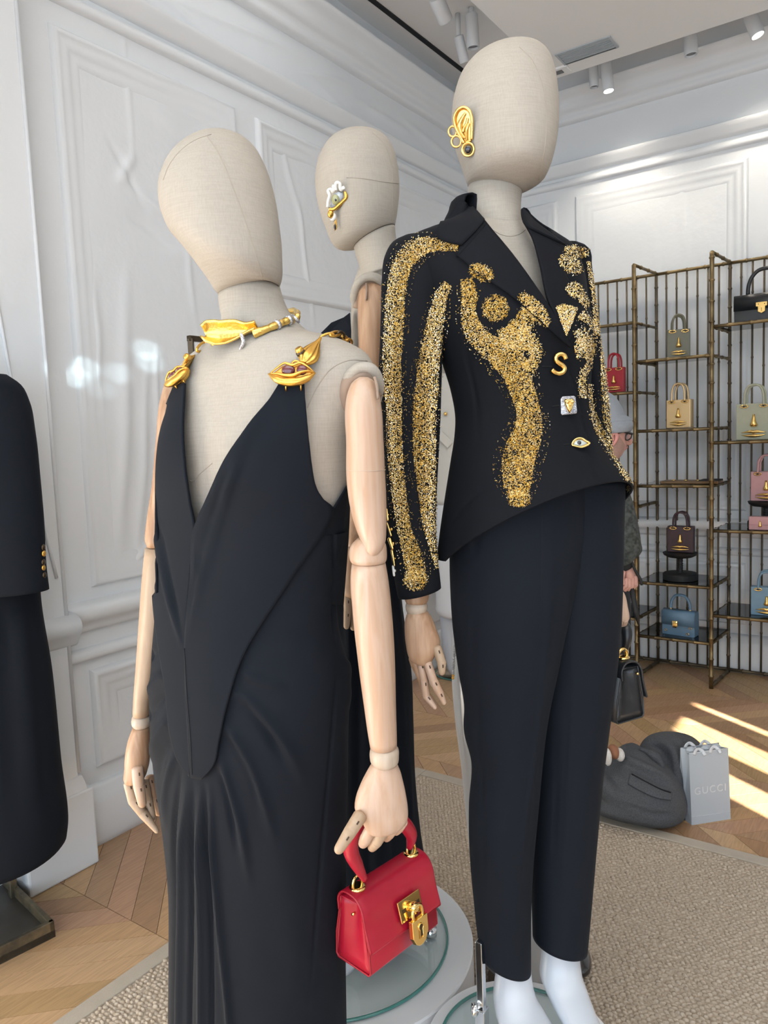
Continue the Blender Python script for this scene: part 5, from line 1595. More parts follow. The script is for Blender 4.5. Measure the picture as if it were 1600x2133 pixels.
# ear plate (domed patch following the helix outline)
OUT = [(968, 229), (980, 230), (989, 238), (992, 255), (989, 280), (987, 296), (975, 299), (968, 285), (960, 270), (956, 258), (955, 246), (960, 235)]
plate = prism([((u - 972) * K, -(v - 278) * K) for u, v in OUT], p, ex, ey, n, 0.0, 0.003, 0.06)
obj('ear_plate', plate, GOLD, er, bevel=0.001)
obj('helix', tube(smooth_path([em(u, v, o) for u, v, o in ((988, 292, 0.004), (991, 270, 0.005), (992, 250, 0.006), (987, 237, 0.006), (976, 231, 0.006), (965, 234, 0.006), (957, 245, 0.006), (956, 258, 0.005), (960, 272, 0.005), (967, 286, 0.004), (972, 297, 0.004))], 50), 0.0026, 10), GOLD, er)
obj('antihelix', tube(smooth_path([em(u, v, o) for u, v, o in ((980, 242, 0.005), (973, 250, 0.006), (966, 262, 0.006), (968, 276, 0.006), (975, 288, 0.005))], 24), np.interp(np.linspace(0, 1, 24), [0, .5, 1], [.002, .0045, .002]), 10), GOLD, er)
obj('concha_fold', tube(smooth_path([em(u, v, o) for u, v, o in ((984, 252, 0.005), (980, 262, 0.006), (975, 268, 0.006), (972, 276, 0.006))], 16), 0.0024, 8), GOLD, er)
obj('tragus', tube(smooth_path([em(u, v, o) for u, v, o in ((985, 262, 0.005), (981, 270, 0.007), (979, 280, 0.006), (978, 292, 0.004))], 16), 0.0028, 8), GOLD, er)
for cx, cy, rx_, ry_ in ((950, 271.5, 8.3, 9.5), (956, 291, 10, 10.5)):
    obj('loop', tube([em(cx + rx_ * math.cos(a), cy + ry_ * math.sin(a), 0.004) for a in np.linspace(0, 2 * math.pi, 28, endpoint=False)], 0.0020, 8, closed=True), GOLD, er)
obj('bezel', lathe([(0.0095, 0.0), (0.0118, 0.002), (0.0118, 0.006), (0.0100, 0.007), (0.0080, 0.004)], em(979, 309, 0.0), n, 32), GOLD, er)
obj('stone', ellipsoid(em(979, 309, 0.004), ex * 0.0066, ey * 0.0068, n * 0.0045, 20, 12), STONEB, er)

ee = thing('eye_earring', 'enamelled eye earring with white lashes and black drop on the turned-away head', 'earring', W(703, 430, 1.54))
p, ex, ey, n = frame_at(hb3, 703, 420, 1.6, 0.006)
n = unit(n * 0.5 - RT * 0.45 + 0.0 * UP)
K = 1.545 / FPX
n = unit(CAM - p)
ey = unit(UP - n * (UP @ n)); ex = np.cross(ey, n)
def en_(u, v, o=0.0):
    return p + ex * (u - 703) * K - ey * (v - 420) * K + n * o
EB = [(691, 431), (693, 416), (698, 406), (708, 401), (717, 403), (718, 412), (712, 422), (704, 430), (697, 433)]
obj('eye_white', prism([((u - 703) * K, -(v - 420) * K) for u, v in EB], p, ex, ey, n, -0.004, 0.002, 0.05), mat('eye_enamel', (0.72, 0.80, 0.88), 0.1, coat=1.0), ee)
obj('iris', ellipsoid(en_(702, 417, 0.002), ex * 0.0085, ey * 0.0105, n * 0.003, 20, 10), mat('iris_green', (0.42, 0.42, 0.20), 0.1, coat=1.0), ee)
obj('pupil', ellipsoid(en_(702.5, 417.5, 0.0045), ex * 0.0024, ey * 0.0030, n * 0.0012, 12, 8), STONEB, ee)
obj('lash_scroll', tube(smooth_path([en_(u, v, 0.004) for u, v in ((686, 432), (687, 420), (690, 408), (687, 400), (692, 397), (697, 402), (699, 396), (697, 391), (701, 393), (703, 399), (702, 390), (705, 384), (711, 386), (712, 395), (714, 398), (718, 393), (720, 397))], 80), 0.0036, 8), ENAMELW, ee)
obj('lower_lid', tube(smooth_path([en_(u, v, 0.003) for u, v in ((688, 436), (697, 436), (708, 428), (719, 418), (724, 413), (721, 400))], 30), np.interp(np.linspace(0, 1, 30), [0, .5, .85, 1], [.004, .0035, .0045, .002]), 8), GOLDA, ee)
for i in range(9):
    a = (704 + i * 2.0, 432 - i * 1.7)
    obj('lash', tube([en_(a[0], a[1], 0.001), en_(a[0] + 2.2, a[1] + 5.5, 0.001)], [0.0013, 0.0006], 6), GOLDA, ee)
obj('tear_bead', ellipsoid(en_(692, 445, 0.003), ex * 0.0068, ey * 0.0082, n * 0.006, 16, 10), GOLDA, ee)
obj('enamel_crescent', tube(smooth_path([en_(u, v, 0.002) for u, v in ((698, 443), (700, 449), (697, 455), (691, 456))], 14), [0.0022, 0.003, 0.0036, 0.004, 0.0043, 0.0045, 0.0046, 0.0045, 0.0043, 0.004, 0.0036, 0.003, 0.0025, 0.002], 8), ENAMELW, ee)
obj('drop_setting', tube(smooth_path([en_(u, v, 0.001) for u, v in ((703, 454), (701, 462), (699, 470), (701, 476), (704, 472), (704, 464), (703, 456))], 30), 0.0013, 6), GOLDA, ee)
obj('drop_stone', ellipsoid(en_(701, 470, 0.001), ex * 0.003, ey * 0.0068, n * 0.0025, 12, 8), STONEB, ee)
# ================================================================== handbags
def handbag(root, o, wx, tz, up, Wd, Hh, T0, T1, leather, edge, gold, lock=True, scale=1.0):
    """structured flap bag; o = bottom front left corner, wx width axis, tz depth axis (front to back), up vertical
    T0 depth at the bottom, T1 depth near the top; parts: body, gusset, flap, handle, rings, lock"""
    wx, tz, up = unit(wx), unit(tz), unit(up)
    def P(u, t, v):
        return o + wx * u + tz * t + up * v
    prof = [(0.004, 0.0), (0.0, 0.006), (0.002, Hh * 0.35), ((T0 - T1) * 0.42, Hh * 0.80), ((T0 - T1) * 0.5, Hh * 0.9), (T0 - (T0 - T1) * 0.5, Hh * 0.9), (T0 - (T0 - T1) * 0.42, Hh * 0.80), (T0 - 0.002, Hh * 0.35), (T0, 0.006), (T0 - 0.004, 0.0)]
    V = [P(0.0, t, v) for t, v in prof] + [P(Wd, t, v) for t, v in prof]
    n_ = len(prof)
    F = [[i, (i + 1) % n_, n_ + (i + 1) % n_, n_ + i] for i in range(n_)]
    body = obj('body', (np.array(V), F), leather, root, smooth=True, angle=40, solid=0.0025)
    # gussets folded inwards
    for u0, sg in ((0.0, 1), (Wd, -1)):
        gp = []
        for k in range(9):
            s = k / 8
            v = Hh * 0.86 * s
            tm = T0 - (T0 - T1) * s
            off = (T0 - tm) / 2
            for q in range(7):
                w_ = q / 6
                gp.append(P(u0 + sg * (0.0015 + 0.016 * s * math.sin(math.pi * w_) ** 1.5), off + 0.001 + (tm - 0.002) * w_, v + 0.002))
        obj('gusset', (np.array(gp), gridf(9, 7)), leather, root, solid=0.002)
    # edge piping
    for u0 in (0.0, Wd):
        pts_ = [P(u0, t, v) for t, v in prof[5:] + prof[:5]]
        obj('piping', tube(np.array(pts_), 0.0016 * scale, 6), edge, body)
    # flap: from the back, over the rounded top, down the front
    a0 = (T0 - T1) * 0.5
    path = [(T0 - a0 + 0.003, Hh * 0.72), (T0 - a0 + 0.003, Hh * 0.90), (T0 - a0 - T1 * 0.12, Hh * 0.985), (a0 + T1 * 0.5, Hh * 1.01), (a0 + T1 * 0.12, Hh * 0.975), (a0 - 0.004, Hh * 0.89), (a0 * 0.55 - 0.005, Hh * 0.62), (0.0 - 0.006, Hh * 0.34)]
    fp = smooth_path2(path, 30)
    G = [P(-0.003 + (Wd + 0.006) * j / 12, t, v) for t, v in fp for j in range(13)]
    flap = obj('flap', (np.array(G), gridf(30, 13)), leather, root, solid=0.0032, bevel=0.0008)
    for u0 in (-0.003, Wd + 0.003):
        obj('piping', tube(np.array([P(u0, t, v) for t, v in fp]), 0.0019 * scale, 6), edge, flap)
    obj('piping', tube(np.array([P(-0.003, *fp[-1]), P(Wd + 0.003, *fp[-1])]), 0.0019 * scale, 6), edge, flap)
    obj('stud', lathe([(0.0022, 0), (0.0022, 0.006)], P(-0.004, a0 * 0.8 + 0.012, Hh * 0.80), -wx, 10), gold, body)
    return P, a0


# ---- the red bag hanging from the wooden hand
phi = math.radians(46)
wx = math.cos(phi) * R0 + math.sin(phi) * FH
tz = -math.sin(phi) * R0 + math.cos(phi) * FH
ob = W(773, 2036, 1.165)
red = thing('handbag', 'small red leather flap handbag with gold padlock hanging from the wooden hand', 'handbag', ob + wx * 0.07)
WD, HH = 0.160, 0.122
P_, a0 = handbag(red, ob, wx, tz, Z, WD, HH, 0.078, 0.044, REDL, REDLD, GOLDP)
nf = unit(np.cross(wx, unit(np.array(P_(0, 0, HH * 0.34)) - np.array(P_(0, a0, HH * 0.89)))))
if nf @ (CAM - ob) < 0:
    nf = -nf
dn_ = unit(P_(0, -0.006, HH * 0.34) - P_(0, a0 - 0.004, HH * 0.89))     # down the flap
lc = P_(WD * 0.56, 0.000, HH * 0.60) + nf * 0.005
lp = obj('lock_plate', boxf(lc, wx * 0.026, dn_ * 0.0165, nf * 0.0016), GOLDP, red, smooth=False, bevel=0.0008)
for s in (-1, 1):
    obj('plate_slot', boxf(lc + wx * 0.016 * s + nf * 0.0016, wx * 0.005, dn_ * 0.003, nf * 0.0006), BRONZE, lp, smooth=False)
obj('turn_knob', lathe([(0.006, 0.0), (0.0075, 0.004), (0.0085, 0.009), (0.0075, 0.014), (0.004, 0.0165)], lc, nf, 20), GOLDP, lp)
# padlock: shackle and shield body
dv = unit(-Z * 0.96 + nf * 0.06)
pc = lc + dv * 0.034 + nf * 0.012 + wx * 0.004
sh_ = [pc - wx * 0.011 - dv * 0.012, pc - wx * 0.011 - dv * 0.024, pc - wx * 0.008 - dv * 0.033, pc - dv * 0.036 + nf * 0.002, pc + wx * 0.008 - dv * 0.033, pc + wx * 0.011 - dv * 0.024, pc + wx * 0.011 - dv * 0.012]
padl = obj('padlock', prism([(-0.019, 0.016), (0.019, 0.016), (0.019, -0.012), (0.012, -0.025), (0.004, -0.030), (-0.004, -0.030), (-0.012, -0.025), (-0.019, -0.012)], pc, wx, -dv, nf, -0.004, 0.005, 0.03), GOLDP, red, bevel=0.0012, smooth=False)
obj('shackle', tube(smooth_path(sh_, 26), 0.0030, 10), GOLDP, padl)
kh = [pc + nf * 0.0058 + wx * 0.0055 * math.cos(a) - dv * (0.0055 * math.sin(a) + 0.001) for a in np.linspace(-0.9, math.pi + 0.9, 20)]
kh = np.array(kh + [pc + nf * 0.0058 - wx * 0.0045 + dv * 0.017, pc + nf * 0.0058 + wx * 0.0045 + dv * 0.017])
obj('keyhole_rim', tube(np.array(kh), 0.0010, 6, closed=True), GOLDP, padl)
obj('keyhole', prism([(0.0042 * math.cos(a), 0.0042 * math.sin(a) + 0.001) for a in np.linspace(-0.8, math.pi + 0.8, 14)] + [(-0.003, -0.015), (0.003, -0.015)], pc, wx, -dv, nf, 0.005, 0.0055, 0), BRONZE, padl, smooth=False)
# D rings and rolled handle
ring_pts_ = []
for u in (WD * 0.10, WD * 0.90):
    c = P_(u, a0 + 0.022, HH * 1.01)
    ring_pts_.append(c)
    obj('handle_ring', tube(smooth_path([c + wx * a + Z * b_ for a, b_ in ((-0.010, 0.002), (-0.0095, 0.012), (-0.006, 0.019), (0.0, 0.021), (0.006, 0.019), (0.0095, 0.012), (0.010, 0.002))], 20), 0.0023, 10), GOLDP, red)
    obj('ring_base', lathe([(0.013, -0.001), (0.0135, 0.002), (0.012, 0.0045), (0.008, 0.005)], c, Z, 24), GOLDP, red)
hpath = smooth_path([W(760, 1832, 1.172), W(743, 1800, 1.155), W(731, 1772, 1.140), W(733, 1740, 1.130), W(752, 1712, 1.135), W(790, 1703, 1.165), W(828, 1706, 1.20), W(847, 1722, 1.225), W(857, 1742, 1.24), W(853, 1766, 1.250)], 60)
hr = np.interp(np.linspace(0, 1, 60), [0, 0.06, 0.14, 0.22, 0.8, 0.88, 0.95, 1], [0.005, 0.0075, 0.0105, 0.0118, 0.0118, 0.0110, 0.008, 0.005])
ho = obj('handle', tube(hpath, hr, 16), REDL, red)
obj('handle_seam', tube(hpath + (unit(CAM - hpath.mean(0)) * hr[:, None]) + np.array([0, 0, 0.0]), 0.0009, 6), REDLD, ho)
obj('clear_strap', tube(smooth_path([P_(0.005, 0.03, HH * 0.93), P_(0.014, 0.026, HH * 0.97)], 6), 0.003, 6), mat('clear_plastic', (0.7, 0.75, 0.8), 0.1), red)

# ---- the black bag in the other hand of the tall figure, seen end-on
BLKL = mat('black_leather', (0.014, 0.016, 0.019), 0.33, bump=(450.0, 0.1, 0.0006))
BLKE = mat('black_leather_edge', (0.03, 0.032, 0.035), 0.4)
phi2 = math.radians(118)
wx2 = math.cos(phi2) * R0 + math.sin(phi2) * FH
tz2 = -math.sin(phi2) * R0 + math.cos(phi2) * FH
ob2 = W(1341, 1488, 1.50) - Z * 0.004
blk = thing('handbag', 'black leather flap handbag hanging behind the trouser leg, seen from its end', 'handbag', ob2 + tz2 * 0.05)
P2, a2 = handbag(blk, ob2, wx2, tz2, Z, 0.15, 0.118, 0.074, 0.042, BLKL, BLKE, GOLDP)
c2 = P2(0.02, a2 + 0.02, 0.121)
obj('handle_ring', tube(smooth_path([c2 + tz2 * a + Z * b_ for a, b_ in ((-0.012, 0.0), (-0.011, 0.012), (0.0, 0.019), (0.011, 0.012), (0.012, 0.0))], 16), 0.0036, 10), GOLDP, blk)
obj('ring_base', lathe([(0.013, -0.001), (0.0145, 0.002), (0.012, 0.0045), (0.006, 0.005)], c2, Z, 24), GOLDP, blk)
hp2 = smooth_path([c2 + Z * 0.018, W(1300, 1355, 1.50), W(1306, 1330, 1.495), W(1303, 1308, 1.50), W(1290, 1300, 1.52), W(1270, 1304, 1.58), W(1262, 1330, 1.62), P2(0.13, a2 + 0.02, 0.135)], 50)
obj('handle', tube(hp2, np.interp(np.linspace(0, 1, 50), [0, 0.1, 0.2, 0.8, 0.9, 1], [0.005, 0.008, 0.0115, 0.0115, 0.008, 0.005]), 14), BLKL, blk)

# ================================================================== brass bamboo display rack
YFR, YBR = 4.635, 5.0
XPF = [-1.812, -1.376, -0.940, -0.504]
XPB = [-1.780, -1.344, -0.912, -0.478]
rack = thing('display_rack', 'tall bamboo-shaped brass display rack with smoked glass shelves against the wall', 'shelf', (-0.94, 4.8, 0))


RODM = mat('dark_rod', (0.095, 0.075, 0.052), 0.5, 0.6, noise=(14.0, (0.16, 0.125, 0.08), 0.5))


def bamboo(name, a, b_, r, nodes=0.115, parent=rack):
    a, b_ = np.asarray(a, float), np.asarray(b_, float)
    L = np.linalg.norm(b_ - a)
    t = unit(b_ - a)
    s, rr_ = [0.0], [r]
    k = nodes * (0.6 + 0.4 * random.random())
    while k < L - 0.02:
        s += [k - 0.008, k - 0.004, k, k + 0.004, k + 0.008]
        rr_ += [r, r * 1.22, r * 1.36, r * 1.22, r]
        k += nodes * (0.9 + 0.2 * random.random())
    s.append(L)
    rr_.append(r)
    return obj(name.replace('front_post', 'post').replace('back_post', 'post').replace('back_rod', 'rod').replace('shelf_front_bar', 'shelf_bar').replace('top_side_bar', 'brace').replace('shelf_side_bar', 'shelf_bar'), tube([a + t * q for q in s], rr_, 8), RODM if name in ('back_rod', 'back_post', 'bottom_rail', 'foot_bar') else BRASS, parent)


HT = 2.528
SH = {0: [2.19, 1.775, 1.075, 0.374], 1: [1.955, 1.539, 1.206, 0.607, 0.270], 2: [2.115, 1.456, 0.946, 0.442]}
for i in (0, 1, 2, 3):
    bamboo('front_post', (XPF[i], YFR, 0), (XPF[i], YFR, HT), 0.0125)
    bamboo('back_post', (XPB[i], YBR, 0), (XPB[i], YBR, HT), 0.0095)
    bamboo('top_side_bar', (XPF[i], YFR, HT), (XPB[i], YBR, HT), 0.0095)
    bamboo('foot_bar', (XPF[i], YFR, 0.012), (XPB[i], YBR, 0.012), 0.010)
for i in (0, 1, 2):
    bamboo('top_rail', (XPB[i], YBR, HT - 0.005), (XPB[i + 1], YBR, HT - 0.005), 0.010)
    bamboo('bottom_rail', (XPB[i], YBR, 0.02), (XPB[i + 1], YBR, 0.02), 0.010)
    for k in range(1, 7):
        x = XPB[i] + (XPB[i + 1] - XPB[i]) * k / 7.0
        if i < 2 or True:
            bamboo('back_rod', (x, YBR, 0.02), (x, YBR, HT), 0.0058, 0.4)
    for z in SH[i]:
        bamboo('shelf_front_bar', (XPF[i], YFR, z), (XPF[i + 1], YFR, z), 0.0095)
        bamboo('shelf_side_bar', (XPF[i], YFR, z), (XPB[i], YBR, z), 0.0085)
        bamboo('shelf_side_bar', (XPF[i + 1], YFR, z), (XPB[i + 1], YBR, z), 0.0085)
        obj('glass_shelf', (np.array([(XPF[i] + 0.008, YFR + 0.004, z + zz) for zz in (0.004,)] + [(XPF[i + 1] - 0.008, YFR + 0.004, z + 0.004), (XPB[i + 1] - 0.006, YBR - 0.006, z + 0.004), (XPB[i] + 0.006, YBR - 0.006, z + 0.004),
                                      (XPF[i] + 0.008, YFR + 0.004, z + 0.010), (XPF[i + 1] - 0.008, YFR + 0.004, z + 0.010), (XPB[i + 1] - 0.006, YBR - 0.006, z + 0.010), (XPB[i] + 0.006, YBR - 0.006, z + 0.010)]), BOXF), SMOKE, rack, smooth=False)


# ---- bags on the rack
def leather(name, c, r=0.4):
    return mat(name, c, r, noise=(40.0, tuple(v * 0.92 for v in c), 0.5))


def nose(root, c, ex, ey, n, h, m=None):
    rings = []
    for s, w, t in ((0.0, 0.18, 0.10), (0.25, 0.24, 0.22), (0.55, 0.34, 0.40), (0.78, 0.54, 0.56), (0.92, 0.60, 0.44), (1.0, 0.38, 0.16)):
        a = np.linspace(0, 2 * math.pi, 14, endpoint=False)
        rings.append(c + ey * h * (0.5 - s) + n * 0.001 + h * (w / 2 * np.cos(a)[:, None] * ex + t / 2 * np.maximum(np.sin(a), -0.2)[:, None] * n))
    return obj('nose', rings_mesh(rings), m or GOLD, root)


def lip_bar(root, c, ex, ey, n, w, m=None):
    g = []
    for sy in (1, -1):
        pts_ = [c + ex * w / 2 * a + ey * w * (0.045 * sy + 0.05 * sy * (1 - a * a) - (0.03 if sy > 0 and abs(a) < 0.1 else 0)) + n * 0.002 for a in np.linspace(-1, 1, 13)]
        g.append(tube(pts_, [max(0.0008, 0.075 * w * (1 - abs(a) ** 1.6)) for a in np.linspace(-1, 1, 13)], 8))
    return obj('lips', join(g), m or GOLD, root)


def face_bag(name, label, c, w, h, t, m, turn=0.0, handle_h=0.105, hm=None, eyes=True):
    """upright tote: c = bottom centre of the front face; face made of nose, lips and ring eyes"""
    hm = hm or m
    ca, sa = math.cos(turn), math.sin(turn)
    ex = np.array([ca, sa, 0])
    back = np.array([-sa, ca, 0])
    n = -back
    e = thing(name, label, 'handbag', c + back * t / 2, 'face totes on the display rack')
    obj('body', boxf(c + back * t / 2 + Z * h / 2, ex * w / 2, back * t / 2, Z * h / 2), m, e, smooth=False, bevel=0.0035)
    for s in (-1, 1):
        obj('side_fold', boxf(c + back * t / 2 + ex * s * w / 2 + Z * h * 0.52, ex * 0.0012, back * t * 0.30, Z * h * 0.45), m, e, smooth=False, bevel=0.001)
    nose(e, c + Z * h * 0.53 + n * 0.001, ex, Z, n, h * 0.34)
    lip_bar(e, c + Z * h * 0.17 + n * 0.001, ex, Z, n, w * 0.70)
    for fb, off_ in (('front', -0.001), ('back', t + 0.001)):
        pts_ = [c + back * off_ + ex * a * w * 0.27 + Z * (h + b_ * handle_h) for a, b_ in ((-1, -0.12), (-0.98, 0.25), (-0.88, 0.65), (-0.55, 0.92), (0, 1.0), (0.55, 0.92), (0.88, 0.65), (0.98, 0.25), (1, -0.12))]
        obj('handle', tube(smooth_path(pts_, 32), 0.0062, 10), hm, e)
    if eyes:
        for s in (-1, 1):
            pe = c + n * 0.002 + ex * s * w * 0.27 + Z * h * 0.925
            oy = obj('eye_ring', tube([pe + ex * 0.019 * math.cos(a) + Z * (0.0075 * math.sin(a)) + n * 0.002 for a in np.linspace(0, 6.283, 20, endpoint=False)], 0.0028, 8, closed=True), GOLD, e)
            obj('eye_stud', ellipsoid(pe + n * 0.003, ex * 0.0065, Z * 0.006, n * 0.003, 10, 6), BRONZE, oy)
    return e


def at_front(x, y, Y=YFR + 0.05):
    return ony(x, y, Y)


ZS = 0.0105
def shelf_pt(x, z, Y=YFR + 0.06):
    """point on a shelf at height z with photo column x"""
    lo = ony(x, 900, Y)
    # solve the row for the wanted height
    y0, y1 = 300.0, 1500.0
    for _ in range(40):
        ym = (y0 + y1) / 2
        if ony(x, ym, Y)[2] > z:
            y0 = ym
        else:
            y1 = ym
    return np.array([ony(x, ym, Y)[0], Y, z])


face_bag('handbag', 'bright red face tote with gold nose and lips on the left rack bay', shelf_pt(1279, 1.775 + ZS), 0.122, 0.155, 0.05, leather('cherry_leather', (0.40, 0.008, 0.022)), 0.0, 0.085)
ob_ = shelf_pt(1414, 1.955 + ZS, YFR + 0.07)
face_bag('handbag', 'olive face tote with gold nose beside its mirrored side panel', ob_, 0.128, 0.165, 0.065, leather('olive_leather', (0.15, 0.145, 0.095)), 0.32, 0.085)
face_bag('handbag', 'metallic gold face tote with gold nose and lips', shelf_pt(1413, 1.539 + ZS), 0.142, 0.168, 0.06, mat('gold_leather', (0.62, 0.45, 0.24), 0.35, 0.6), -0.10, 0.095)
face_bag('handbag', 'pale sage face tote with gold nose and lips at the right edge', shelf_pt(1570, 1.456 + ZS), 0.185, 0.205, 0.07, leather('sage_leather', (0.44, 0.45, 0.33)), -0.03, 0.105)
face_bag('handbag', 'dark plum face tote standing on a black turned pedestal', shelf_pt(1417, 0.607 + ZS + 0.172, YFR + 0.12), 0.152, 0.162, 0.05, leather('plum_leather', (0.035, 0.012, 0.022)), -0.02, 0.085)
face_bag('handbag', 'pale pink face tote standing on a black turned pedestal', shelf_pt(1596, 0.946 + ZS + 0.156, YFR + 0.12), 0.165, 0.170, 0.055, leather('pink_leather', (0.58, 0.33, 0.34)), -0.05, 0.095)
face_bag('handbag', 'sky blue face tote with gold nose on the lower right shelf', shelf_pt(1597, 0.442 + ZS, YFR + 0.08), 0.165, 0.165, 0.06, leather('sky_leather', (0.19, 0.33, 0.45)), 0.10, 0.090)


def pedestal(label, c, h, r):
    e = thing('pedestal', label, 'pedestal', c, 'black pedestals on the rack')
    mt = mat('pedestal_black', (0.008, 0.009, 0.011), 0.6)
    obj('foot', lathe([(r * 0.9, 0.0), (r, 0.003), (r, 0.036), (r * 0.94, 0.042), (0.03, 0.046)], c, n=40), mt, e, angle=40)
    pr = [(0.03, 0.045)] + [(0.013 + 0.0055 * abs(math.sin(k * 1.15)), 0.05 + k * (h - 0.085) / 16) for k in range(17)]
    obj('turned_stem', lathe(pr, c, n=20), mt, e)
    obj('top', lathe([(0.02, h - 0.034), (r * 0.72, h - 0.028), (r * 0.93, h - 0.016), (r * 1.0, h - 0.002), (r * 0.97, h), (0.01, h - 0.001)], c, n=40), mt, e, angle=40)
    return e


cp_ = shelf_pt(1417, 0.607 + ZS, YFR + 0.145)
pedestal('black turned pedestal carrying the dark plum face tote', cp_, 0.170, 0.102)
cp_ = shelf_pt(1596, 0.946 + ZS, YFR + 0.147)
pedestal('black turned pedestal carrying the pale pink face tote', cp_, 0.154, 0.098)

# flat bags
def flap_bag(label, c, w, h, t, m, turn, handle_h, lock, hr=0.0075):
    ca, sa = math.cos(turn), math.sin(turn)
    ex, back = np.array([ca, sa, 0]), np.array([-sa, ca, 0])
    n = -back
    e = thing('handbag', label, 'handbag', c + back * t / 2)
    rings = [[c + ex * w * s + back * a + Z * b_ for a, b_ in ((0, 0), (-0.004, h * 0.3), (0.0, h * 0.85), (0.006, h * 0.97), (t * 0.5, h), (t - 0.006, h * 0.97), (t, h * 0.85), (t + 0.004, h * 0.3), (t, 0))] for s in (-0.5, -0.47, 0.47, 0.5)]
    for r_ in (0, 3):
        cc = np.mean(rings[r_], axis=0)
        rings[r_] = [cc + (np.array(q) - cc) * 0.96 for q in rings[r_]]
    obj('body', rings_mesh([np.array(r_) for r_ in rings]), m, e, angle=35)
    obj('flap', (np.array([c + ex * w * s + n * a + Z * b_ for s in (-0.505, 0.505) for a, b_ in ((-t * 0.5, h * 1.01), (0.004, h * 0.96), (0.009, h * 0.75), (0.010, h * 0.42))]), gridf(2, 4)), m, e, solid=0.004)
    pts_ = [c + back * t / 2 + ex * a * w * 0.30 + Z * (h + b_ * handle_h) for a, b_ in ((-1, 0), (-0.98, 0.3), (-0.8, 0.7), (-0.45, 0.95), (0, 1.0), (0.45, 0.95), (0.8, 0.7), (0.98, 0.3), (1, 0))]
    obj('handle', tube(smooth_path(pts_, 30), hr, 10), m, e)
    for s in (-1, 1):
        obj('handle_ring', lathe([(0.008, -0.004), (0.009, 0.004), (0.007, 0.010)], c + back * t / 2 + ex * s * w * 0.30 + Z * h, Z, 14), GOLD, e)
    lc_ = c + n * 0.013 + Z * h * 0.46 + ex * lock[0] * w
    if lock[1] == 'shield':
        k = h * 0.20
        lo_ = obj('lock', prism([(-k * 0.95, k), (k * 0.95, k), (k * 0.95, k * 0.25), (k * 0.62, k * 0.2), (k * 0.6, -k * 0.7), (0.0, -k * 1.05), (-k * 0.6, -k * 0.7), (-k * 0.62, k * 0.2), (-k * 0.95, k * 0.25)], lc_, ex, Z, n, -0.003, 0.004, 0.04), GOLDP, e, bevel=0.001, smooth=False)
        for s in (-0.5, 0.5):
            obj('lock_screw', ellipsoid(lc_ + ex * s * k + Z * k * 0.62 + n * 0.004, ex * 0.003, Z * 0.003, n * 0.001, 8, 6), BRONZE, lo_)
        obj('keyhole', boxf(lc_ - Z * k * 0.35 + n * 0.0045, ex * 0.0013, Z * k * 0.3, n * 0.0006), BRONZE, lo_, smooth=False)
    else:
        lo_ = obj('lock', prism([(-0.017, 0.022), (0.017, 0.022), (0.016, -0.012), (0.008, -0.02), (-0.008, -0.02), (-0.016, -0.012)], lc_, ex, Z, n, -0.003, 0.003, 0.05), GOLDP, e, bevel=0.001)
        for q in range(3):
            obj('lock_finger', tube([lc_ + ex * (q - 1) * 0.008 + Z * 0.006 + n * 0.005, lc_ + ex * (q - 1) * 0.008 - Z * 0.02 + n * 0.005], 0.0030, 8), GOLDP, lo_)
    return e


flap_bag('black leather flap bag with shield clasp on the top right shelf', shelf_pt(1595, 2.115 + ZS, YFR + 0.07), 0.32, 0.155, 0.08, BLKL, 0.02, 0.135, (-0.06, 'shield'), 0.011)
b1 = flap_bag('sky blue flap bag with gold clasp on the lowest middle shelf', shelf_pt(1413, 0.27 + ZS, YFR + 0.07), 0.198, 0.155, 0.07, leather('powder_leather', (0.13, 0.24, 0.36)), -0.13, 0.092, (-0.08, 'hand'), 0.0085)
lb = b1
for u_, v_ in ((-0.38, 0.18), (0.30, 0.12), (0.38, 0.36)):
    ca, sa = math.cos(-0.13), math.sin(-0.13)
    ex_, n_ = np.array([ca, sa, 0]), np.array([-0.1296, -0.9916, 0])
    obj('gold_eyelet', tube([shelf_pt(1413, 0.27 + ZS, YFR + 0.07) + ex_ * (u_ * 0.198 + 0.009 * math.cos(a)) + Z * (v_ * 0.155 + 0.006 * math.sin(a)) + n_ * 0.007 for a in np.linspace(0, 6.283, 12, endpoint=False)], 0.0016, 6, closed=True), GOLD, lb)
# small pink case and black box on the pedestal shelf
pcs = shelf_pt(1598, 0.946 + ZS, YFR + 0.012)
e = thing('clutch_case', 'small pale pink case with gold stud lying below the pink tote', 'case', pcs)
obj('body', boxf(pcs + Z * 0.039 + EY * 0.025, EX * 0.095, EY * 0.022, Z * 0.038), leather('pink_leather', (0.58, 0.33, 0.34)), e, smooth=False, bevel=0.004)
obj('lid_line', boxf(pcs + Z * 0.030 + EY * 0.002, EX * 0.0945, EY * 0.001, Z * 0.0012), leather('pink_dark', (0.40, 0.22, 0.23)), e, smooth=False)
nose(e, pcs + Z * 0.036 + EX * -0.036 + EY * 0.002, EX, Z, -EY, 0.034)
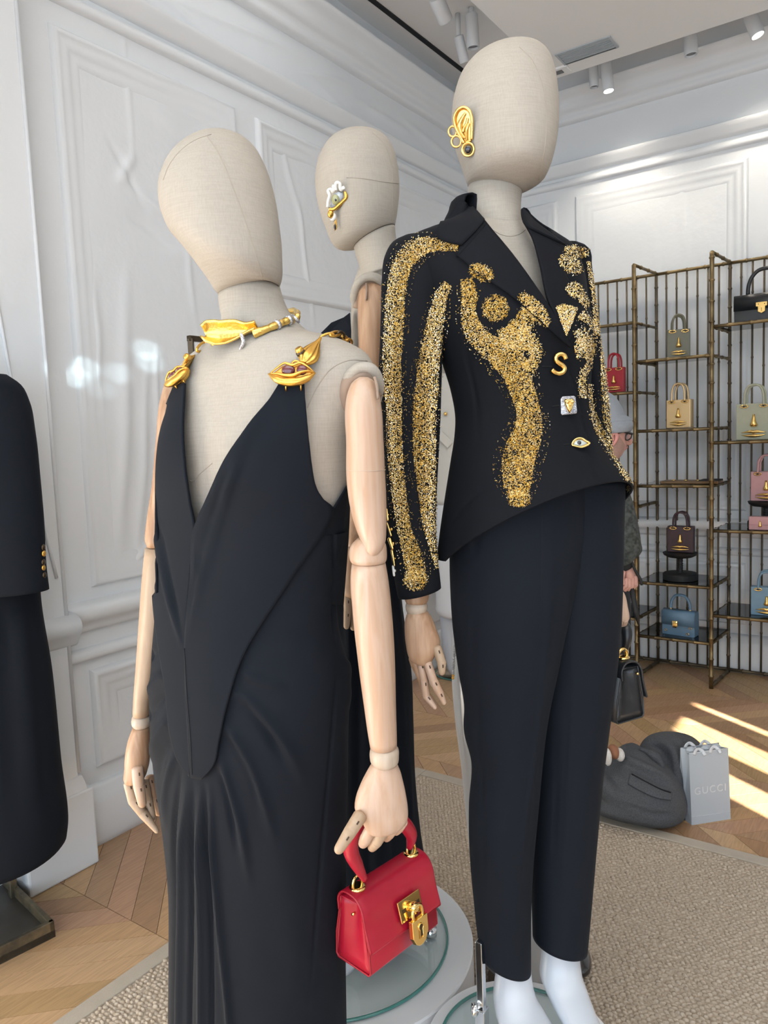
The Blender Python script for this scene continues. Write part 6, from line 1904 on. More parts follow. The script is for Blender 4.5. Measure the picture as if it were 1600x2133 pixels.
# dark tray on the shelf above the plum bag
tcs = shelf_pt(1440, 1.206 + ZS, YFR + 0.12)
e = thing('tray', 'flat brown and black jewellery tray lying on the middle shelf', 'tray', tcs)
obj('base', boxf(tcs + Z * 0.008, EX * 0.165, EY * 0.075, Z * 0.008), mat('tray_brown', (0.16, 0.085, 0.03), 0.4), e, smooth=False, bevel=0.003)
obj('lining', boxf(tcs + Z * 0.018 + EX * 0.11, EX * 0.055, EY * 0.07, Z * 0.004), mat('tray_lining', (0.012, 0.012, 0.014), 0.7), e, smooth=False, bevel=0.001)
for x_ in (-0.10, -0.03, 0.04):
    obj('gold_piece', ellipsoid(tcs + Z * 0.018 + EX * x_ + EY * -0.01, EX * 0.012, EY * 0.008, Z * 0.005, 12, 8), GOLDP, e)
bcs = shelf_pt(1318, 0.374 + ZS, YFR + 0.05)
tag(obj('jewellery_box', boxf(bcs + Z * 0.035 - EX * 0.02, EX * 0.035, EY * 0.04, Z * 0.035), mat('box_black', (0.01, 0.011, 0.016), 0.4), smooth=False, bevel=0.003), 'small black box at the end of the lowest left shelf', 'box')

# ================================================================== paper bag and coat on the floor
pb = onz(1441, 1719, 0.0)
fx_ = unit(onz(1522, 1706, 0.0) - pb)              # along the front edge
pw = np.linalg.norm(onz(1522, 1706, 0.0) - pb)
bx_ = np.array([-fx_[1], fx_[0], 0])
ph = 0.285
PAPER = mat('pale_paper', (0.50, 0.55, 0.60), 0.55, bump=(9.0, 0.10, 0.01))
bag = thing('paper_bag', 'pale grey paper carrier bag with ribbon handles standing by the grey coat', 'shopping bag', pb + fx_ * pw / 2 + bx_ * 0.045)
tk = 0.085
def PB(u, t, v):
    lean = 0.012 * v / ph
    return pb + fx_ * (u * pw) + bx_ * (t * tk) + Z * v + bx_ * lean
fr_ = [PB(u, 0, v) for v in (0, ph) for u in (0, 1)]
panels = dict(front_panel=[PB(0, 0, 0), PB(1, 0, 0), PB(1, 0.06, ph), PB(0, 0.06, ph)], back_panel=[PB(1, 1, 0), PB(0, 1, 0), PB(0, 0.72, ph), PB(1, 0.72, ph)])
for nm, q in panels.items():
    obj(nm, (np.array(q), [[0, 1, 2, 3]]), PAPER, bag, smooth=False, solid=0.0012)
for u, s in ((0, 1), (1, -1)):
    q = [PB(u, 0, 0), PB(u, 0.5, 0), PB(u, 1, 0), PB(u, 0.06, ph), PB(u + s * 0.13, 0.4, ph), PB(u, 0.72, ph), PB(u + s * 0.01, 0.5, ph * 0.35)]
    obj('side_panel', (np.array(q), [[0, 1, 6], [1, 2, 6], [0, 6, 4, 3], [6, 2, 5, 4]]), PAPER, bag, smooth=False, solid=0.0012)
obj('bottom_panel', (np.array([PB(0, 0, 0.001), PB(1, 0, 0.001), PB(1, 1, 0.001), PB(0, 1, 0.001)]), [[0, 1, 2, 3]]), PAPER, bag, smooth=False, solid=0.001)
obj('bottom_crease', tube([PB(0.0, -0.012, ph * 0.115), PB(1.0, -0.010, ph * 0.105)], 0.0008, 5), mat('paper_edge', (0.72, 0.76, 0.80), 0.6), bag)
obj('top_fold', tube([PB(0.0, 0.05, ph), PB(1.0, 0.05, ph)], 0.0015, 5), MATS['paper_edge'], bag)
RIB = mat('white_ribbon', (0.75, 0.77, 0.80), 0.5)
for u in (0.22, 0.62):
    for t_ in (0.04, 0.75):
        pts_ = [PB(u - 0.10, t_, ph * 0.97), PB(u - 0.06, t_, ph * 1.02), PB(u + 0.06, t_ + 0.08, ph * 1.03), PB(u + 0.14, t_, ph * 0.99), PB(u + 0.15, t_ - 0.1, ph * 0.96)]
        obj('ribbon_handle', tube(smooth_path(pts_, 20), 0.007, 8, flat=(bx_, 0.16)), RIB, bag)
for u in (0.16, 0.55, 0.8):
    obj('tissue', ellipsoid(PB(u, 0.4, ph * 0.985), fx_ * 0.022, bx_ * 0.018, Z * 0.016, 8, 6), PAPER, bag, smooth=False)
# printed lettering on the front
def letters(text, o, ex, ey, n, size, m, parent, spacing=1.25):
    fc = bpy.data.curves.new('lettering', 'FONT')
    fc.body = text
    fc.size = size
    fc.space_character = spacing
    fc.extrude = 0.0003
    tmp = bpy.data.objects.new('lettering_tmp', fc)
    COL.objects.link(tmp)
    dg = bpy.context.evaluated_depsgraph_get()
    me = bpy.data.meshes.new_from_object(tmp.evaluated_get(dg))
    V = np.array([v.co for v in me.vertices])
    F = [list(p.vertices) for p in me.polygons]
    bpy.data.objects.remove(tmp, do_unlink=True)
    bpy.data.meshes.remove(me)
    V = o + V[:, :1] * ex + V[:, 1:2] * ey + (V[:, 2:3] + 0.0009) * n
    return obj('lettering', (V, F), m, parent, smooth=False)


wbag = MATS.get('print_white') or mat('print_white', (0.88, 0.91, 0.94), 0.25, 0.2)
nfp = -bx_
vup = unit(PB(0, 0.06, ph) - PB(0, 0, 0))
lt = letters('GUCCI', PB(0.09, 0.0, ph * 0.415) + (PB(0, 0.06 * 0.43, 0) - PB(0, 0, 0)) + nfp * 0.0005, fx_, vup, nfp, 0.040, wbag, bag, 1.22)
lt['label'] = 'pale printed lettering'

# ---- grey coat heap: two rolled folds with a pocket welt
WOOL = mat('grey_wool', (0.055, 0.058, 0.066), 0.95, noise=(260.0, (0.10, 0.105, 0.115), 0.4), bump=(300.0, 0.3, 0.001))
coat = thing('wool_coat', 'charcoal wool coat crumpled in a heap on the parquet beside the paper bag', 'coat', onz(1330, 1690, 0))
def heap(keys, rows=50, n=60, seed=1, amp=0.006, freq=14):
    V, F = loft(keys, rows=rows, n=n)
    r = np.random.default_rng(seed)
    for _ in range(14):
        k = r.normal(0, freq, 3)
        V = V + (unit(r.normal(0, 1, 3)) * (amp / 3 * np.sin(V @ k + r.uniform(0, 6))[:, None]))
    V[:, 2] = np.maximum(V[:, 2], 0.002)
    return V, F
DC = 3.0
ck = [(1330, 1585, 1400, 1600, DC + 0.12, 0.03, 0, 0), (1328, 1568, 1440, 1575, DC + 0.12, 0.08, 0, 0), (1345, 1550, 1462, 1560, DC + 0.12, 0.10, 0, 0), (1362, 1535, 1450, 1540, DC + 0.12, 0.08, 0, 0), (1385, 1527, 1425, 1528, DC + 0.12, 0.03, 0, 0)]
back_roll = heap([(1335, 1690, 1465, 1690, DC + 0.10, 0.13, 0, 0), (1340, 1640, 1470, 1640, DC + 0.10, 0.14, 0, 0), (1335, 1595, 1478, 1600, DC + 0.11, 0.14, 0, 0), (1333, 1566, 1475, 1572, DC + 0.12, 0.12, 0, 0), (1350, 1542, 1462, 1550, DC + 0.12, 0.09, 0, 0), (1378, 1528, 1440, 1532, DC + 0.12, 0.05, 0, 0), (1398, 1525, 1420, 1526, DC + 0.12, 0.015, 0, 0)], seed=4, amp=0.010)
back_roll = (push_folds(*back_roll, [([(1340, 1560), (1362, 1552), (1384, 1572), (1392, 1610), (1398, 1640)], 9, -0.030), ([(1372, 1545), (1398, 1560), (1410, 1610), (1412, 1680)], 10, 0.022), ([(1425, 1545), (1432, 1600), (1430, 1690)], 9, -0.018), ([(1448, 1560), (1456, 1620), (1455, 1690)], 9, 0.014)]), back_roll[1])
obj('back_fold', back_roll, WOOL, coat)
front_roll = heap([(1228, 1688, 1420, 1702, DC - 0.02, 0.10, 0, 0), (1222, 1672, 1430, 1690, DC - 0.02, 0.14, 0, 0), (1226, 1650, 1434, 1670, DC - 0.01, 0.16, 0, 0), (1232, 1620, 1430, 1648, DC, 0.16, 0, 0), (1244, 1596, 1418, 1622, DC + 0.01, 0.14, 0, 0), (1266, 1586, 1400, 1602, DC + 0.02, 0.12, 0, 0), (1290, 1566, 1372, 1582, DC + 0.03, 0.09, 0, 0), (1308, 1557, 1345, 1566, DC + 0.03, 0.05, 0, 0)], seed=9, amp=0.010, freq=11)
front_roll = (push_folds(*front_roll, [([(1285, 1575), (1320, 1590), (1365, 1612), (1412, 1640)], 10, 0.024), ([(1295, 1590), (1330, 1606), (1370, 1624), (1405, 1645)], 6, -0.016), ([(1240, 1615), (1275, 1650), (1330, 1680), (1400, 1690)], 14, 0.016), ([(1262, 1590), (1275, 1620), (1300, 1650)], 9, -0.018), ([(1300, 1672), (1350, 1692), (1410, 1700)], 6, -0.014), ([(1236, 1650), (1262, 1680)], 8, -0.014)]), front_roll[1])
obj('front_fold', front_roll, WOOL, coat)
cbv = bvh_of(front_roll)
wl_ = panel(cbv, [(1313, 1615), (1345, 1632), (1375, 1647), (1398, 1655)], [(1308, 1634), (1340, 1652), (1370, 1664), (1396, 1668)], 0.006, 24, 8, DC, it=2)
obj('pocket_welt', wl_, WOOL, coat, solid=0.005)
obj('pocket_slit', seam([(1316, 1613), (1345, 1629), (1375, 1644), (1396, 1651)], cbv, 0.003, 0.003, 16, DC), mat('slit_dark', (0.012, 0.012, 0.014), 0.9), coat)
cbk = bvh_of(back_roll)
obj('fold_edge', tube(smooth_path([W(1332, 1560, DC + 0.02), W(1352, 1568, DC + 0.0), W(1372, 1585, DC - 0.02), W(1382, 1610, DC - 0.03)], 20), np.interp(np.linspace(0, 1, 20), [0, .5, 1], [.004, .02, .006]), 10), WOOL, coat)
sl_b = onz(1284, 1594, 0.12)
shoe = thing('fluffy_accessory', 'small fluffy white and brown item tucked into the coat heap', 'accessory', W(1276, 1590, 2.94) * [1, 1, 0] + np.array([0, 0, 0.10]))
FUR = mat('white_fur', (0.80, 0.77, 0.72), 0.95, bump=(240.0, 1.0, 0.004))
obj('fluffy_collar', ellipsoid(W(1266, 1577, 2.93), RT * 0.014, UP * 0.034, FW * 0.03, 14, 10), FUR, shoe)
obj('fluffy_collar', ellipsoid(W(1291, 1572, 2.94), RT * 0.018, UP * 0.026, FW * 0.03, 14, 10), FUR, shoe)
obj('brown_body', ellipsoid(W(1278, 1566, 2.95), RT * 0.022, UP * 0.028, FW * 0.04, 14, 10), mat('brown_suede', (0.30, 0.13, 0.07), 0.8), shoe)

# ================================================================== man behind the rack side
SKIN = mat('skin', (0.60, 0.34, 0.28), 0.5, subsurf=0.12, noise=(60.0, (0.52, 0.27, 0.22), 0.6))
BEARD = mat('stubble_skin', (0.46, 0.29, 0.24), 0.8, noise=(300.0, (0.30, 0.19, 0.16), 0.5))
DM = 3.35
man = thing('person', 'man in grey beanie and black glasses, head bowed, mottled dark coat', 'person', onz(1270, 1700, 0) * [1, 1, 0])
ft = W(1262, 900, DM)
man.location = (ft[0], ft[1], 0.0)
ORIGIN[man.name] = np.array([ft[0], ft[1], 0.0])
# one continuous body: head with face profile looking right, neck, trunk, arm, legs
hk = [(1235, 826, 1255, 828, DM, 0.02, 0, 0), (1225, 840, 1272, 846, DM, 0.06, 0, 0), (1217, 862, 1290, 868, DM, 0.085, 0, 0), (1212, 888, 1306, 890, DM, 0.095, 0, 0), (1214, 905, 1309, 903, DM, 0.094, 0, 0), (1216, 916, 1308, 913, DM, 0.090, 0, 0), (1220, 930, 1304, 924, DM, 0.082, 0, 0), (1224, 944, 1300, 937, DM, 0.074, 0, 0), (1228, 958, 1292, 950, DM, 0.068, 0, 0),
      (1222, 972, 1270, 968, DM, 0.062, 0, 0), (1205, 985, 1265, 985, DM, 0.07, 0, 0), (1165, 1005, 1278, 1002, DM + 0.02, 0.11, 0, 0), (1140, 1040, 1298, 1035, DM + 0.03, 0.13, 0, 0), (1136, 1120, 1300, 1115, DM + 0.03, 0.14, 0, 0), (1140, 1250, 1312, 1250, DM + 0.03, 0.13, 0, 0), (1145, 1330, 1309, 1330, DM + 0.03, 0.125, 0, 0), (1150, 1400, 1288, 1400, DM + 0.03, 0.12, 0, 0), (1160, 1500, 1256, 1500, DM + 0.04, 0.10, 0, 0), (1168, 1594, 1245, 1594, DM + 0.05, 0.09, 0, 0)]
bd = loft(hk, rows=110, n=48)
bp_ = topx(bd[0])
mb = obj('body', bd, SKIN, man)
mb.data.materials.append(mat('dark_trousers', (0.022, 0.030, 0.045), 0.9))
for p in mb.data.polygons:
    c = bp_[list(p.vertices)].mean(0)
    if c[1] > 985:
        p.material_index = 1
mbv = bvh_of(bd)
# nose, brow, lips, ear, beard
obj('nose', tube(smooth_path([W(1308, 905, DM), W(1312, 914, DM - 0.0), W(1311, 922, DM), W(1303, 923, DM)], 14), np.interp(np.linspace(0, 1, 14), [0, .6, 1], [.008, .013, .008]), 10), SKIN, man)
obj('lips', tube(smooth_path([W(1300, 929, DM), W(1305, 931, DM - 0.01), W(1300, 936, DM - 0.02)], 10), 0.006, 8), mat('lip_skin', (0.50, 0.22, 0.2), 0.5), man)
obj('ear', tube(smooth_path([W(1278, 917, DM - 0.094), W(1275, 907, DM - 0.098), W(1279, 902, DM - 0.098), (W(1284, 905, DM - 0.096)), W(1284, 914, DM - 0.094), W(1280, 922, DM - 0.090), W(1277, 928, DM - 0.086)], 26), np.interp(np.linspace(0, 1, 26), [0, .5, 1], [.005, .010, .006]), 8), mat('ear_skin', (0.66, 0.30, 0.27), 0.5), man)
jaw = panel(mbv, [(1284, 908), (1279, 925), (1278, 942), (1282, 955)], [(1290, 908), (1301, 926), (1299, 938), (1290, 953)], 0.0015, 14, 10, DM, it=1)
obj('beard', jaw, BEARD, man)
# beanie
hat = obj('beanie', loft([(1226, 812, 1262, 814, DM + 0.0, 0.04, 0, 0), (1212, 822, 1280, 828, DM, 0.09, 0, 0), (1205, 842, 1293, 848, DM, 0.108, 0, 0), (1204, 866, 1303, 866, DM, 0.112, 0, 0), (1205, 880, 1313, 872, DM, 0.114, 0, 0), (1206, 896, 1313, 888, DM, 0.114, 0, 0), (1208, 904, 1309, 898, DM, 0.108, 0, 0)], rows=30, n=48), mat('grey_knit', (0.30, 0.33, 0.37), 0.95, bump=(160.0, 0.5, 0.003)), man)
obj('knit_cuff', loft([(1206, 884, 1314, 876, DM, 0.117, 0, 0), (1204, 890, 1316, 880, DM, 0.121, 0, 0), (1204, 902, 1315, 893, DM, 0.120, 0, 0), (1207, 907, 1311, 899, DM, 0.115, 0, 0)], rows=10, n=48), MATS['grey_knit'], hat)
# glasses
GLB = mat('black_acetate', (0.01, 0.01, 0.012), 0.2, coat=0.6)
gls = obj('glasses', tube(smooth_path([W(1286, 902, DM - 0.098), W(1297, 899, DM - 0.09), W(1308, 901, DM - 0.075), W(1317, 904, DM - 0.06)], 20), 0.0058, 8), GLB, man)
obj('lens_frame', tube(smooth_path([W(x, y, DM - d_) for x, y, d_ in ((1308, 902, 0.07), (1316, 903, 0.055), (1315, 911, 0.055), (1310, 916, 0.06), (1304, 916, 0.068), (1304, 908, 0.072), (1308, 902, 0.07))], 30), 0.0030, 8), GLB, gls)
obj('lens', (np.array([W(1306, 903, DM - 0.068), W(1315, 904, DM - 0.055), W(1314, 911, DM - 0.055), W(1309, 915, DM - 0.06), W(1305, 914, DM - 0.066)]), [[0, 1, 2, 3, 4]]), sheet_glass('lens_glass', (0.95, 0.97, 1.0)), gls, smooth=False)
for sx_ in (1185, 1228):
    s0_ = onz(sx_, 1602, 0.045)
    obj('shoe', ellipsoid(s0_, R0 * 0.045, FH * 0.13, Z * 0.043, 20, 12), mat('shoe_black', (0.012, 0.012, 0.014), 0.4), man)
# coat sleeve, cuff and hand
CM = mat('mottled_coat', (0.030, 0.036, 0.034), 0.95, noise=(55.0, (0.085, 0.095, 0.090), 0.25))
obj('coat_sleeve', loft([(1255, 1000, 1300, 1000, DM - 0.08, 0.06, 0, 0), (1262, 1050, 1318, 1050, DM - 0.09, 0.075, 0, 0), (1270, 1100, 1328, 1095, DM - 0.10, 0.075, 0, 0), (1276, 1140, 1333, 1128, DM - 0.10, 0.070, 0, 0), (1284, 1170, 1334, 1148, DM - 0.10, 0.060, 0, 0), (1288, 1180, 1318, 1164, DM - 0.10, 0.045, 0, 0)], rows=26, n=36), CM, man)
obj('coat_back', loft([(1165, 1004, 1272, 1000, DM + 0.02, 0.12, 0, 0), (1138, 1040, 1296, 1036, DM + 0.03, 0.14, 0, 0), (1134, 1120, 1298, 1115, DM + 0.03, 0.15, 0, 0), (1138, 1200, 1296, 1200, DM + 0.03, 0.145, 0, 0)], rows=16, n=40, cap0=False, cap1=False), CM, man)
obj('cuff', loft([(1286, 1176, 1317, 1162, DM - 0.10, 0.042, 0, 0), (1293, 1190, 1316, 1178, DM - 0.10, 0.036, 0, 0)], rows=6, n=30), mat('dark_cuff', (0.012, 0.013, 0.013), 0.9), man)
hnd_ = [(1296, 1186, 1315, 1177, DM - 0.10, 0.026, 0, 0), (1297, 1196, 1320, 1188, DM - 0.10, 0.026, 0, 0), (1299, 1208, 1326, 1204, DM - 0.10, 0.027, 0, 0), (1300, 1218, 1327, 1214, DM - 0.10, 0.022, 0, 0), (1304, 1224, 1324, 1220, DM - 0.10, 0.014, 0, 0)]
ho_ = obj('hand', loft(hnd_, rows=16, n=24), SKIN, man)
for k, (xa, ya, xb, yb, xc, yc) in enumerate(((1324, 1204, 1325, 1218, 1318, 1226), (1318, 1206, 1318, 1221, 1310, 1228), (1311, 1208, 1311, 1222, 1303, 1229), (1304, 1208, 1304, 1221, 1298, 1226))):
    g_ = [rounded_tube(W(xa, ya, DM - 0.12), W(xb, yb, DM - 0.125), 0.010, 0.0095, 10), rounded_tube(W(xb, yb, DM - 0.125), W(xc, yc, DM - 0.115), 0.0095, 0.008, 10)]
    obj('finger', join(g_), SKIN, ho_)
obj('thumb', join([rounded_tube(W(1299, 1192, DM - 0.12), W(1296, 1206, DM - 0.125), 0.010, 0.0095, 10), rounded_tube(W(1296, 1206, DM - 0.125), W(1300, 1216, DM - 0.125), 0.0095, 0.008, 10)]), SKIN, ho_)
tag(obj('carrying_strap', join([tube(smooth_path([W(1313, 1160, DM - 0.13), W(1322, 1185, DM - 0.13), W(1336, 1212, DM - 0.13), W(1337, 1219, DM - 0.13)], 12), 0.006, 8), tube([W(1316, 1225, DM - 0.12), W(1325, 1275, DM - 0.12), W(1330, 1300, DM - 0.12)], [0.010, 0.014, 0.004], 8)]), mat('strap_black', (0.01, 0.011, 0.013), 0.6)),
    'thin black strap dangling from the hand of the man in glasses', 'strap')

# ================================================================== clothes rail at the left with a black coat
rl = onz(117, 1950, 0.0)
e = thing('garment_rail', 'aged bronze garment rail with a shallow tray base at the left edge', 'clothes rail', (rl[0] - 0.3, rl[1] - 0.1, 0))
t0, t1, t2 = onz(116, 1951, 0.0), onz(38, 1868, 0.0), onz(-60, 2040, 0.0)
ux, uy = unit(t2 - t0), unit(t1 - t0)
uy = unit(uy - ux * (uy @ ux))
Lx, Ly = 0.55, 0.42
hh = 0.055
def TR(a, b_, z):
    return t0 + ux * a + uy * b_ + Z * z
obj('tray_floor', boxf(TR(Lx / 2, Ly / 2, 0.012), ux * Lx / 2, uy * Ly / 2, Z * 0.012), mat('tray_steel', (0.10, 0.095, 0.085), 0.45, 0.8, noise=(6.0, (0.17, 0.16, 0.145), 0.5)), e, smooth=False)
for nm, c, a, b_ in (('tray_rim', TR(Lx / 2, 0.008, hh / 2), ux * Lx / 2, uy * 0.008), ('tray_rim', TR(Lx / 2, Ly - 0.008, hh / 2), ux * Lx / 2, uy * 0.008), ('tray_rim', TR(0.008, Ly / 2, hh / 2), ux * 0.008, uy * Ly / 2), ('tray_rim', TR(Lx - 0.008, Ly / 2, hh / 2), ux * 0.008, uy * Ly / 2)):
    obj(nm, boxf(c, a, b_, Z * hh / 2), STEELB, e, smooth=False, bevel=0.002)
po = onz(28, 1868, 0.02)
obj('upright', boxf(np.array([po[0], po[1], 0.95]), ux * 0.012, uy * 0.012, Z * 0.93), STEELB, e, smooth=False, bevel=0.002)
obj('top_bar', boxf(np.array([po[0], po[1], 1.88]) + ux * 0.25 , ux * 0.26, uy * 0.012, Z * 0.012), STEELB, e, smooth=False, bevel=0.002)

lc_ = thing('long_coat', 'long black coat with gold cuff buttons hanging at the left edge', 'coat', (po[0], po[1], 0.3))
DL = 2.32
obj('coat_skirt', (lambda g: (push_folds(g[0], g[1], [([(40, 1250), (60, 1500), (75, 1760)], 9, 0.012), ([(5, 1250), (15, 1500), (25, 1770)], 9, -0.012)]), g[1]))(loft([(-150, 1150, 78, 1150, DL + 0.01, 0.10, 0, 0), (-160, 1240, 78, 1240, DL + 0.01, 0.12, 0, 0), (-170, 1400, 100, 1400, DL + 0.01, 0.15, 0, 0), (-180, 1600, 118, 1600, DL + 0.01, 0.18, 0, 0), (-185, 1735, 131, 1735, DL + 0.01, 0.20, 0, 0), (-185, 1776, 128, 1762, DL + 0.01, 0.20, 0, -0.02)], rows=60, n=60, cap0=False, cap1=False)), BLACK, lc_, solid=0.004)
obj('coat_body', loft([(-120, 770, -20, 770, DL, 0.08, 0, 0), (-160, 800, 20, 800, DL, 0.12, 0, 0), (-165, 900, 30, 900, DL, 0.13, 0, 0), (-160, 1050, 40, 1050, DL, 0.12, 0, 0), (-155, 1200, 60, 1200, DL, 0.12, 0, 0)], rows=30, n=48), BLACK, lc_)
csl = loft([(-60, 778, 12, 781, DL - 0.04, 0.03, 0, 0), (-70, 795, 38, 800, DL - 0.05, 0.06, 0, 0), (-66, 835, 56, 836, DL - 0.05, 0.075, 0, 0), (-62, 900, 68, 900, DL - 0.06, 0.08, 0, 0), (-56, 1000, 79, 1000, DL - 0.07, 0.078, 0, 0), (-50, 1100, 88, 1100, DL - 0.08, 0.074, 0, 0), (-44, 1180, 92, 1180, DL - 0.08, 0.072, 0, 0), (-40, 1238, 98, 1229, DL - 0.08, 0.072, 0, 0)], rows=50, n=48, cap1=False)
obj('coat_sleeve', csl, BLACK, lc_, solid=0.004)
for k, (x, y) in enumerate(((90, 1140), (91, 1153), (90, 1171), (90, 1183), (92, 1198))):
    obj('cuff_button', ellipsoid(W(x, y, DL - 0.085), RT * 0.006, UP * 0.010, FW * 0.010, 12, 8), GOLDA if k % 2 else BRONZE, lc_)

# dark metal frame behind the tilted mannequin's shoulder
DFm = 2.45
e = thing('mirror_frame', 'dark bronze frame corner showing behind the far shoulder', 'frame', W(420, 1600, DFm) * [1, 1, 0])
f0, f1 = W(397, 705, DFm), W(600, 690, DFm + 0.35)
f1[2] = f0[2]
obj('upright', boxf(np.array([f0[0], f0[1], f0[2] / 2]), R0 * 0.009, FH * 0.009, Z * f0[2] / 2), BRONZE, e, smooth=False, bevel=0.0015)
obj('upright', boxf(np.array([f1[0], f1[1], f0[2] / 2]), R0 * 0.009, FH * 0.009, Z * f0[2] / 2), BRONZE, e, smooth=False, bevel=0.0015)
dvv = unit(f1 - f0)
obj('top_bar', boxf((f0 + f1) / 2, dvv * (np.linalg.norm(f1 - f0) / 2 + 0.009), unit(np.cross(Z, dvv)) * 0.009, Z * 0.009), BRONZE, e, smooth=False, bevel=0.0015)
obj('foot_bar', boxf(np.array([(f0[0] + f1[0]) / 2, (f0[1] + f1[1]) / 2, 0.009]), dvv * np.linalg.norm(f1 - f0) / 2, unit(np.cross(Z, dvv)) * 0.009, Z * 0.009), BRONZE, e, smooth=False)

# ================================================================== figures glimpsed between sleeve and waist
CREAM = mat('ivory_cloth', (0.72, 0.70, 0.64), 0.8)
WHT = mat('white_cloth', (0.82, 0.83, 0.85), 0.8)
DG = 4.72
gb_ = np.array([-2.39, 4.2, 0.0])
wm = thing('dressed_form', 'white-clothed display figure far behind, glimpsed beside the gold sleeve', 'mannequin', gb_)
dgf = lambda y: DG + (y - 900) * 0.00028
obj('ivory_jacket', loft([(903, 780, 1010, 780, DG, 0.10, 0, 0), (898, 850, 1020, 850, DG, 0.11, 0, 0), (900, 950, 1015, 950, DG, 0.11, 0, 0), (900, 1050, 1020, 1050, DG, 0.11, 0, 0)], rows=24, n=40), CREAM, wm)
obj('head', loft([(950, 640, 962, 640, DG, 0.02, 0, 0), (938, 655, 974, 655, DG, 0.06, 0, 0), (934, 680, 978, 680, DG, 0.08, 0, 0), (940, 710, 972, 710, DG, 0.07, 0, 0), (946, 722, 968, 722, DG, 0.045, 0, 0), (944, 745, 970, 745, DG, 0.045, 0, 0), (920, 765, 994, 765, DG, 0.07, 0, 0), (905, 782, 1008, 782, DG, 0.10, 0, 0)], rows=30, n=32), LINEN, wm)
obj('pocket_flap', boxf(W(926, 916, DG - 0.11), unit(RT * 0.7 - UP * 0.7) * 0.05, unit(RT * 0.7 + UP * 0.7) * 0.025, FW * 0.008), CREAM, wm, smooth=False, bevel=0.004)
obj('gold_button', ellipsoid(W(928, 862, DG - 0.11), RT * 0.012, UP * 0.012, FW * 0.008, 12, 8), GOLD, wm)
obj('white_dress', loft([(902, 1040, 1018, 1040, DG, 0.11, 0, 0), (904, 1150, 1015, 1150, DG, 0.11, 0, 0), (908, 1250, 1010, 1250, DG, 0.11, 0, 0), (909, 1275, 1008, 1275, DG, 0.11, 0, 0), (918, 1283, 1000, 1286, DG, 0.10, 0, 0)], rows=24, n=40), WHT, wm)
obj('leg', loft([(915, 1270, 960, 1270, DG + 0.02, 0.06, 0, 0), (922, 1340, 958, 1340, DG + 0.04, 0.055, 0, 0), (934, 1400, 955, 1402, DG + 0.05, 0.035, 0, 0)], rows=14, n=24), WHITEB, wm)
obj('glass_disc', lathe([(0.17, 0.001), (0.172, 0.004), (0.172, 0.010), (0.17, 0.012)], (gb_[0], gb_[1], 0), n=48), GLASS, wm)
obj('disc_edge', tube([(gb_[0] + 0.172 * math.cos(a), gb_[1] + 0.172 * math.sin(a), 0.007) for a in np.linspace(0, 6.2832, 48, endpoint=False)], 0.005, 6, closed=True), GLASSE, wm)
SILK = mat('silver_satin', (0.46, 0.47, 0.48), 0.32, 0.25, sheen=0.2)
DK = 2.05
sg = thing('satin_dress', 'long silver-grey satin dress showing behind the black trousers', 'dress', W(1080, 1990, 2.1))
sV, sF = loft([(944, 1300, 1230, 1300, DK, 0.14, 0, 0), (944, 1360, 1228, 1360, DK, 0.145, 0, 0), (943, 1420, 1225, 1420, DK + 0.01, 0.15, 0, 0), (949, 1500, 1220, 1500, DK + 0.02, 0.15, 0, 0), (962, 1600, 1210, 1600, DK + 0.03, 0.15, 0, 0), (972, 1700, 1200, 1700, DK + 0.04, 0.15, 0, 0), (985, 1830, 1190, 1830, DK + 0.05, 0.14, 0, 0), (1000, 1985, 1180, 1985, DK + 0.07, 0.13, 0, 0)], rows=60, n=70, cap0=True, cap1=False)
sV = push_folds(sV, sF, [([(960, 1380), (972, 1500), (982, 1620)], 7, 0.014), ([(950, 1400), (958, 1520), (970, 1650)], 4, -0.010)])
obj('skirt', (sV, sF), SILK, sg, solid=0.003)
obj('bodice', loft([(1065, 690, 1115, 690, DK - 0.06, 0.03, 0, 0), (1010, 715, 1170, 715, DK - 0.06, 0.07, 0, 0), (990, 760, 1190, 760, DK - 0.05, 0.09, 0, 0), (990, 880, 1190, 880, DK - 0.04, 0.11, 0, 0), (1010, 1050, 1180, 1050, DK - 0.03, 0.10, 0, 0), (965, 1200, 1215, 1200, DK - 0.01, 0.13, 0, 0), (950, 1302, 1226, 1302, DK, 0.138, 0, 0)], rows=40, n=50), SILK, sg)
for k in range(14):
    y = 1345 + k * 5.2
    obj('trim_bead', ellipsoid(W(947 - (y - 1345) * 0.05, y, DK - 0.06), RT * 0.004, UP * 0.004, FW * 0.004, 8, 6), GOLDA if k > 11 else SILK, sg)
sp_ = W(1090, 1990, 2.1)
obj('stand', lathe([(0.10, 0.02), (0.10, 0.032), (0.012, 0.036), (0.012, max(0.1, float(sp_[2]) + 0.2))], (sp_[0], sp_[1], 0), n=32), BRONZE, sg)
# small patent shoe behind the ankle
sc_ = W(1204, 1990, 1.70)
sc0 = onz(1208, 2008, 0.02)
e = thing('patent_shoe', 'glossy black shoe tip on the rug behind the white ankle', 'shoe', sc0)
PAT = mat('patent_black', (0.006, 0.006, 0.008), 0.08, coat=1.0)
obj('upper', ellipsoid(sc0 + Z * 0.03 - RT * 0.02, RT * 0.05, unit(FH) * 0.09, Z * 0.034, 20, 12), PAT, e)
obj('sole', lathe([(0.045, -0.004), (0.05, 0.0), (0.05, 0.008), (0.046, 0.01)], sc0 - RT * 0.02 , Z, 24), BRONZE, e)

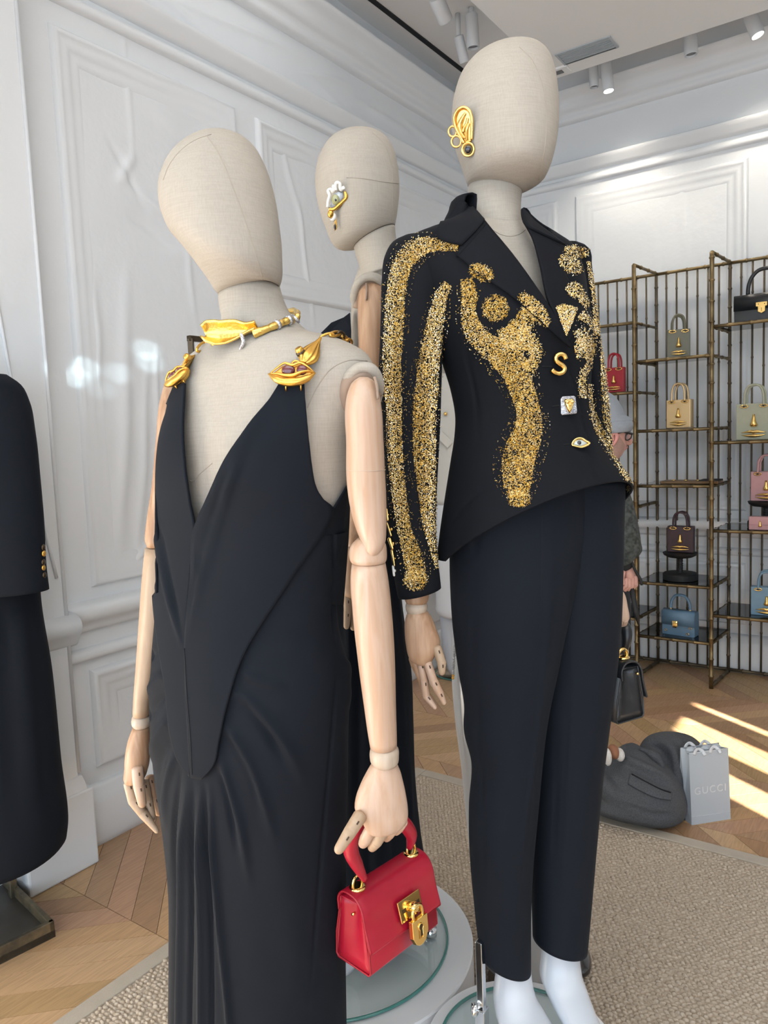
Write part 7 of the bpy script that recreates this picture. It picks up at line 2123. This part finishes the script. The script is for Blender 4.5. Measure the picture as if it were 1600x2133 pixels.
# ================================================================== spotlights in the ceiling recess
LAMPW = mat('lamp_white', (0.74, 0.76, 0.78), 0.45)
def spot(label, base, tip, r, lit, power=22.0, stem=True, target=None):
    base, tip = np.asarray(base, float), np.asarray(tip, float)
    e = thing('spotlight', label, 'spotlight', base, 'white ceiling spotlights')
    t = unit(tip - base)
    sp2 = base + t * np.linalg.norm(tip - base)
    obj('housing', lathe([(r * 0.3, -0.004), (r * 0.92, 0.0), (r, 0.006), (r, np.linalg.norm(tip - base) - 0.004), (r * 0.94, np.linalg.norm(tip - base)), (r * 0.86, np.linalg.norm(tip - base)), (r * 0.80, np.linalg.norm(tip - base) - 0.012)], base, t, 28), LAMPW, e, angle=40)
    if stem:
        obj('mount', tube([base + Z * 0.0, np.array([base[0], base[1], ZC])], 0.014, 12), LAMPW, e)
    if lit:
        obj('lens', lathe([(r * 0.82, 0), (r * 0.80, 0.002), (0.002, 0.004)], tip - t * 0.010, t, 24), mat('lamp_glow', (1, 0.95, 0.85), 0.3, emit=(1.0, 0.93, 0.80), emit_s=9.0), e)
        l = bpy.data.lights.new('spot_lamp', 'SPOT')
        l.energy = power
        l.color = (1.0, 0.90, 0.76)
        l.spot_size = math.radians(110)
        l.spot_blend = 1.0
        l.shadow_soft_size = 0.06
        lo = bpy.data.objects.new('spot_lamp', l)
        COL.objects.link(lo)
        lo.parent = e
        lo.location = tuple(tip + t * 0.02 - ORIGIN[e.name])
        lo.rotation_euler = Vector(target - tip if target is not None else t).to_track_quat('-Z', 'Y').to_euler()
    else:
        obj('lens', lathe([(r * 0.82, 0), (0.002, 0.001)], tip - t * 0.012, t, 20), mat('lamp_dark', (0.25, 0.25, 0.25), 0.3), e)
    return e


def yl(x, y, Y=4.70):
    return ony(x, y, Y)
def xl_(x, y, X=-2.08):
    return onx(x, y, X)
spot('lit white ceiling spotlight nearest the tall mannequin\'s head', yl(1261, 128), yl(1268, 190), 0.034, True, 26.0, target=np.array([-1.5, 5.0, 1.9]))
spot('short unlit white spotlight paired with the lit one by the tall head', yl(1236, 126), yl(1238, 182), 0.028, False)
spot('unlit white spotlight halfway along the back ceiling recess', yl(1438, 70), yl(1440, 115), 0.036, False)
spot('lit tilted white spotlight at the top right corner', yl(1562, 30), yl(1579, 74), 0.036, True, 26.0, target=np.array([-0.7, 5.0, 1.6]))
spot('tilted white spotlight at the very top above the slot', xl_(908, -5), xl_(929, 44), 0.040, False)
spot('straight white spotlight just left of the tall mannequin\'s crown', xl_(982, 30), xl_(986, 100), 0.036, False)
spot('small tilted spotlight in front of the straight one by the crown', xl_(955, 75, -2.17), xl_(968, 130, -2.17), 0.028, False)
